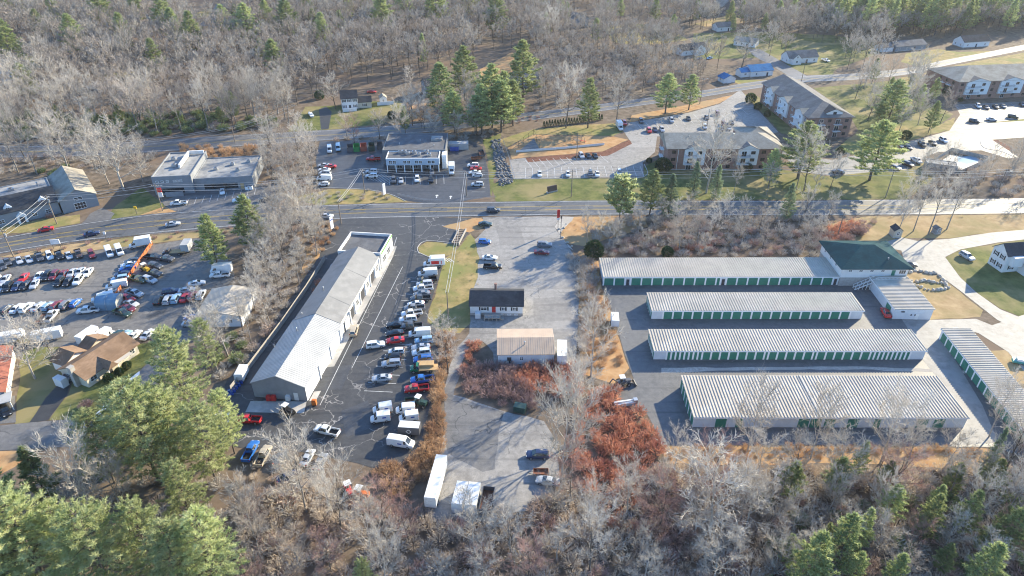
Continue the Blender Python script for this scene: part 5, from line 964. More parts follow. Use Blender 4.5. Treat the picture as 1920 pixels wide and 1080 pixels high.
def pine(seed, H=20.0, R_=4.5, base=.22, step=.95, per=5, dens=1.0, L=.75, w=.22, droop=.0, cone=.75, n=8):
    rr = random.Random(seed); T, K = TB(), TB(); k = 7
    pts = [np.array([rr.uniform(-.12, .12) * (i > 0), rr.uniform(-.12, .12) * (i > 0), H * i / k - .25 * (i == 0)]) for i in range(k + 1)]
    for i in range(k): T.seg(pts[i], pts[i + 1], H * .013 * (1 - i / k * .95), H * .013 * (1 - (i + 1) / k * .95), 6)
    z = H * base; turn = 0
    while z < H * .985:
        t = (z - H * base) / (H * (1 - base)); prof = (1 - t) ** cone * (.55 + .45 * min(1, t / .25)); turn += .7
        for b in range(per):
            if rr.random() < .08: continue
            az = turn + b * 2 * math.pi / per + rr.uniform(-.35, .35); Lb = (R_ * prof + .35) * rr.uniform(.62, 1.15); up = .08 + .35 * t - droop; x = np.array([0, 0, z + rr.uniform(-.25, .25)])
            d = unit([math.cos(az), math.sin(az), up]); q1 = x + d * Lb * .55; q2 = q1 + unit(d + np.array([0, 0, .28 - droop])) * Lb * .45
            T.seg(x, q1, .06, .04, 3); T.seg(q1, q2, .04, .015, 3)
            m_ = max(3, int(Lb * 2.3 * dens)); side = np.array([-math.sin(az), math.cos(az), 0])
            for i in range(m_):
                v = .36 + .64 * (i + rr.random()) / m_; p = x + (q1 - x) * v / .55 if v < .55 else q1 + (q2 - q1) * (v - .55) / .45
                p = p + side * rr.uniform(-.38, .38) * Lb * (1.05 - v) + np.array([0, 0, rr.uniform(-.1, .2)])
                tuft(K, p, d * .5 + np.array([0, 0, .75 - droop * 2]), n, L, w, rr)
        z += step * (1.0 - .45 * t)
    tuft(K, pts[-1], [0, 0, 1], 8, .8, w, rr, .4)
    return T, K
def shrub_soup(seed, n=260, r=1.4, h=1.7, w=.06, up=.6):
    rr = random.Random(seed); K = TB()
    for _ in range(n):
        az = rr.random() * 6.283; f = math.sqrt(rr.random()); base = np.array([math.cos(az) * r * f * .55, math.sin(az) * r * f * .55, h * rr.uniform(0, .45) * (1 - f * .4)]); d = unit([math.cos(az) * (.3 + f), math.sin(az) * (.3 + f), up + rr.random() * .9]); L = h * rr.uniform(.35, .75) * (1.1 - .35 * f)
        e = base + d * L; K.sliver(base, e, w, rr)
        for _ in range(2):
            a = base + (e - base) * rr.uniform(.4, 1); K.sliver(a, a + bend(d, rr.uniform(.4, 1.0), rr) * L * .45, w * .9, rr)
    return K
def leafy_soup(seed, n=900, r=1.3, h=2.4, w=.16, L=.3, cone=False):
    rr = random.Random(seed); K = TB()
    for _ in range(n):
        az = rr.random() * 6.283; z = rr.random() ** .8; R1 = r * ((1 - z) * .95 + .06 if cone else math.sqrt(max(0, 1 - (2 * z - .9) ** 2 / 1.25))) * (.7 + .3 * rr.random()) * (1 + .12 * math.sin(3 * az + seed))
        p = np.array([math.cos(az) * R1, math.sin(az) * R1, z * h]); e = p + unit([math.cos(az) + rr.gauss(0, .5), math.sin(az) + rr.gauss(0, .5), .6 + rr.gauss(0, .4)]) * L * rr.uniform(.7, 1.3); K.sliver(p, e, w, rr)
    return K
# shared meshes: 8 bare, 4 pale, 4 pine, 3 dark pine, 3 spruce
PROTO = {}
def add_proto(kind, T, K, bark, leaf): PROTO.setdefault(kind, []).append((quads_mesh('trunk', T.v, T.f, bark), quads_mesh('crown', K.v, K.f, leaf)))
for i in range(6): T, K = bare_tree(100 + i, 15, 4.4 + .25 * i, 12 + i % 3, vase=.4 + .1 * (i % 3)); add_proto('bare', T, K, 'bark_grey' if i % 2 else 'bark_dark', 'twigs_grey' if i % 3 else 'twigs_brown')
for i in range(3): T, K = bare_tree(140 + i, 15, 5.4, 14, vase=.7, low=.2, wid=1.25); add_proto('pale', T, K, 'bark_pale', 'twigs_pale')
for i in range(3): T, K = bare_tree(160 + i, 15, 3.4, 10, vase=.8, low=.4, br=6, tw=6); add_proto('slim', T, K, 'bark_grey', 'twigs_grey')
for i in range(2): T, K = bare_tree(180 + i, 15, 5.2, 12, vase=.5, low=.2); add_proto('red', T, K, 'bark_dark', 'twigs_red')
for i in range(3): T, K = pine(200 + i, 20, 5.6 + .5 * i, .18, step=1.15, per=6, dens=1.3, L=.85, w=.24, n=9); add_proto('pine', T, K, 'bark_dark', 'pine_mid')
for i in range(3): T, K = pine(220 + i, 20, 6.4, .16, step=1.1, per=7, dens=1.7, L=.66, w=.12, n=10, cone=.45); add_proto('broadpine', T, K, 'bark_dark', 'pine_needles')
for i in range(3): T, K = pine(240 + i, 20, 5.2 + .5 * i, .2, step=1.1, per=6, dens=1.25, L=.85, w=.24, n=9); add_proto('darkpine', T, K, 'bark_dark', 'pine_dark')
for i in range(3): T, K = pine(260 + i, 16, 4.2, .05, step=.75, per=7, L=.7, w=.22, droop=.12, cone=.9); add_proto('spruce', T, K, 'bark_dark', 'spruce_needles')
T, K = pine(281, 9, 3.8, .3, step=.6, per=6, dens=1.9, L=.65, w=.22, cone=.4, n=9); add_proto('roundpine', T, K, 'bark_dark', 'pine_needles')
for i in range(2): T, K = bare_tree(190 + i, 15, 3.0, 7, br=5, tw=5, tl=3, vase=1.2, low=.5); add_proto('birch', T, K, 'bark_pale', 'twigs_grey')
PH = dict(birch=15, bare=15, pale=15, slim=15, red=15, pine=20, broadpine=20, darkpine=20, spruce=16, roundpine=9)
TNAME = dict(birch='bare_tree', bare='bare_tree', pale='bare_tree', slim='bare_tree', red='bare_tree', pine='pine_tree', broadpine='pine_tree', darkpine='pine_tree', spruce='spruce_tree', roundpine='pine_tree')
ADJ = dict(birch='pale slender', bare='grey', pale='pale', slim='slender', red='reddish', pine='bright', broadpine='broad', darkpine='dark', spruce='dark', roundpine='round')
PENDING = []
def tree(kind, base, h, label, group, world=False, wide=1.0, tilt=(0, 0)):
    p = Vector((base[0], base[1], 0)) if world else G(*base); me = R.choice(PROTO[kind]); s = h / PH[kind]
    o = thing(TNAME[kind], label, 'tree', (p.x, p.y, 0), R.uniform(0, 6.28), group); sw = s * wide * R.uniform(.92, 1.1); o.scale = (sw, sw, s); o.rotation_euler[0], o.rotation_euler[1] = tilt
    put('trunk', me[0], o); put('crown', me[1], o)
    if group: PENDING.append((group, label, ADJ[kind], PX(p)[0], o))
    return o
# --- evergreens one can point at: kind, base px, top py, label
EV = [('pine', (923, 240), 122, 'tallest pine at the back road, left of the stone slope', 1.35), ('pine', (872, 190), 88, 'tall pale pine behind the back road, second from the stone slope', 1.35), ('darkpine', (829, 222), 118, 'dark pine in front of the half hidden pale house', 1.3), ('pine', (980, 192), 77, 'tall pine beside the grey two storey house', 1.25), ('pine', (850, 240), 168, 'slim pine between the dark pine and the tallest pine', 1.1), ('pine', (1102, 240), 148, 'pine on the lawn behind the little hedge row', 1.3), ('darkpine', (1247, 214), 138, 'left of two round dark pines above the apartment lot', 1.7), ('darkpine', (1291, 206), 140, 'right of two round dark pines above the apartment lot', 1.6),
 ('roundpine', (1161, 419), 335, 'small round yellow green pine beside the main road', 1.05), ('pine', (1218, 402), 320, 'first of four dark evergreens between road and apartments', 1.2), ('spruce', (1252, 408), 328, 'second of four dark evergreens between road and apartments', .9), ('spruce', (1298, 372), 305, 'third of four dark evergreens between road and apartments', .9), ('spruce', (1340, 372), 310, 'fourth of four dark evergreens between road and apartments', .9), ('darkpine', (1440, 352), 280, 'dark evergreen at the right corner of the nearest apartment block', 1.1), ('pine', (1495, 335), 230, 'large pine before the end-on apartment block', 1.5), ('pine', (1630, 338), 228, 'big broad pine with thick trunk beside the main road', 1.7), ('darkpine', (1662, 238), 150, 'tall dark pine between the apartment blocks', 1.5), ('spruce', (1472, 412), 345, 'evergreen at the slope top right of the roadside group', .9), ('darkpine', (1740, 250), 190, 'dark evergreen left of the right hand parking lot', .9),
 ('pine', (410, 505), 404, 'lone pine at the top of the dealer yard', 1.3), ('pine', (478, 470), 368, 'big pine above the barn strip next to the main road', 1.5), ('darkpine', (795, 128), 63, 'lone green pine in the wood behind the white house', .8), ('broadpine', (365, 800), 622, 'big pale pine right of the residential street', .9), ('broadpine', (300, 905), 722, 'huge yellow green pine right of the street bend', 1.15), ('broadpine', (215, 905), 775, 'broad pine left of the huge one by the street', 1.0), ('broadpine', (405, 900), 760, 'broad pine touching the shop lot corner', 1.0), ('broadpine', (440, 850), 735, 'pine beside the white truck cap behind the shop', .75),
 ('broadpine', (95, 1095), 930, 'bottom left pine nearest the camera', 1.2), ('broadpine', (215, 1110), 960, 'second bottom edge pine from the left', 1.15), ('broadpine', (300, 1080), 945, 'third bottom edge pine from the left', .9), ('broadpine', (420, 1120), 965, 'fourth bottom edge pine from the left', 1.0), ('darkpine', (20, 1010), 870, 'dark pine at the left edge above the bottom pines', 1.1), ('darkpine', (105, 960), 840, 'dark pine near the street bend at lower left', 1.0), ('darkpine', (0, 1110), 960, 'dark pine in the bottom left corner', 1.3), ('broadpine', (690, 1120), 1050, 'small green pine at the bottom edge below the shop lot', .8),
 ('broadpine', (255, 860), 740, 'pine behind the huge one, nearest the snow strip', .9), ('broadpine', (345, 880), 735, 'pine between the huge one and the shop corner', 1.0), ('broadpine', (160, 1080), 950, 'bottom edge pine between the first and second', 1.0), ('broadpine', (370, 1000), 870, 'pine above the bottom edge right of the bare trunks', .8), ('broadpine', (40, 1090), 945, 'bottom edge pine in the left corner', 1.2), ('broadpine', (360, 1130), 985, 'low pine filling the bottom edge', 1.0), ('broadpine', (400, 700), 600, 'pale pine at the fence behind the shop', .8), ('darkpine', (893, 250), 180, 'dark pine behind the commercial building right', 1.5), ('pine', (945, 236), 135, 'pine close right of the tallest pine', 1.2), ('darkpine', (903, 252), 158, 'dark pine at the top of the stone slope, left', 1.5), ('darkpine', (940, 248), 150, 'dark pine at the top of the stone slope, right', 1.4), ('darkpine', (853, 248), 172, 'low dark pine behind the grey container shed', 1.5), ('darkpine', (962, 236), 150, 'dark pine at the left end of the lawn hedge', 1.3), ('darkpine', (760, 250), 200, 'dark evergreen behind the commercial building left', 1.0),
 ('pine', (1500, 1120), 1000, 'pale pine at the bottom edge right of centre', .9), ('pine', (1600, 1040), 955, 'small yellow green pine in the lower right brush', .7), ('darkpine', (1560, 1075), 965, 'dark evergreen behind the pale bottom pine', .9), ('pine', (1725, 1010), 928, 'sunlit pine in the lower right wood, left one', .9), ('pine', (1795, 1005), 922, 'sunlit pine in the lower right wood, right one', .9), ('darkpine', (1870, 1040), 955, 'dark pine near the bottom right corner', 1.0), ('spruce', (1838, 900), 805, 'narrow dark cedar below the diagonal storage row', .55), ('darkpine', (1820, 1120), 1020, 'dark pine at the bottom edge near the right corner', 1.0), ('darkpine', (1660, 1120), 1040, 'dark pine at the bottom edge right of the dirt clearing', .9), ('darkpine', (1600, 900), 828, 'slender dark evergreen below the widest storage building', .6)]
for k, b, t, l, w in EV: tree(k, b, height_at(b, t), l, None, wide=w)
# evergreens in the hillside wood
far_ev = [(150, 110, 60), (200, 60, 10), (265, 50, 5), (370, 105, 55), (470, 90, 40), (545, 80, 30), (610, 100, 55), (720, 75, 25), (760, 50, 0), (820, 60, 10), (880, 40, -5), (930, 70, 20), (30, 120, 70), (60, 190, 150), (520, 150, 105), (300, 150, 105), (240, 100, 55), (110, 52, 18), (82, 75, 42), (318, 78, 24), (335, 90, 45), (505, 62, 26), (592, 70, 40), (640, 60, 38), (655, 40, 8), (580, 45, 8), (425, 70, 34), (495, 120, 95), (448, 52, 28), (690, 30, 0), (700, 20, -15), (60, 30, -10), (20, 42, 0), (420, 200, 180), (440, 220, 195)]
for i, (x, b, t) in enumerate(far_ev): tree('darkpine' if i % 3 == 2 else 'pine', (x, b), max(8, height_at((x, b), t) * 1.45 + 3), 'evergreen in the upper left hillside wood', 'evergreens in the upper left wood', wide=1.3)
rr = random.Random(5)
for x, y in scatter([(1530, 0), (1960, 0), (1960, 58), (1880, 64), (1780, 66), (1640, 74), (1570, 66)], 9, rr, 120): tree(rr.choice(['darkpine', 'darkpine', 'pine']), (x, y), rr.uniform(19, 29), 'tall evergreen in the dark wood at upper right', 'evergreens in the upper right wood', True)
for x, y in scatter([(1390, -10), (1560, -10), (1560, 40), (1480, 45), (1400, 20)], 12, rr, 26): tree('darkpine', (x, y), rr.uniform(15, 20), 'evergreen in the wood above the white cape house', 'evergreens above the cape house', True)
for x, y in scatter([(0, 228), (120, 224), (330, 232), (420, 215), (430, 235), (300, 250), (0, 262)], 9, rr, 22): tree('darkpine', (x, y), rr.uniform(5, 9), 'low dark evergreen along the back road wood edge', 'evergreens at the wood edge', True, wide=1.3)
for x, y in scatter([(1450, 930), (1900, 900), (1950, 1090), (1450, 1090)], 7.5, rr, 26): tree(rr.choice(['darkpine', 'darkpine', 'pine']), (x, y), rr.uniform(5, 10), 'evergreen in the lower right wood', 'small evergreens in the lower right wood', True, wide=1.1)
for x, y in scatter([(1000, 20), (1320, 30), (1560, 62), (1500, 75), (1290, 60), (1000, 100)], 22, rr, 16): tree('darkpine', (x, y), rr.uniform(12, 18), 'evergreen among the uphill houses', 'evergreens among the uphill houses', True)
for x, y in scatter([(1600, 160), (1720, 150), (1770, 230), (1620, 238)], 17, rr, 7): tree('darkpine', (x, y), rr.uniform(8, 14), 'evergreen between right apartment blocks', 'evergreens between right apartment blocks', True)
# hedge of little conical evergreens
ARB = [quads_mesh('foliage', *(lambda k: (k.v, k.f))(leafy_soup(300 + i, 380, .75, 2.8, .2, .35, True)), 'cedar_needles') for i in range(2)]
for i in range(22):
    f = i / 21; p = G(1020 + 108 * f, 238 - 13 * f); o = put('arborvitae', ARB[i % 2], None, p, R.random() * 6); tag(o, f'little dark conical evergreen, {ORD[i]} from the left in the hedge row', 'shrub', 'conical evergreens in the hedge row'); o.scale = (.9, .9, R.uniform(.85, 1.1))
# --- bare trees one can tell apart
BARE = [('pale', (232, 355), 250, 'large pale bare tree right of the grey office hall', 1.5), ('pale', (205, 345), 262, 'pale bare tree left part of the clump by the grey hall', 1.2), ('pale', (268, 340), 272, 'pale bare tree right part of the clump by the grey hall', 1.1), ('bare', (770, 170), 130, 'bare tree right of the small white shed', 1.2), ('bare', (630, 205), 150, 'bare tree in front of the white house by the back road', 1.2), ('red', (665, 270), 220, 'reddish bare tree above the dumpsters', 1.0), ('red', (790, 240), 205, 'reddish bare tree below the pale hidden house', 1.0), ('bare', (1061, 240), 140, 'bare tree on the lawn behind the hedge, left', 1.0), ('bare', (1155, 231), 150, 'bare tree on the lawn behind the hedge, right', 1.1), ('bare', (1030, 90), 20, 'big bare tree behind the wooded middle lots', 1.2), ('bare', (1390, 128), 66, 'broad spreading bare tree above the blue roofed house', 1.7), ('pale', (1324, 362), 245, 'large bare tree in front of the nearest apartment block', 1.2), ('bare', (1507, 358), 262, 'leaning bare tree beside the large apartment pine', 1.1),
 ('pale', (1108, 705), 590, 'tall pale bare tree on the brush strip right of the tan garage', .9), ('pale', (1050, 905), 745, 'great pale bare tree leaning over the lower lot', .95), ('pale', (1075, 830), 700, 'pale bare tree right behind the great one', 1.0), ('pale', (66, 710), 625, 'dark trunked bare tree on the lawn left of the ranch house', 1.4), ('bare', (100, 668), 600, 'bare tree at the dealer lot fence behind the lawn', 1.0), ('pale', (185, 990), 850, 'pale bare tree between the bottom left pines, left', .85), ('pale', (230, 960), 870, 'pale bare tree between the bottom left pines, right', 1.0), ('pale', (1685, 430), 350, 'first of the leaning bare trees above the entrance drive', .8), ('slim', (1712, 434), 340, 'second of the leaning bare trees above the entrance drive', .9), ('slim', (1740, 440), 335, 'third of the leaning bare trees above the entrance drive', 1.0), ('slim', (1775, 430), 340, 'fourth of the leaning bare trees above the entrance drive', 1.0), ('pale', (1330, 1000), 880, 'white twigged bare tree in the lower brush right of the red patch', 1.4), ('pale', (1400, 985), 900, 'white twigged bare tree next to the lower right pines', 1.2), ('pale', (1400, 850), 745, 'bare tree at the verge below the widest storage row, left', .9), ('pale', (1520, 860), 750, 'bare tree at the verge below the widest storage row, middle', .9), ('pale', (1650, 870), 755, 'bare tree at the verge below the widest storage row, right', 1.0), ('slim', (1100, 470), 395, 'thin bare tree on the orange grass by the road', 1.0), ('slim', (1122, 465), 400, 'second thin bare tree on the orange grass by the road', .8), ('bare', (830, 640), 598, 'small round bare tree at the grass tip left of the small house', 1.6), ('bare', (840, 700), 630, 'bare bush tree beside the curving drive', 1.3), ('bare', (575, 960), 840, 'bare tree over the junk cars at the foot of the shop lot', .9), ('bare', (640, 1000), 880, 'bare tree below the red machine', .9), ('bare', (380, 600), 545, 'thin bare tree beside the metal barn', .8)]
for k, b, t, l, w in BARE: tree(k, b, height_at(b, t), l, None, wide=w, tilt=(0, R.uniform(-.03, .03)))
# masses of bare trees: the nearest individually, the rest as one far wood
KEEP = [[(335, -20), (440, -20), (430, 60), (360, 60)], [(-10, 90), (75, 90), (75, 155), (-10, 155)], [(560, 190), (790, 165), (780, 245), (540, 250)], [(945, 110), (1012, 110), (1012, 230), (945, 230)], [(890, 95), (1000, 95), (960, 165), (890, 165)], [(1265, 60), (1440, 60), (1440, 120), (1265, 120)], [(1470, 80), (1580, 80), (1580, 145), (1470, 145)], [(1660, 70), (1760, 70), (1760, 130), (1660, 130)], [(1790, 60), (1930, 60), (1930, 120), (1790, 120)], [(1060, 20), (1120, 20), (1120, 65), (1060, 65)], [(1140, 48), (1270, 52), (1250, 78), (1150, 76)], [(1340, 0), (1390, 0), (1390, 60), (1340, 60)], [(790, 150), (825, 150), (825, 190), (790, 190)]]
NEAR = [([(560, 400), (615, 412), (628, 425), (600, 470), (560, 540), (490, 640), (440, 700), (400, 715), (380, 660), (440, 630), (478, 590), (476, 500), (505, 400)], 5.0, 60, ['bare', 'bare', 'pale', 'slim'], (9, 15), 'bare tree in the strip behind the auto shop', 'bare trees beside the auto shop'),
 ([(490, 275), (590, 265), (590, 345), (540, 372), (500, 365)], 7.5, 26, ['bare', 'pale', 'bare'], (9, 14), 'bare tree in the clump left of the commercial lot', 'bare trees left of the commercial lot'),
 ([(1180, 425), (1230, 412), (1560, 412), (1560, 455), (1545, 478), (1130, 480), (1120, 470)], 6.5, 40, ['bare', 'slim', 'bare'], (6, 12), 'bare tree on the brushy slope above storage', 'bare trees on the slope above storage'),
 ([(1350, 325), (1460, 325), (1560, 345), (1560, 372), (1350, 372)], 11, 10, ['bare', 'slim'], (9, 14), 'bare tree between the apartments and the main road', 'bare trees before the apartments'),
 ([(1600, 150), (1720, 145), (1740, 200), (1780, 235), (1700, 250), (1620, 240), (1590, 190)], 11, 24, ['bare', 'bare', 'pale'], (10, 15), 'bare tree between the right apartment blocks', 'bare trees between right apartment blocks'),
 ([(1720, 335), (1780, 328), (1920, 310), (1960, 330), (1960, 365), (1720, 368)], 8.5, 24, ['bare', 'bare', 'pale'], (8, 13), 'bare tree in the thicket below the pool', 'bare trees below the pool'),
 ([(470, 940), (560, 900), (700, 960), (770, 1000), (830, 1025), (940, 1015), (1000, 975), (1060, 925), (1110, 960), (1200, 960), (1260, 880), (1560, 880), (1860, 870), (1940, 900), (1940, 1110), (470, 1110)], 5.6, 88, ['pale', 'bare', 'pale', 'slim', 'red', 'bare'], (7, 13), 'bare tree in the thicket along the bottom', 'bare trees in the bottom thicket'),
 ([(1850, 800), (1960, 830), (1960, 1000), (1880, 1000), (1840, 900)], 6.5, 16, ['pale', 'bare', 'slim'], (11, 16), 'tall bare tree at the lower right edge', 'bare trees at the lower right edge')]
NB = len(BARE)
for poly, dist, n, kinds, hr, lab, grp in NEAR:
    for x, y in scatter(poly, dist, rr, n): tree(rr.choice(kinds), (x, y), rr.uniform(*hr), lab, grp, True, wide=rr.uniform(.9, 1.35), tilt=(rr.uniform(-.06, .06), rr.uniform(-.06, .06))); NB += 1
W1 = [(-60, -40), (1010, -40), (1010, 100), (940, 118), (880, 128), (800, 150), (700, 162), (650, 165), (560, 195), (540, 240), (430, 250), (280, 258), (0, 266), (-60, 266)]
W3 = [(1000, 110), (1100, 95), (1270, 110), (1290, 140), (1340, 150), (1260, 172), (1080, 198), (1000, 208)]
W2 = [(1000, -40), (1960, -40), (1960, 60), (1780, 66), (1640, 72), (1560, 60), (1440, 62), (1290, 58), (1130, 40), (1010, 95)]
W6 = [(1000, 60), (1130, 42), (1300, 92), (1270, 108), (1100, 100), (1000, 112)]
W7 = [(1560, 78), (1660, 74), (1680, 120), (1600, 138), (1520, 140), (1580, 120)]
W10 = [(1285, 38), (1420, 35), (1560, 58), (1660, 70), (1640, 82), (1560, 84), (1480, 76), (1420, 58), (1300, 62)]
W11 = [(1660, 64), (1790, 60), (1930, 56), (1930, 66), (1790, 70), (1670, 76)]
W12 = [(1120, 60), (1200, 82), (1290, 92), (1280, 112), (1180, 105), (1100, 96)]
W8 = [(1290, 110), (1350, 112), (1345, 135), (1300, 140)]
W9 = [(1420, 60), (1480, 62), (1470, 112), (1440, 108)]
W5 = [(540, 60), (700, 60), (700, 150), (560, 190)]
pts = [(p, 'w1') for p in scatter(W1, 8.3, rr, None, KEEP)] + [(p, 'w3') for p in scatter(W3, 7.0, rr, None, KEEP)] + [(p, 'w2') for p in scatter(W2, 7.6, rr, None, KEEP)] + [(p, 'w2') for q_ in (W6, W7, W8, W9, W10, W11, W12) for p in scatter(q_, 8.0, rr, None, KEEP[4:])] + [(p, 'w1') for p in scatter([(0, 298), (190, 296), (200, 318), (60, 330), (0, 340)], 9, rr)] + [(p, 'w3') for p in scatter([(760, 205), (860, 195), (960, 200), (950, 222), (900, 240), (760, 242)], 6.5, rr)] + [(p, 'w3') for p in scatter([(600, 262), (900, 252), (930, 245), (925, 262), (880, 264), (600, 266)], 9, rr)]
pts.sort(key=lambda q: q[0][1])
LBL = dict(w1=('bare tree fronting the upper left hillside wood', 'bare trees at the front of the upper left wood'), w2=('bare tree in the open wood around the uphill houses', 'bare trees around the uphill houses'), w3=('bare tree in the wooded lots behind the back road', 'bare trees behind the back road'))
nind = 296 - NB
def far_tree(seed, H=15.0):
    rr = random.Random(seed); T, K = TB(), TB(); R_ = H * rr.uniform(.34, .42); cz = H * .64; T.seg((0, 0, -.2), (0, 0, H * .45), .17, .12, 3); T.seg((0, 0, H * .45), (0, 0, H * .85), .12, .05, 3)
    for k in range(9):
        az = k * 2.4 + rr.uniform(-.3, .3); el = math.radians(rr.uniform(-2, 20) + 8.5 * k); a = np.array([0, 0, H * (.34 + .05 * k)]); e = np.array([math.cos(az) * math.cos(el) * R_, math.sin(az) * math.cos(el) * R_, cz + math.sin(el) * H * .36]) * rr.uniform(.88, 1.06); T.seg(a, e, .07, .03, 3); d = unit(e - a)
        for j in range(13):
            p = a + (e - a) * (.3 + .7 * (j + rr.random()) / 13); d2 = unit(bend(d, rr.uniform(.4, 1.0), rr) + np.array([0, 0, .3])); q = p + d2 * rr.uniform(1.0, 2.2); K.sliver(p, q, .15, rr)
            for _ in range(5): u = p + (q - p) * rr.uniform(.3, 1); K.sliver(u, u + unit(bend(d2, rr.uniform(.3, 1.0), rr) + np.array([0, 0, .25])) * rr.uniform(.6, 1.3), .14, rr)
    return T, K
FAR = [far_tree(400 + i) for i in range(7)]
FARV = [(np.array(T.v, np.float32), np.array(T.f), np.array(K.v, np.float32), np.array(K.f)) for T, K in FAR]
vv, ff, mi, off = [], [], [], 0
for i, ((x, y), w) in enumerate(pts):
    h = rr.uniform(14, 21) if w == 'w1' else rr.uniform(12, 18) if w == 'w2' else rr.uniform(10, 15)
    if i < nind: tree(rr.choice(['bare', 'bare', 'slim', 'pale'] if w == 'w1' else ['bare']), (x, y), h, *LBL[w], world=True, wide=rr.uniform(1.0, 1.4), tilt=(0, rr.uniform(-.05, .05))); continue
    tv, tf, kv, kf = rr.choice(FARV); s = h / 15; a = rr.random() * 6.283; sw = s * rr.uniform(.95, 1.35); ca, sa = math.cos(a) * sw, math.sin(a) * sw
    for v, f, m_ in ((tv, tf, 0), (kv, kf, 1 + (i % 2))):
        q = np.empty_like(v); q[:, 0] = v[:, 0] * ca - v[:, 1] * sa + x; q[:, 1] = v[:, 0] * sa + v[:, 1] * ca + y; q[:, 2] = v[:, 2] * s; vv.append(q); ff.append(f + off); mi.append(np.full(len(f), m_, np.int32)); off += len(v)
me = quads_mesh('far_wood', np.concatenate(vv), np.concatenate(ff), 'bark_dark'); me.materials.append(MATS['twigs_grey']); me.materials.append(MATS['twigs_brown']); me.polygons.foreach_set('material_index', np.concatenate(mi))
tag(put('far_wood', me), 'deep mass of bare grey trees farther back on the hillsides', 'wood', kind='stuff')
print('TREES', NB, len(pts), nind, 'far tris', len(me.polygons))
for x, y in scatter([(120, 205), (280, 200), (280, 238), (120, 240)], 9, rr, 14): tree('birch', (x, y), rr.uniform(13, 18), 'leaning at the wood edge', 'leaning pale trees at the wood edge', True, tilt=(rr.uniform(-.05, .1), rr.uniform(-.45, -.2)))
bg = {}
for g_, l_, a_, x_, o_ in PENDING: bg.setdefault(g_, []).append((x_, l_, a_, o_))
for g_, lst in bg.items():
    for i, (x_, l_, a_, o_) in enumerate(sorted(lst, key=lambda t: t[0])):
        w_ = l_.replace('bare tree ', '').replace('tall evergreen ', '').replace('low dark evergreen ', '').replace('evergreen ', '').replace('tall ', '')
        o_['label'] = f"{a_} {'evergreen' if 'evergreen' in g_ else 'bare tree'}, {ORD[i]} from left, {w_}"
# --- brush: one mass per kind of growth
def brush(name, label, m, zones, seed, **kw):
    r_ = random.Random(seed); pr = [shrub_soup(seed + i, **kw) for i in range(4)]; pv = [(np.array(k.v, np.float32), np.array(k.f)) for k in pr]; vv, ff, off = [], [], 0
    for poly, dist, (s0, s1) in zones:
        for x, y in scatter(poly, dist, r_):
            v, f = r_.choice(pv); s = r_.uniform(s0, s1); a = r_.random() * 6.283; q = np.empty_like(v); ca, sa = math.cos(a) * s, math.sin(a) * s
            q[:, 0] = v[:, 0] * ca - v[:, 1] * sa + x; q[:, 1] = v[:, 0] * sa + v[:, 1] * ca + y; q[:, 2] = v[:, 2] * s * r_.uniform(.8, 1.15); vv.append(q); ff.append(f + off); off += len(v)
    me = quads_mesh(name, np.concatenate(vv), np.concatenate(ff), m); print(name, len(me.polygons)); return tag(put(name, me), label, 'brush', kind='stuff')
BOT = [(470, 935), (560, 905), (700, 950), (790, 965), (840, 985), (960, 970), (1060, 920), (1120, 940), (1250, 880), (1560, 880), (1860, 875), (1960, 900), (1960, 1110), (430, 1110)]
brush('red_brush', 'rust red brush beside and below the storage lot and tan garage', 'brush_red', [([(1090, 770), (1150, 762), (1215, 785), (1235, 830), (1220, 880), (1150, 900), (1080, 890)], 2.0, (.8, 1.8)), ([(960, 690), (1085, 690), (1085, 745), (990, 740)], 1.7, (.9, 1.5)), ([(1125, 725), (1165, 735), (1140, 765), (1105, 760)], 1.7, (.9, 1.4)), ([(880, 640), (908, 645), (880, 690), (868, 690)], 1.9, (.7, 1.1)), ([(1100, 900), (1200, 890), (1190, 1000), (1130, 990)], 2.6, (.9, 1.5)), ([(1260, 470), (1340, 452), (1330, 470), (1270, 480)], 3, (.8, 1.3)), ([(595, 540), (605, 530), (590, 575), (575, 590)], 1.5, (.8, 1.4)), ([(1540, 440), (1600, 415), (1600, 440), (1560, 470)], 2.4, (1.0, 1.6))], 900, n=150, w=.09)
brush('orange_brush', 'orange dead grass and brush banks along the lots', 'brush_orange', [([(340, 275), (480, 277), (470, 298), (345, 300)], 2.8, (.9, 1.5)), ([(805, 730), (828, 700), (832, 760), (828, 850), (790, 900), (770, 875), (800, 830), (812, 770)], 1.3, (.8, 1.3)), ([(700, 880), (780, 860), (790, 900), (760, 930), (720, 930)], 1.6, (.8, 1.3)), ([(1240, 840), (1500, 838), (1800, 842), (1850, 850), (1700, 858), (1250, 860)], 1.9, (.5, .9)), ([(1092, 530), (1125, 540), (1150, 620), (1170, 690), (1110, 690), (1090, 620)], 2.0, (.6, 1.1)), ([(815, 620), (850, 628), (845, 690), (828, 690)], 1.6, (.7, 1.1)), ([(600, 420), (632, 422), (630, 445), (600, 480), (575, 480)], 2.2, (.6, 1.0))], 910, n=130, w=.09, up=1.0)
brush('tan_brush', 'pale tan brush under the bare trees along the bottom edge', 'brush_tan', [(BOT, 2.3, (.8, 1.6)), ([(440, 900), (480, 870), (560, 880), (640, 900), (700, 940), (700, 960), (440, 1000)], 2.6, (.6, 1.2)), ([(1540, 430), (1610, 420), (1600, 448), (1550, 470)], 3, (.7, 1.1))], 920, n=130, w=.075)
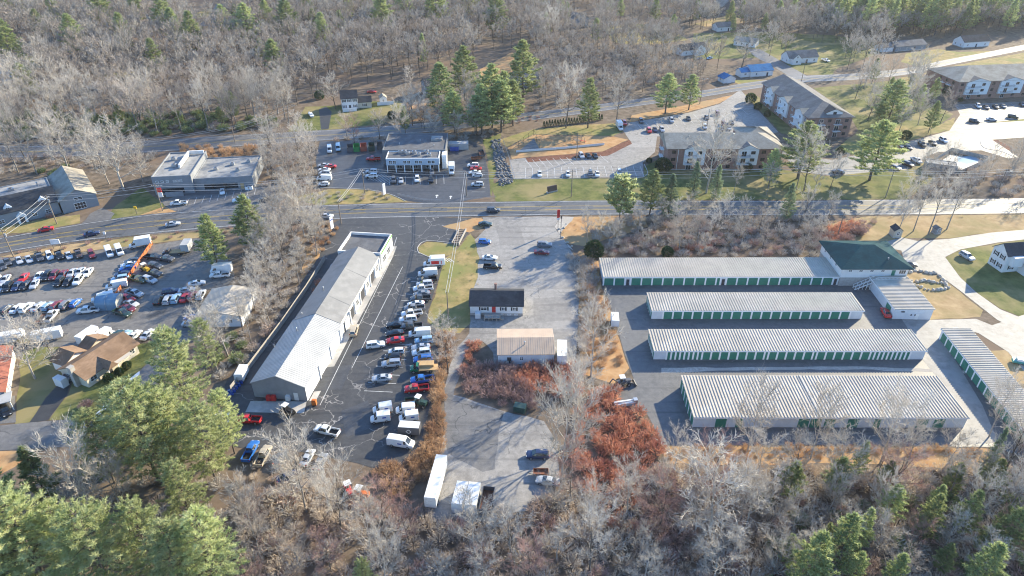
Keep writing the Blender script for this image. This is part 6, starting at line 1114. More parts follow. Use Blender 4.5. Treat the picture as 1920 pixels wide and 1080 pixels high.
brush('grey_brush', 'grey leafless underbrush filling thickets and slopes', 'brush_grey', [(BOT, 3.2, (1.0, 1.9)), ([(150, 880), (420, 900), (480, 930), (480, 1000), (150, 960)], 3.2, (.9, 1.6)),  ([(1120, 470), (1200, 430), (1240, 412), (1560, 412), (1555, 460), (1540, 482), (1120, 482)], 3.0, (.9, 1.7)), ([(560, 400), (615, 412), (620, 430), (590, 490), (540, 580), (440, 700), (400, 715), (380, 665), (440, 630), (476, 590), (476, 490), (505, 400)], 3.2, (.9, 1.7)), ([(1065, 480), (1110, 490), (1125, 560), (1100, 700), (1085, 690), (1088, 560)], 2.0, (.9, 1.6)), ([(1720, 325), (1960, 315), (1960, 365), (1720, 368)], 4, (1.1, 2.0)), ([(490, 270), (590, 265), (590, 350), (500, 365)], 4, (1, 1.8)), ([(0, 296), (290, 290), (280, 305), (60, 325), (0, 330)], 4, (.9, 1.6)), ([(600, 262), (900, 250), (930, 248), (920, 264), (600, 270)], 4.5, (1, 1.7)), ([(1000, 100), (1270, 110), (1300, 150), (1080, 197), (1000, 208)], 8, (1.2, 2.2)), ([(0, 235), (500, 225), (540, 240), (0, 266)], 6, (1.2, 2.2)), ([(545, 368), (690, 357), (750, 372), (600, 382)], 3, (.5, .9)), ([(1100, 440), (1190, 405), (1230, 415), (1150, 470)], 3.2, (.9, 1.6))], 930, n=130, w=.075)
brush('mauve_brush', 'dark mauve brambles below the tan garage and by the creek', 'brush_mauve', [([(868, 690), (960, 688), (1000, 740), (1000, 765), (940, 760), (870, 735)], 1.6, (.8, 1.5)), ([(1180, 880), (1250, 885), (1290, 960), (1280, 1050), (1200, 1000)], 2.2, (1.0, 1.8)), ([(1540, 455), (1620, 410), (1650, 412), (1600, 450)], 2.8, (.8, 1.3)), ([(1180, 440), (1560, 430), (1540, 480), (1140, 480)], 5, (.9, 1.5)), ([(0, 476), (250, 444), (440, 426), (430, 438), (250, 452), (0, 482)], 3, (.4, .7)), (BOT, 7, (1.0, 1.8)), ([(1010, 218), (960, 222), (960, 232), (1010, 228)], 3, (.5, .9))], 940, n=140, w=.08)
brush('green_brush', 'dark green evergreen undergrowth in the lower right wood', 'brush_green', [([(1480, 960), (1900, 930), (1960, 1110), (1420, 1110)], 6.0, (1.0, 2.0)), ([(1420, 930), (1800, 900), (1800, 950), (1450, 960)], 8, (.8, 1.4)), ([(400, 640), (440, 620), (480, 640), (430, 700), (400, 700)], 4, (1.0, 1.7)), ([(70, 318), (130, 314), (130, 330), (70, 330)], 4, (.9, 1.4)), ([(0, 225), (420, 215), (520, 225), (520, 240), (420, 250), (0, 264)], 5.0, (1.2, 2.2))], 950, n=220, w=.13)
brush('straw_grass', 'yellow straw tufts on the rough verges', 'straw', [(LAWNS[0][1], 3.0, (.3, .5)), (LAWNS[3][1], 3.5, (.3, .5)), ([(1240, 836), (1800, 838), (1800, 846), (1240, 846)], 1.6, (.5, .8)), ([(1560, 410), (1920, 404), (1920, 412), (1560, 420)], 4, (.4, .7))], 960, n=40, w=.07, up=1.6)
# rounded clipped shrubs and cedars
SHR = [quads_mesh('foliage', *(lambda k: (k.v, k.f))(leafy_soup(320 + i, 1500, 1.3, 2.2, .17, .3)), 'cedar_needles') for i in range(2)]; SHB = [quads_mesh('twigs', *(lambda k: (k.v, k.f))(shrub_soup(330 + i, 420, 1.4, 1.9, .06)), 'brush_mauve') for i in range(2)]
for p, s, sz, l in [((163, 764), SHB, 1.1, 'round leafless shrub alone on the green lawn'), ((1585, 454), SHB, 1.8, 'reddish round shrub on the tan verge above the green roofed office'), ((1608, 440), SHB, 1.8, 'dark bare shrub right of the slope brush'), ((205, 714), SHR, .9, 'clipped green shrub at the ranch house corner'), ((225, 702), SHR, .8, 'clipped green shrub by the ranch house porch'), ((240, 690), SHR, .8, 'clipped green shrub at the ranch house right end'), ((1113, 480), SHR, 2.2, 'dark green shrub at the left end of the slope'), ((1241, 322), SHR, 2.4, 'tall dark cedar shrub at the apartment corner'), ((1217, 305), SHR, .9, 'small dark shrub left of the apartment corner'), ((1399, 319), SHR, 1.5, 'round dark shrub under the apartment bay'), ((1406, 192), SHR, 2.0, 'tall dark shrub at the end-on block corner'), ((1420, 205), SHR, 1.4, 'dark shrub beside the end-on block'), ((1438, 218), SHR, 1.2, 'lower dark shrub beside the end-on block'), ((1540, 262), SHR, 1.3, 'dark shrub at the end-on block entrance'), ((1575, 288), SHR, 1.2, 'dark shrub on the drive side lawn'), ((1697, 260), SHR, 1.6, 'dark conical shrub left of the hedge row cars'), ((1776, 180), SHR, 2.2, 'dark cedar at the corner of the right apartment block'), ((1800, 190), SHR, .9, 'small shrub at the front of the right apartment block'), ((93, 408), SHB, .9, 'yellowish shrub at the foot of the roadside pole'), ((735, 222), SHR, 1.5, 'dark shrub on the lawn by the back road'), ((600, 185), SHR, 1.8, 'dark shrub at the upper edge of the house lawn'), ((276, 507), SHB, 1.0, 'yellowish bush by the orange fence'), ((1250, 480), SHR, 1.4, 'small green shrub on the slope')]:
    o = put('shrub', R.choice(s), None, G(*p), R.random() * 6); o.scale = (sz, sz, sz); tag(o, l, 'shrub')
# ------------------------------------------------------------------ poles, wires, signs, fences, yard things
POLES = {}
def pole(key, base, top_py, label, arm=True, lamp=False, transformer=False, h=None):
    p = G(*base); H = h or max(7.0, height_at(base, top_py)); o = thing('utility_pole', label, 'utility pole', p, R.uniform(-.2, .2) + math.pi / 2 * .0, 'utility poles')
    MB().tube((0, 0, -.2), (0, 0, H), .19, .12, 8).build('shaft', 'wood_pole', o)
    if arm:
        a = MB().box(-1.2, 1.2, -.06, .06, H - .75, H - .6).build('crossarm', 'wood_pole', o)
        for x in (-1.1, -.5, .5, 1.1): MB().tube((x, 0, H - .6), (x, 0, H - .35), .06, .04, 6).build('insulator', 'insulator', a)
    if transformer: MB().tube((.38, 0, H - 2.6), (.38, 0, H - 1.5), .28, n=10).build('transformer', 'steel', o)
    if lamp: MB().bar((0, 0, H - 1.2), (1.8, 0, H - .6), .07, .07).build('lamp_arm', 'steel', o); MB().box(1.6, 2.3, -.12, .12, H - .68, H - .54).build('lamp_head', 'steel', o)
    POLES[key] = (p, H); return o
pole('a', (107, 420), 366, 'leaning utility pole with transformer before the grey hall', transformer=True); pole('b', (305, 395), 345, 'utility pole beside the red sign at the office', lamp=True); pole('c', (26, 482), 430, 'utility pole at the lower left of the main road', transformer=True); pole('d', (521, 379), 339, 'utility pole right of the office lot'); pole('e', (684, 362), 316, 'utility pole on the bank left of the commercial building', transformer=True); pole('f', (640, 420), 395, 'short service pole beside the auto shop sign', arm=False, h=8.5); pole('g', (875, 367), 322, 'utility pole at the commercial lot corner'); pole('h', (1071, 369), 318, 'utility pole on the apartment lawn'); pole('i', (1660, 371), 318, 'utility pole on the lawn right of the big pine'); pole('j', (1872, 356), 318, 'utility pole right of the thicket by the main road', lamp=True); pole('k', (1492, 358), 312, 'utility pole behind the leaning bare tree', lamp=True); pole('l', (841, 600), 565, 'service pole between grass strip and small house', arm=False, h=9); pole('m', (1570, 444), 405, 'slim pale pole on the slope end', arm=False, h=9)
pole('n', (1312, 195), 145, 'utility pole by the apartment lot entrance', lamp=True); pole('o', (1502, 155), 112, 'utility pole at the side street corner', lamp=True); pole('p', (441, 268), 238, 'utility pole on the back road by the wood'); pole('q', (130, 312), 272, 'utility pole below the back road at left'); pole('r', (1081, 300), 248, 'light pole in the lower apartment lot', arm=False); pole('s', (558, 238), 195, 'utility pole by the house lawn'); pole('t', (1325, 240), 205, 'lamp post in the upper apartment lot', arm=False, lamp=True)
def wire(a, b, label, sag=.02, off=0.0, dz=-.3, r=.05):
    (pa, ha), (pb, hb) = POLES[a], POLES[b]; A = Vector((pa.x, pa.y + 0, ha + dz)) ; B = Vector((pb.x, pb.y, hb + dz)); d = (B - A); s = Vector((-d.y, d.x, 0)).normalized() * off; pts = []
    for i in range(9): t = i / 8; p = A + d * t + s; p.z -= 4 * t * (1 - t) * d.length * sag; pts.append(p)
    m = MB()
    for p, q in zip(pts[:-1], pts[1:]): m.tube(p, q, r, n=4, cap=False)
    return tag(m.build('overhead_wire', 'wire'), label, 'wire', 'overhead wires')
far_l = (G(-160, 500), 11.0); POLES['x0'] = far_l; POLES['x1'] = (G(2080, 352), 11.0); POLES['x2'] = (G(-120, 305), 11)
SPANS = [('c', 'a', 'the two poles at the left end of the main road'), ('a', 'b', 'the grey hall pole and the office pole'), ('b', 'd', 'the office pole and the pole right of its lot'), ('d', 'e', 'the office lot pole and the commercial bank pole'), ('e', 'g', 'the two poles before the commercial building'), ('g', 'h', 'the commercial corner pole and the apartment lawn pole'), ('h', 'k', 'the apartment lawn pole and the leaning tree pole'), ('k', 'i', 'the leaning tree pole and the big pine pole'), ('i', 'j', 'the big pine pole and the thicket pole'), ('j', 'x1', 'the thicket pole and the right edge'), ('x0', 'c', 'the left edge and the lower left pole'), ('x2', 'q', 'the left edge and the back road pole'), ('q', 'p', 'the two back road poles at left'), ('p', 's', 'the back road pole and the house lawn pole')]
for a, b, t in SPANS:
    for nme, off, dz in (('left', -1.0, -.3), ('right', 1.0, -.3), ('lower', 0.0, -2.2)): wire(a, b, f'{nme} overhead wire between {t}', off=off, dz=dz)
for a, b, t in (('e', 'f', 'the bank pole down to the auto shop pole'), ('g', 'l', 'the commercial corner pole over the grass strip to the service pole')):
    for nme, off in (('left', -.35), ('right', .35)): wire(a, b, f'{nme} service wire from {t}', off=off, r=.06)
# signs
from_txt = []
def text_part(s, size, parent, loc, m, rotz=0, name='lettering'):
    cu = bpy.data.curves.new(name, 'FONT'); cu.body = s; cu.size = size; cu.extrude = .01; cu.align_x = 'CENTER'; cu.align_y = 'CENTER'; o0 = bpy.data.objects.new('t', cu); C.objects.link(o0)
    bpy.context.view_layer.update(); me = bpy.data.meshes.new_from_object(o0); bpy.data.objects.remove(o0); me.materials.clear(); me.materials.append(MATS[m])
    o = put(name, me, parent, loc); o.rotation_euler = (math.pi / 2, 0, rotz); return o
def sign(label, base, h, w, ph, m='sign_white', posts=1, rz=0.0, post='steel_dark', t=.25):
    p = G(*base); o = thing('road_sign', label, 'sign', p, rz)
    for k in range(posts): x = 0 if posts == 1 else (-w / 2 + w * k / (posts - 1)) * .8; MB().tube((x, 0, -.1), (x, 0, h - ph), .09, n=6).build('post', post, o)
    MB().box(-w / 2, w / 2, -t / 2, t / 2, h - ph, h).build('panel', m, o); return o
s1 = sign('white pylon sign beside the auto shop entrance', (625, 440), 6.5, 1.5, 4.2, rz=1.2); s2 = sign('white pylon sign on the bank before the commercial lot', (722, 373), 6.0, 1.3, 4.2, rz=1.0); s3 = sign('red topped pole sign at the central lot entrance', (1046, 432), 7.5, .9, 2.8, 'sign_red', rz=.3); MB().box(-.42, .42, -.16, .16, 4.0, 4.6).build('lower_panel', 'sign_white', s3)
MB().box(-.7, .7, -.14, .14, 5.2, 5.6).build('stripe', 'sign_blue', s1)
s4 = sign('red and white sign on the pole by the grey office', (309, 392), 8.0, 1.4, 1.6, 'sign_red', rz=.2); MB().box(-.7, .7, -.15, .15, 4.6, 6.3).build('lower_panel', 'sign_white', s4)
s5 = sign('round yellow sign at the verge below the office', (257, 402), 3.0, .9, .9, 'sign_yellow', rz=.2); sign('white banner sign at the dealer edge by the main road', (108, 466), 3.2, 2.6, 1.6, posts=2, rz=.2); sign('small white road sign at the lower kerb of the main road', (199, 447), 2.4, .7, .9, rz=.2); sign('dark slim sign post on the orange grass by the road', (1051, 446), 8.0, .5, 1.0, 'sign_brown')
mo = thing('monument_sign', 'dark slanted monument sign on the roadside apartment lawn', 'sign', G(1035, 360), .5); MB().box(-2.2, 2.2, -.5, .5, 0, .5).build('base', 'stone_base', mo); MB().prism([(-2.0, -.4, .5), (2.0, -.4, .5), (2.0, .1, 2.4), (-2.0, .1, 2.4)], (0, .35, 0)).build('panel', 'sign_brown', mo)
for a, q in (((806, 375), 0), ((845, 377), 0)):
    pass
# arrows on the commercial lot
for px in ((819, 368), (845, 370)):
    p = G(*px); me = bpy.data.meshes.new('arrow'); me.from_pydata([(-.2, -1.4, 0), (.2, -1.4, 0), (.2, .2, 0), (.7, .2, 0), (0, 1.4, 0), (-.7, .2, 0), (-.2, .2, 0)], [], [tuple(range(7))]); me.materials.append(MATS['paint_white']); put('painted_arrow', me, bpy.data.objects['commercial_lot'], (p.x, p.y, .05))
# parking lines
def stalls(lot, a, b, n, d, w=.13, z=.05):
    A, B = G(*a), G(*b); D = G(a[0] + d[0], a[1] + d[1]) - A
    for i in range(n): p = A + (B - A) * i / (n - 1); line_mark(bpy.data.objects[lot], p, p + D, w, 'paint_white', z, 'parking_line')
stalls('shop_lot', (731, 631), (683, 733), 8, (48, 2), .15); stalls('shop_lot', (795, 529), (765, 590), 6, (-24, -1)); stalls('apartment_lot', (985, 315), (1200, 311), 17, (0, 20)); stalls('apartment_lot', (985, 300), (1125, 291), 12, (12, 14)); stalls('apartment_lot', (1195, 232), (1385, 200), 14, (12, 16)); stalls('commercial_lot', (732, 331), (832, 329), 8, (-2, 16)); stalls('commercial_lot', (884, 306), (884, 360), 8, (24, 0)); stalls('apartment_drive', (1790, 198), (1925, 193), 10, (14, 12)); stalls('office_lot', (355, 372), (480, 352), 10, (-6, 14)); stalls('shop_lot', (838, 448), (832, 456), 2, (26, 3))
for i in range(9): p = G(690 + i * 4.5, 337 + i * .9); q = G(712 + i * 4.5, 326 + i * .9); line_mark(bpy.data.objects['commercial_lot'], p, q, .2, 'paint_white', .051, 'painted_line')
for i in range(7): p = G(805 + i * 6, 481 + i * .6); q = G(816 + i * 6, 490 + i * .3); line_mark(bpy.data.objects['shop_lot'], p, q, .22, 'paint_white', .052, 'painted_line')
for a, b in (((744, 445), (736, 470)), ((736, 482), (600, 760)), ((755, 500), (660, 690))): line_mark(bpy.data.objects['shop_lot'], G(*a), G(*b), .13, 'paint_white', .05, 'painted_line')
# orange board fence: every board a part
fa, fb = G(286, 459), G(216, 560); d = fb - fa; L = d.length; n = int(L / .62); fr = thing('board_fence', 'orange board fence dividing the dealer lot from the yard', 'fence', fa, math.atan2(d.y, d.x)); bm = MB().box(0, .54, -.025, .025, .1, 1.4).mesh('board', 'wood_orange'); pm = MB().box(-.07, .07, .03, .15, 0, 1.5).mesh('post', 'wood_orange')
for i in range(n): put('board', bm, fr, (i * .62, 0, R.uniform(-.05, .05)))
for i in range(0, n + 1, 4): put('post', pm, fr, (i * .62, 0, 0))
for z in (.4, 1.1): MB().box(0, L, .026, .06, z, z + .1).build('rail', 'wood_orange', fr)
def rail_fence(label, px, h=1.6, m='steel', step=3.0, name='fence', top=True, mesh_=False, solid=None):
    pts = [G(*p) for p in px]; o = thing(name, label, 'fence', pts[0]); base = pts[0]
    for a, b in zip(pts[:-1], pts[1:]):
        a, b = a - base, b - base; n = max(1, int((b - a).length / step))
        for i in range(n + 1): p = a + (b - a) * i / n; MB().tube((p.x, p.y, -.1), (p.x, p.y, h), .05, n=5).build('post', m, o)
        for z in ((h - .06, h * .5) if top else (h * .55,)): MB().bar((a.x, a.y, z), (b.x, b.y, z), .05, .07).build('rail', m, o)
        if solid: MB().bar((a.x, a.y, h / 2), (b.x, b.y, h / 2), .06, h - .1).build('panel', solid, o)
    return o
rail_fence('dark board fence round the swimming pool', [(1738, 312), (1782, 284), (1850, 300), (1850, 304), (1800, 326), (1745, 320)], 1.7, 'wood_grey', 3, 'pool_fence', solid='wood_grey'); rail_fence('low white retaining fence along the apartment playground', [(968, 286), (1060, 279), (1133, 272)], 1.0, 'trim_white', 4, 'playground_fence', solid='siding_white'); rail_fence('green wire fence behind the ranch house', [(250, 640), (290, 637), (312, 640), (305, 655)], 1.8, 'bin_dark', 3, 'wire_fence'); rail_fence('weathered board fence behind the long auto shop', [(434, 735), (470, 690), (530, 610), (575, 545), (610, 488)], 1.9, 'wood_grey', 2.5, 'yard_fence', solid='wood_grey'); rail_fence('low steel guard rail along the commercial lot', [(746, 366), (790, 376), (830, 378)], .8, 'steel', 3, 'guard_rail'); rail_fence('steel guard rail right of the commercial lot entrance', [(870, 376), (900, 374), (930, 371)], .8, 'steel', 3, 'guard_rail'); rail_fence('steel guard rail along the lower kerb of the main road', [(55, 470), (150, 453), (260, 442), (380, 433), (450, 427)], .75, 'steel', 4, 'guard_rail'); rail_fence('wire fence on top of the stone slope', [(942, 262), (955, 300), (966, 340)], 1.4, 'steel', 3, 'slope_fence'); rail_fence('tall black wire fence of the sports court', [(962, 285), (1000, 255), (1012, 278)], 3.0, 'trim_black', 5, 'court_fence')
sheet('sports_court', [(972, 284), (1001, 260), (1012, 280)], .05, 'asphalt_grey'); sheet('pool_deck', [(1745, 316), (1782, 290), (1845, 302), (1800, 322)], .05, 'concrete'); sheet('pool_water', [(1795, 295), (1825, 292), (1842, 302), (1812, 308), (1796, 303)], .07, 'water_blue')
# stones
def rock_soup(seed, n, r0, r1, pts):
    r_ = random.Random(seed); V, F = [], []
    for i, (x, y) in enumerate(pts):
        s = r_.uniform(r0, r1); o = len(V); ring_ = 6
        for zf, rf in ((-.1, 1.0), (.45, .95), (.8, .5)):
            for k in range(ring_): a = k * 6.283 / ring_ + r_.uniform(-.3, .3); q = s * rf * r_.uniform(.75, 1.15); V.append((x + math.cos(a) * q, y + math.sin(a) * q * .8, s * zf * r_.uniform(.8, 1.2)))
        for l in range(2):
            for k in range(ring_): a, b = o + l * ring_ + k, o + l * ring_ + (k + 1) % ring_; F += [(a, b, b + ring_), (a, b + ring_, a + ring_)]
        for k in range(1, ring_ - 1): F.append((o + 12, o + 12 + k, o + 13 + k))
    return V, F
rr = random.Random(9); nb = 0
sl_ = [(922, 264), (936, 262), (948, 300), (964, 342), (938, 350), (928, 310)]; V, F = rock_soup(1, 0, .45, 1.0, scatter(sl_, 1.0, rr)); tag(put('stone_slope', quads_mesh('stone_slope', V, F, 'rock')), 'grey riprap stone slope beside the commercial lot', 'stones', kind='stuff')
for i, (a, b) in enumerate([((1694, 512), (1720, 508)), ((1720, 508), (1760, 515)), ((1760, 515), (1778, 540)), ((1778, 540), (1745, 545)), ((1745, 545), (1716, 536)), ((1716, 536), (1694, 516)), ((1716, 530), (1730, 526)), ((1730, 526), (1768, 532))]):
    A, B = G(*a), G(*b); m_ = max(4, int((B - A).length / .9))
    for k in range(m_):
        p = A + (B - A) * (k + .5) / m_; V, F = rock_soup(i * 50 + k, 0, .45, .8, [(0, 0)]); o = put('boulder', quads_mesh('boulder', V, F, 'rock_tan'), None, (p.x + rr.uniform(-.3, .3), p.y + rr.uniform(-.3, .3), rr.uniform(0, .1)), rr.random() * 6); tag(o, f'pale boulder, {ORD[nb]} along the dry stone ring from its office corner', 'boulder', 'boulders of the stone ring'); nb += 1
for i, p in enumerate(sorted([(1062, 420), (1057, 428), (1052, 436), (1055, 446), (1064, 455), (1072, 462), (1049, 430)], key=lambda t: t[1])): V, F = rock_soup(700 + i, 0, .3, .6, [(0, 0)]); tag(put('boulder', quads_mesh('boulder', V, F, 'rock_tan'), None, G(*p)), f'pale stone, {ORD[i]} listed down the gravel edge of the central lot'.replace(' listed', ''), 'boulder', 'stones at the central lot edge')
# containers and trailers
def container(name, label, roof_px, h, m, ribs=True, wheels_=False, z0=0.0, cat='container'):
    """roof corners: far-left, far-right, near-right, near-left"""
    q = [G(x, y, h) for x, y in roof_px]; A, B, D = q[3], q[2], q[0]; w = ((B - A).length + (q[1] - q[0]).length) / 2; L = ((D - A).length + (q[1] - B).length) / 2; ax = (q[0] + q[1] - q[2] - q[3]); rz = math.atan2(ax.y, ax.x); c = sum(q, Vector()) / 4
    o = thing(name, label, cat, (c.x, c.y, 0), rz); MB().box(-L / 2, L / 2, -w / 2, w / 2, z0, h).build('body', m, o)
    if ribs:
        rm = MB().box(-.04, .04, -w / 2 - .04, w / 2 + .04, z0 + .1, h - .05).mesh('rib', m)
        for k in range(int(L / .9) + 1): put('rib', rm, o, (-L / 2 + .05 + k * .9, 0, 0))
    for s in (-1, 1): MB().box(-L / 2 - .05, -L / 2 - .001, s * w / 4 - w / 4 + .05, s * w / 4 + w / 4 - .05, z0 + .1, h - .1).build('door', m, o)
    if wheels_: wheels(o, (-L * .36, -L * .28), w / 2, .48)
    return o, L, w
container('semi_trailer', 'long white semi trailer at the left of the lower lot', [(817.5, 852), (838, 853), (816, 934), (795, 932.5)], 3.6, 'cargo_white', True, True, .9, 'trailer'); container('shipping_container', 'left of two white containers standing side by side', [(857.5, 901), (878, 903), (868, 945), (845.5, 944)], 2.7, 'cargo_white'); container('shipping_container', 'right of two white containers standing side by side', [(879.5, 903), (901, 904.5), (892, 947.5), (869.5, 945)], 2.7, 'cargo_white'); container('cargo_trailer', 'tall white box trailer right of the tan garage', [(1045, 637), (1063, 637), (1063, 667), (1045, 667)], 3.4, 'cargo_white', False, True, .6, 'trailer')
def trailer(label, px, d, L, w, h, m, name='cargo_trailer', open_=False, z0=.5):
    o = thing(name, label, 'trailer', (G(*px).x, G(*px).y, .05), heading(px, d))
    if open_:
        MB().box(-L / 2, L / 2, -w / 2, w / 2, z0, z0 + .1).build('deck', 'rust', o)
        for s in (-1, 1): MB().box(-L / 2, L / 2, s * w / 2 - .04, s * w / 2 + .04, z0 + .1, h).build('side_panel', m, o)
        for s in (-1, 1): MB().box(s * L / 2 - .04, s * L / 2 + .04, -w / 2 + .05, w / 2 - .05, z0 + .1, h - .02).build('end_panel', m, o)
    else: MB().box(-L / 2, L / 2, -w / 2, w / 2, z0, h).box(-L / 2 + .1, L / 2 - .1, -w / 2 + .1, w / 2 - .1, h, h + .08).build('body', m, o); MB().box(-L / 2 - .03, -L / 2, -w / 2 + .1, w / 2 - .1, z0 + .1, h - .15).build('door', m, o)
    MB().bar((L / 2, -w * .3, .5), (L / 2 + 1.2, 0, .5), .08, .1).bar((L / 2, w * .3, .5), (L / 2 + 1.2, 0, .5), .08, .1).build('drawbar', 'steel_dark', o); wheels(o, (-.3,), w / 2 + .15, .33); return o
trailer('white cargo trailer on the storage lot left of the second row', (1152, 607), (2, 20), 4.2, 2.0, 2.3, 'cargo_white'); tr = trailer('dark cargo trailer with white emblem beside the mail vans', (769, 812), (-30, -2), 4.6, 2.2, 2.4, 'steel_dark'); MB().box(-2.2, 2.2, -1.0, 1.0, 2.48, 2.52).build('roof_panel', 'cargo_white', tr)
for a in range(4): MB().bar((math.cos(a * 1.57) * .55, 1.115, 1.4 + math.sin(a * 1.57) * .55), (math.cos(a * 1.57 + 1.57) * .55, 1.115, 1.4 + math.sin(a * 1.57 + 1.57) * .55), .02, .12).build('emblem', 'sign_white', tr)
trailer('black open dump trailer right of the white containers', (913, 945), (6, -30), 5.6, 2.2, 1.7, 'steel_dark', 'dump_trailer', True); trailer('bare steel utility cart in the lower lot', (1014, 890), (-30, 0), 3.0, 1.5, 1.0, 'rust', 'utility_trailer', True); trailer('white box trailer against the fence behind the auto shop', (455, 708), (14, -28), 4.0, 2.0, 2.4, 'cargo_white'); trailer('white truck cap trailer behind the auto shop by the pines', (421, 788), (-30, -6), 3.2, 1.9, 1.8, 'cargo_white'); trailer('rusty utility trailer loaded with scrap by the brush edge', (775, 757), (-30, 2), 3.6, 1.8, 1.2, 'olive' if 'olive' in MATS else 'bin_dark', 'utility_trailer', True); trailer('dark flat trailer below the lowest dealer row', (80, 601), (18, -20), 4.6, 2.0, .9, 'steel_dark', 'utility_trailer', True)
for px, l in (((22, 641), 'white travel trailer at the left edge above the red roof'), ((92, 636), 'white travel trailer behind the lawn fence, right of the yellow machine')): trailer(l, px, (30, -6), 6.5, 2.3, 2.7, 'cargo_white', 'travel_trailer')
# dumpsters
def dumpster(label, px, d, m, L=3.6, w=2.0, h=1.7, lid=None):
    o = thing('dumpster', label, 'dumpster', (G(*px).x, G(*px).y, .05), heading(px, d)); b = MB(); t = .06
    b.box(-L / 2, L / 2, -w / 2, -w / 2 + t, 0, h).box(-L / 2, L / 2, w / 2 - t, w / 2, 0, h).box(-L / 2, -L / 2 + t, -w / 2 + t, w / 2 - t, 0, h).box(L / 2 - t, L / 2, -w / 2 + t, w / 2 - t, 0, h).box(-L / 2 + t, L / 2 - t, -w / 2 + t, w / 2 - t, .02, .1); b.build('bin', m, o)
    rm = MB().box(-.05, .05, -.06, -.001, .1, h - .05).mesh('rib', m)
    for k in range(5):
        for s in (-1, 1): put('rib', rm, o, (-L / 2 + .3 + k * (L - .6) / 4, s * w / 2, 0), 0 if s < 0 else math.pi)
    if lid: MB().box(-L / 2 - .03, L / 2 + .03, -w / 2 - .03, w / 2 + .03, h, h + .08).build('lid', lid, o)
    return o
dumpster('dark green dumpster at the brush edge of the lower lot', (975, 770), (30, 6), 'bin_dark', 2.6, 1.7, 1.5, 'bin_dark'); dumpster('green roll-off dumpster behind the commercial lot', (669, 281), (0, 20), 'bin_green', 5, 2.4, 2.0); dumpster('rust red roll-off dumpster behind the commercial lot', (682, 280), (0, 20), 'bin_rust', 5, 2.4, 2.0); dumpster('dark teal roll-off dumpster behind the commercial lot', (697, 280), (0, 20), 'bin_dark', 5, 2.4, 2.2); dumpster('black roll-off dumpster left of the green one', (657, 281), (0, 20), 'steel_dark', 5, 2.4, 1.8); dumpster('blue dumpster right of the commercial building', (852, 282), (20, 0), 'bin_blue', 3.6, 2.2, 1.8); dumpster('dark dumpster against the commercial building wall', (712, 276), (0, 20), 'steel_dark', 4, 2.2, 1.8)
container('storage_shed', 'long grey container shed behind the blue dumpster', [(840, 264), (878, 264), (878, 270), (840, 270)], 2.6, 'cargo_grey', True)
# drums by the shop fence
dm = MB().tube((0, 0, 0), (0, 0, .9), .34, n=10).mesh('drum_body', 'drum_blue'); dl = MB().tube((0, 0, .9), (0, 0, .95), .35, n=10).mesh('lid', 'trim_blue')
for i in range(12):
    f = i // 2 / 5; p = G(426 + 22 * f + (i % 2) * 5, 742 - 26 * f + (i % 2) * 3); o = thing('blue_drum', f'blue drum, {ORD[i]} from the near end of the fence line behind the shop', 'drum', p, 0, 'blue drums behind the shop'); put('drum_body', dm, o); put('lid', dl, o)
for i, (px, m, l) in enumerate([((505, 751), 'sign_red', 'left red fuel tank at the shop gable wall'), ((514, 751), 'sign_red', 'right red fuel tank at the shop gable wall'), ((541, 751), 'cargo_white', 'white cabinet at the shop gable wall'), ((590, 759), 'machine_orange', 'orange block at the near corner of the auto shop')]):
    o = thing('supply_tank', l, 'tank', G(*px), 0); MB().box(-.5, .5, -.4, .4, .15, 1.4).box(-.4, .4, -.3, .3, 1.4, 1.55).build('tank_body', m, o); MB().box(-.5, -.4, -.35, .35, 0, .15).box(.4, .5, -.35, .35, 0, .15).build('feet', 'steel_dark', o)
# machines
def tractor(label, px, d, m, scoop=True, name='tractor'):
    o = thing(name, label, 'machine', (G(*px).x, G(*px).y, .05), heading(px, d)); MB().box(-1.4, 1.6, -.55, .55, .6, 1.3).box(.4, 1.7, -.45, .45, 1.3, 1.6).build('body', m, o)
    MB().box(-1.0, .3, -.7, .7, 2.5, 2.62).build('canopy', 'cargo_white', o)
    for x in (-.95, .25):
        for y in (-.62, .62): MB().tube((x, y, 1.3), (x, y, 2.5), .04, n=5).build('canopy_post', 'steel_dark', o)
    MB().box(-.7, -.2, -.3, .3, 1.3, 1.75).build('seat', 'trim_black', o); wheels(o, (-.9,), .95, .65); wheels(o, (1.2,), .85, .45)
    if scoop:
        MB().bar((.8, -.6, 1.2), (2.6, -.6, .6), .12, .18).bar((.8, .6, 1.2), (2.6, .6, .6), .12, .18).build('loader_arm', m, o); MB().prism([(2.5, -1.0, .1), (3.2, -1.0, .1), (2.6, -1.0, .9)], (0, 2.0, 0)).build('bucket', 'steel_dark', o)
        MB().bar((-1.4, 0, 1.0), (-2.6, 0, 2.2), .2, .25).bar((-2.6, 0, 2.2), (-3.4, 0, .8), .18, .2).build('backhoe_arm', m, o)
    return o
tractor('backhoe tractor with white canopy at the left of the storage lot', (1168, 722), (30, -3), 'steel_dark', name='backhoe_tractor'); tractor('yellow machine by the orange fence in the dealer yard', (274, 509), (20, 10), 'machine_yellow', False, 'yard_machine'); tractor('orange tractor in the brush below the shop lot', (678, 932), (20, 4), 'machine_orange', False); tractor('black stripped utility cart behind the auto shop', (540, 776), (24, 10), 'trim_black', False, 'utility_cart'); tractor('red and white machine in the brush below the shop lot', (655, 925), (10, 20), 'sign_red', False); tractor('olive scrap tractor by the brush edge of the shop lot', (788, 760), (20, 6), 'bin_dark', False, 'scrap_tractor'); tractor('yellow loader behind the lawn fence left of the ranch house', (46, 646), (20, 6), 'machine_yellow', False, 'yard_loader')
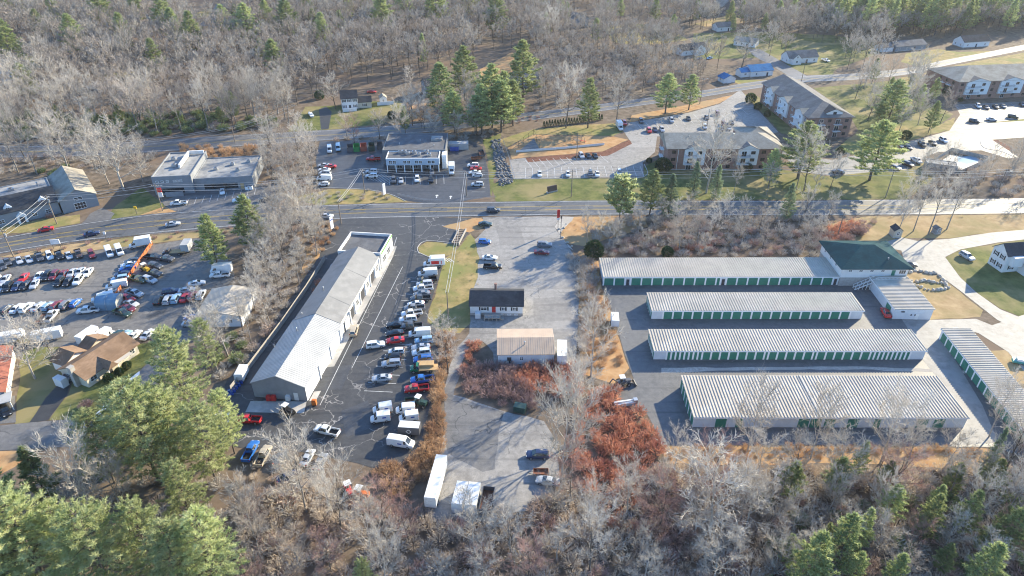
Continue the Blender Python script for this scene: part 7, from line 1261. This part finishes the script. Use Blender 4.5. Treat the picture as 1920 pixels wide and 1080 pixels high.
lf = thing('aerial_lift_trailer', 'silver folded lift on a trailer at the left of the storage lot', 'machine', (G(1172, 762).x, G(1172, 762).y, .05), heading((1172, 762), (30, -3)))
MB().box(-2.6, 2.4, -.8, .8, .55, .75).build('deck', 'steel', lf); wheels(lf, (-.6, .2), .95, .33)
for y, z in ((-.4, 1.0), (.1, 1.25), (.5, 1.0)): MB().bar((-2.6, y, z), (2.2, y, z + .3), .25, .3).build('boom', 'cargo_white', lf)
MB().box(1.8, 2.7, -.5, .5, .75, 1.9).build('basket', 'steel', lf); MB().box(-2.2, -1.0, -.7, .7, .75, 1.2).build('outrigger_case', 'steel', lf)
# tarp shelter, porch ramp, sundries
ts = thing('tarp_shelter', 'blue grey arched tarp shelter at the foot of the orange fence', 'shelter', G(181, 583), heading((181, 583), (40, -1))); n = 8; Lt = (G(221, 582) - G(181, 583)).length; arc = [(math.cos(math.pi * i / n) * 2.4, math.sin(math.pi * i / n) * 1.5 + 1.9) for i in range(n + 1)]; pf = [(-a, z) for a, z in arc]
m = MB(); prof = [(2.4, 0)] + [(a, z) for a, z in arc] + [(-2.4, 0)]
for (a, z), (b, y) in zip(prof[:-1], prof[1:]): m.prism([(0, a + 2.4, z), (0, b + 2.4, y), (0, b * .97 + 2.4, y * .98), (0, a * .97 + 2.4, z * .98)], (Lt, 0, 0))
m.build('cover', 'tarp_blue', ts); MB().prism([(Lt - .05, a + 2.4, z) for a, z in prof], (.04, 0, 0)).build('end_panel', 'canvas', ts)
for k in range(5):
    x = Lt * k / 4
    for (a, z), (b, y) in zip(prof[:-1], prof[1:]): MB().bar((x, a * 1.02 + 2.4, z * 1.02), (x, b * 1.02 + 2.4, y * 1.02), .06, .06).build('hoop', 'steel', ts) if k in (0, 2, 4) else None
dk = thing('planter_wall', 'dark slatted retaining frame between the grass islands', 'retaining wall', G(860, 460), heading((860, 460), (13, -26))); Lp = (G(874, 432) - G(860, 460)).length
for y in (0, 2.2): MB().box(0, Lp, y - .12, y + .12, 0, .9).build('rail_wall', 'wood_grey', dk)
for k in range(9): MB().box(Lp * k / 9 + .2, Lp * k / 9 + .8, .2, 2.0, 0, .7).build('timber', 'wood_pole', dk)
lm = MB().box(-2.2, 1.8, -.9, .9, 1.12, 1.7).mesh('lumber', 'wood_fresh'); lt = put('lumber_stack', lm, None, G(797, 691, 0) + Vector((0, 0, .08)), heading((793, 692), (-30, 1))); tag(lt, 'stack of fresh lumber on the green flatbed truck', 'lumber')
for i in range(9): tag(put('concrete_slab', MB().box(-2.0, 2.0, -.25, .25, 0, .15).mesh('concrete_slab', 'concrete'), None, G(1655 + i * 3.2, 1024 + (i % 3)) , 1.9 + .05 * (i % 2)), f'pale plank, {ORD[i]} from the left lying in the dark lower right clearing', 'plank', 'planks in the lower right clearing') if i in (0, 1, 3, 4, 5) else None

def boat(label, px, d, m, L=5.0):
    o = thing('small_boat', label, 'boat', (G(*px).x, G(*px).y, .05), heading(px, d)); w = .95
    MB().add([(-L / 2, -w, .9), (-L / 2, w, .9), (-L / 2, w * .7, .25), (-L / 2, -w * .7, .25), (L * .2, -w, .95), (L * .2, w, .95), (L * .2, w * .6, .25), (L * .2, -w * .6, .25), (L / 2, 0, 1.1), (L * .42, 0, .4)], [(0, 1, 2, 3), (0, 3, 7, 4), (1, 5, 6, 2), (3, 2, 6, 7), (4, 7, 9, 8), (5, 8, 9, 6), (7, 6, 9), (0, 4, 5, 1), (4, 8, 5)]).build('hull', m, o)
    MB().box(-L * .3, L * .1, -w * .7, w * .7, .9, 1.5).build('cabin', 'cargo_white', o); MB().box(L * .1, L * .13, -w * .6, w * .6, .95, 1.6).build('windshield', 'car_glass', o); MB().box(-L * .4, L * .3, -.3, .3, .05, .26).build('cradle', 'steel_dark', o); return o
boat('white boat on the lawn left of the house driveway', (583, 217), (-10, -14), 'cargo_white', 7); boat('pale teal boat at the right edge on the tan grass', (1914, 682), (30, 6), 'plastic_teal', 4)
vehicle('sedan', 'red', (697, 172), (20, 0), 'red car behind the white house by the back road', None, True)
trailer('dark equipment trailer at the top right of the commercial lot', (903, 291), (8, 20), 6.0, 2.2, 1.3, 'steel_dark', 'utility_trailer', True); trailer('rusty scrap trailer beside the dark one in the commercial lot', (893, 300), (-30, 2), 4.0, 2.0, 1.1, 'rust', 'utility_trailer', True)
pg = thing('play_frame', 'timber climbing frame on the apartment playground', 'playground', G(1085, 268), .4)
for x in (-2, 2):
    for y in (-1.5, 1.5): MB().tube((x, y, 0), (x, y, 2.6), .1, n=6).build('post', 'wood_pole', pg)
MB().box(-2, 0, -1.5, 1.5, 1.4, 1.55).build('platform', 'wood_pole', pg); MB().bar((-2.2, 0, 2.6), (2.2, 0, 2.6), .15, .15).build('beam', 'wood_pole', pg); MB().bar((-.1, 0, 1.4), (-2.9 + 6.4, 0, .2), .6, .08).build('slide', 'sign_red', pg)
# air: faint even haze round the whole place
hz = MB().box(-2700, 2700, -700, 3100, -1.0, 118.0).build('haze', None)
hm = bpy.data.materials.new('haze'); hm.use_nodes = True; hn = hm.node_tree.nodes; hn.clear(); ho_ = hn.new('ShaderNodeOutputMaterial'); hv = hn.new('ShaderNodeVolumePrincipled'); hv.inputs['Color'].default_value = (.93, .96, 1, 1); hv.inputs['Density'].default_value = .00006; hv.inputs['Anisotropy'].default_value = .3
hm.node_tree.links.new(hv.outputs[0], ho_.inputs['Volume']); hz.data.materials.append(hm); tag(hz, 'faint bluish haze in the winter air', 'haze', kind='stuff')
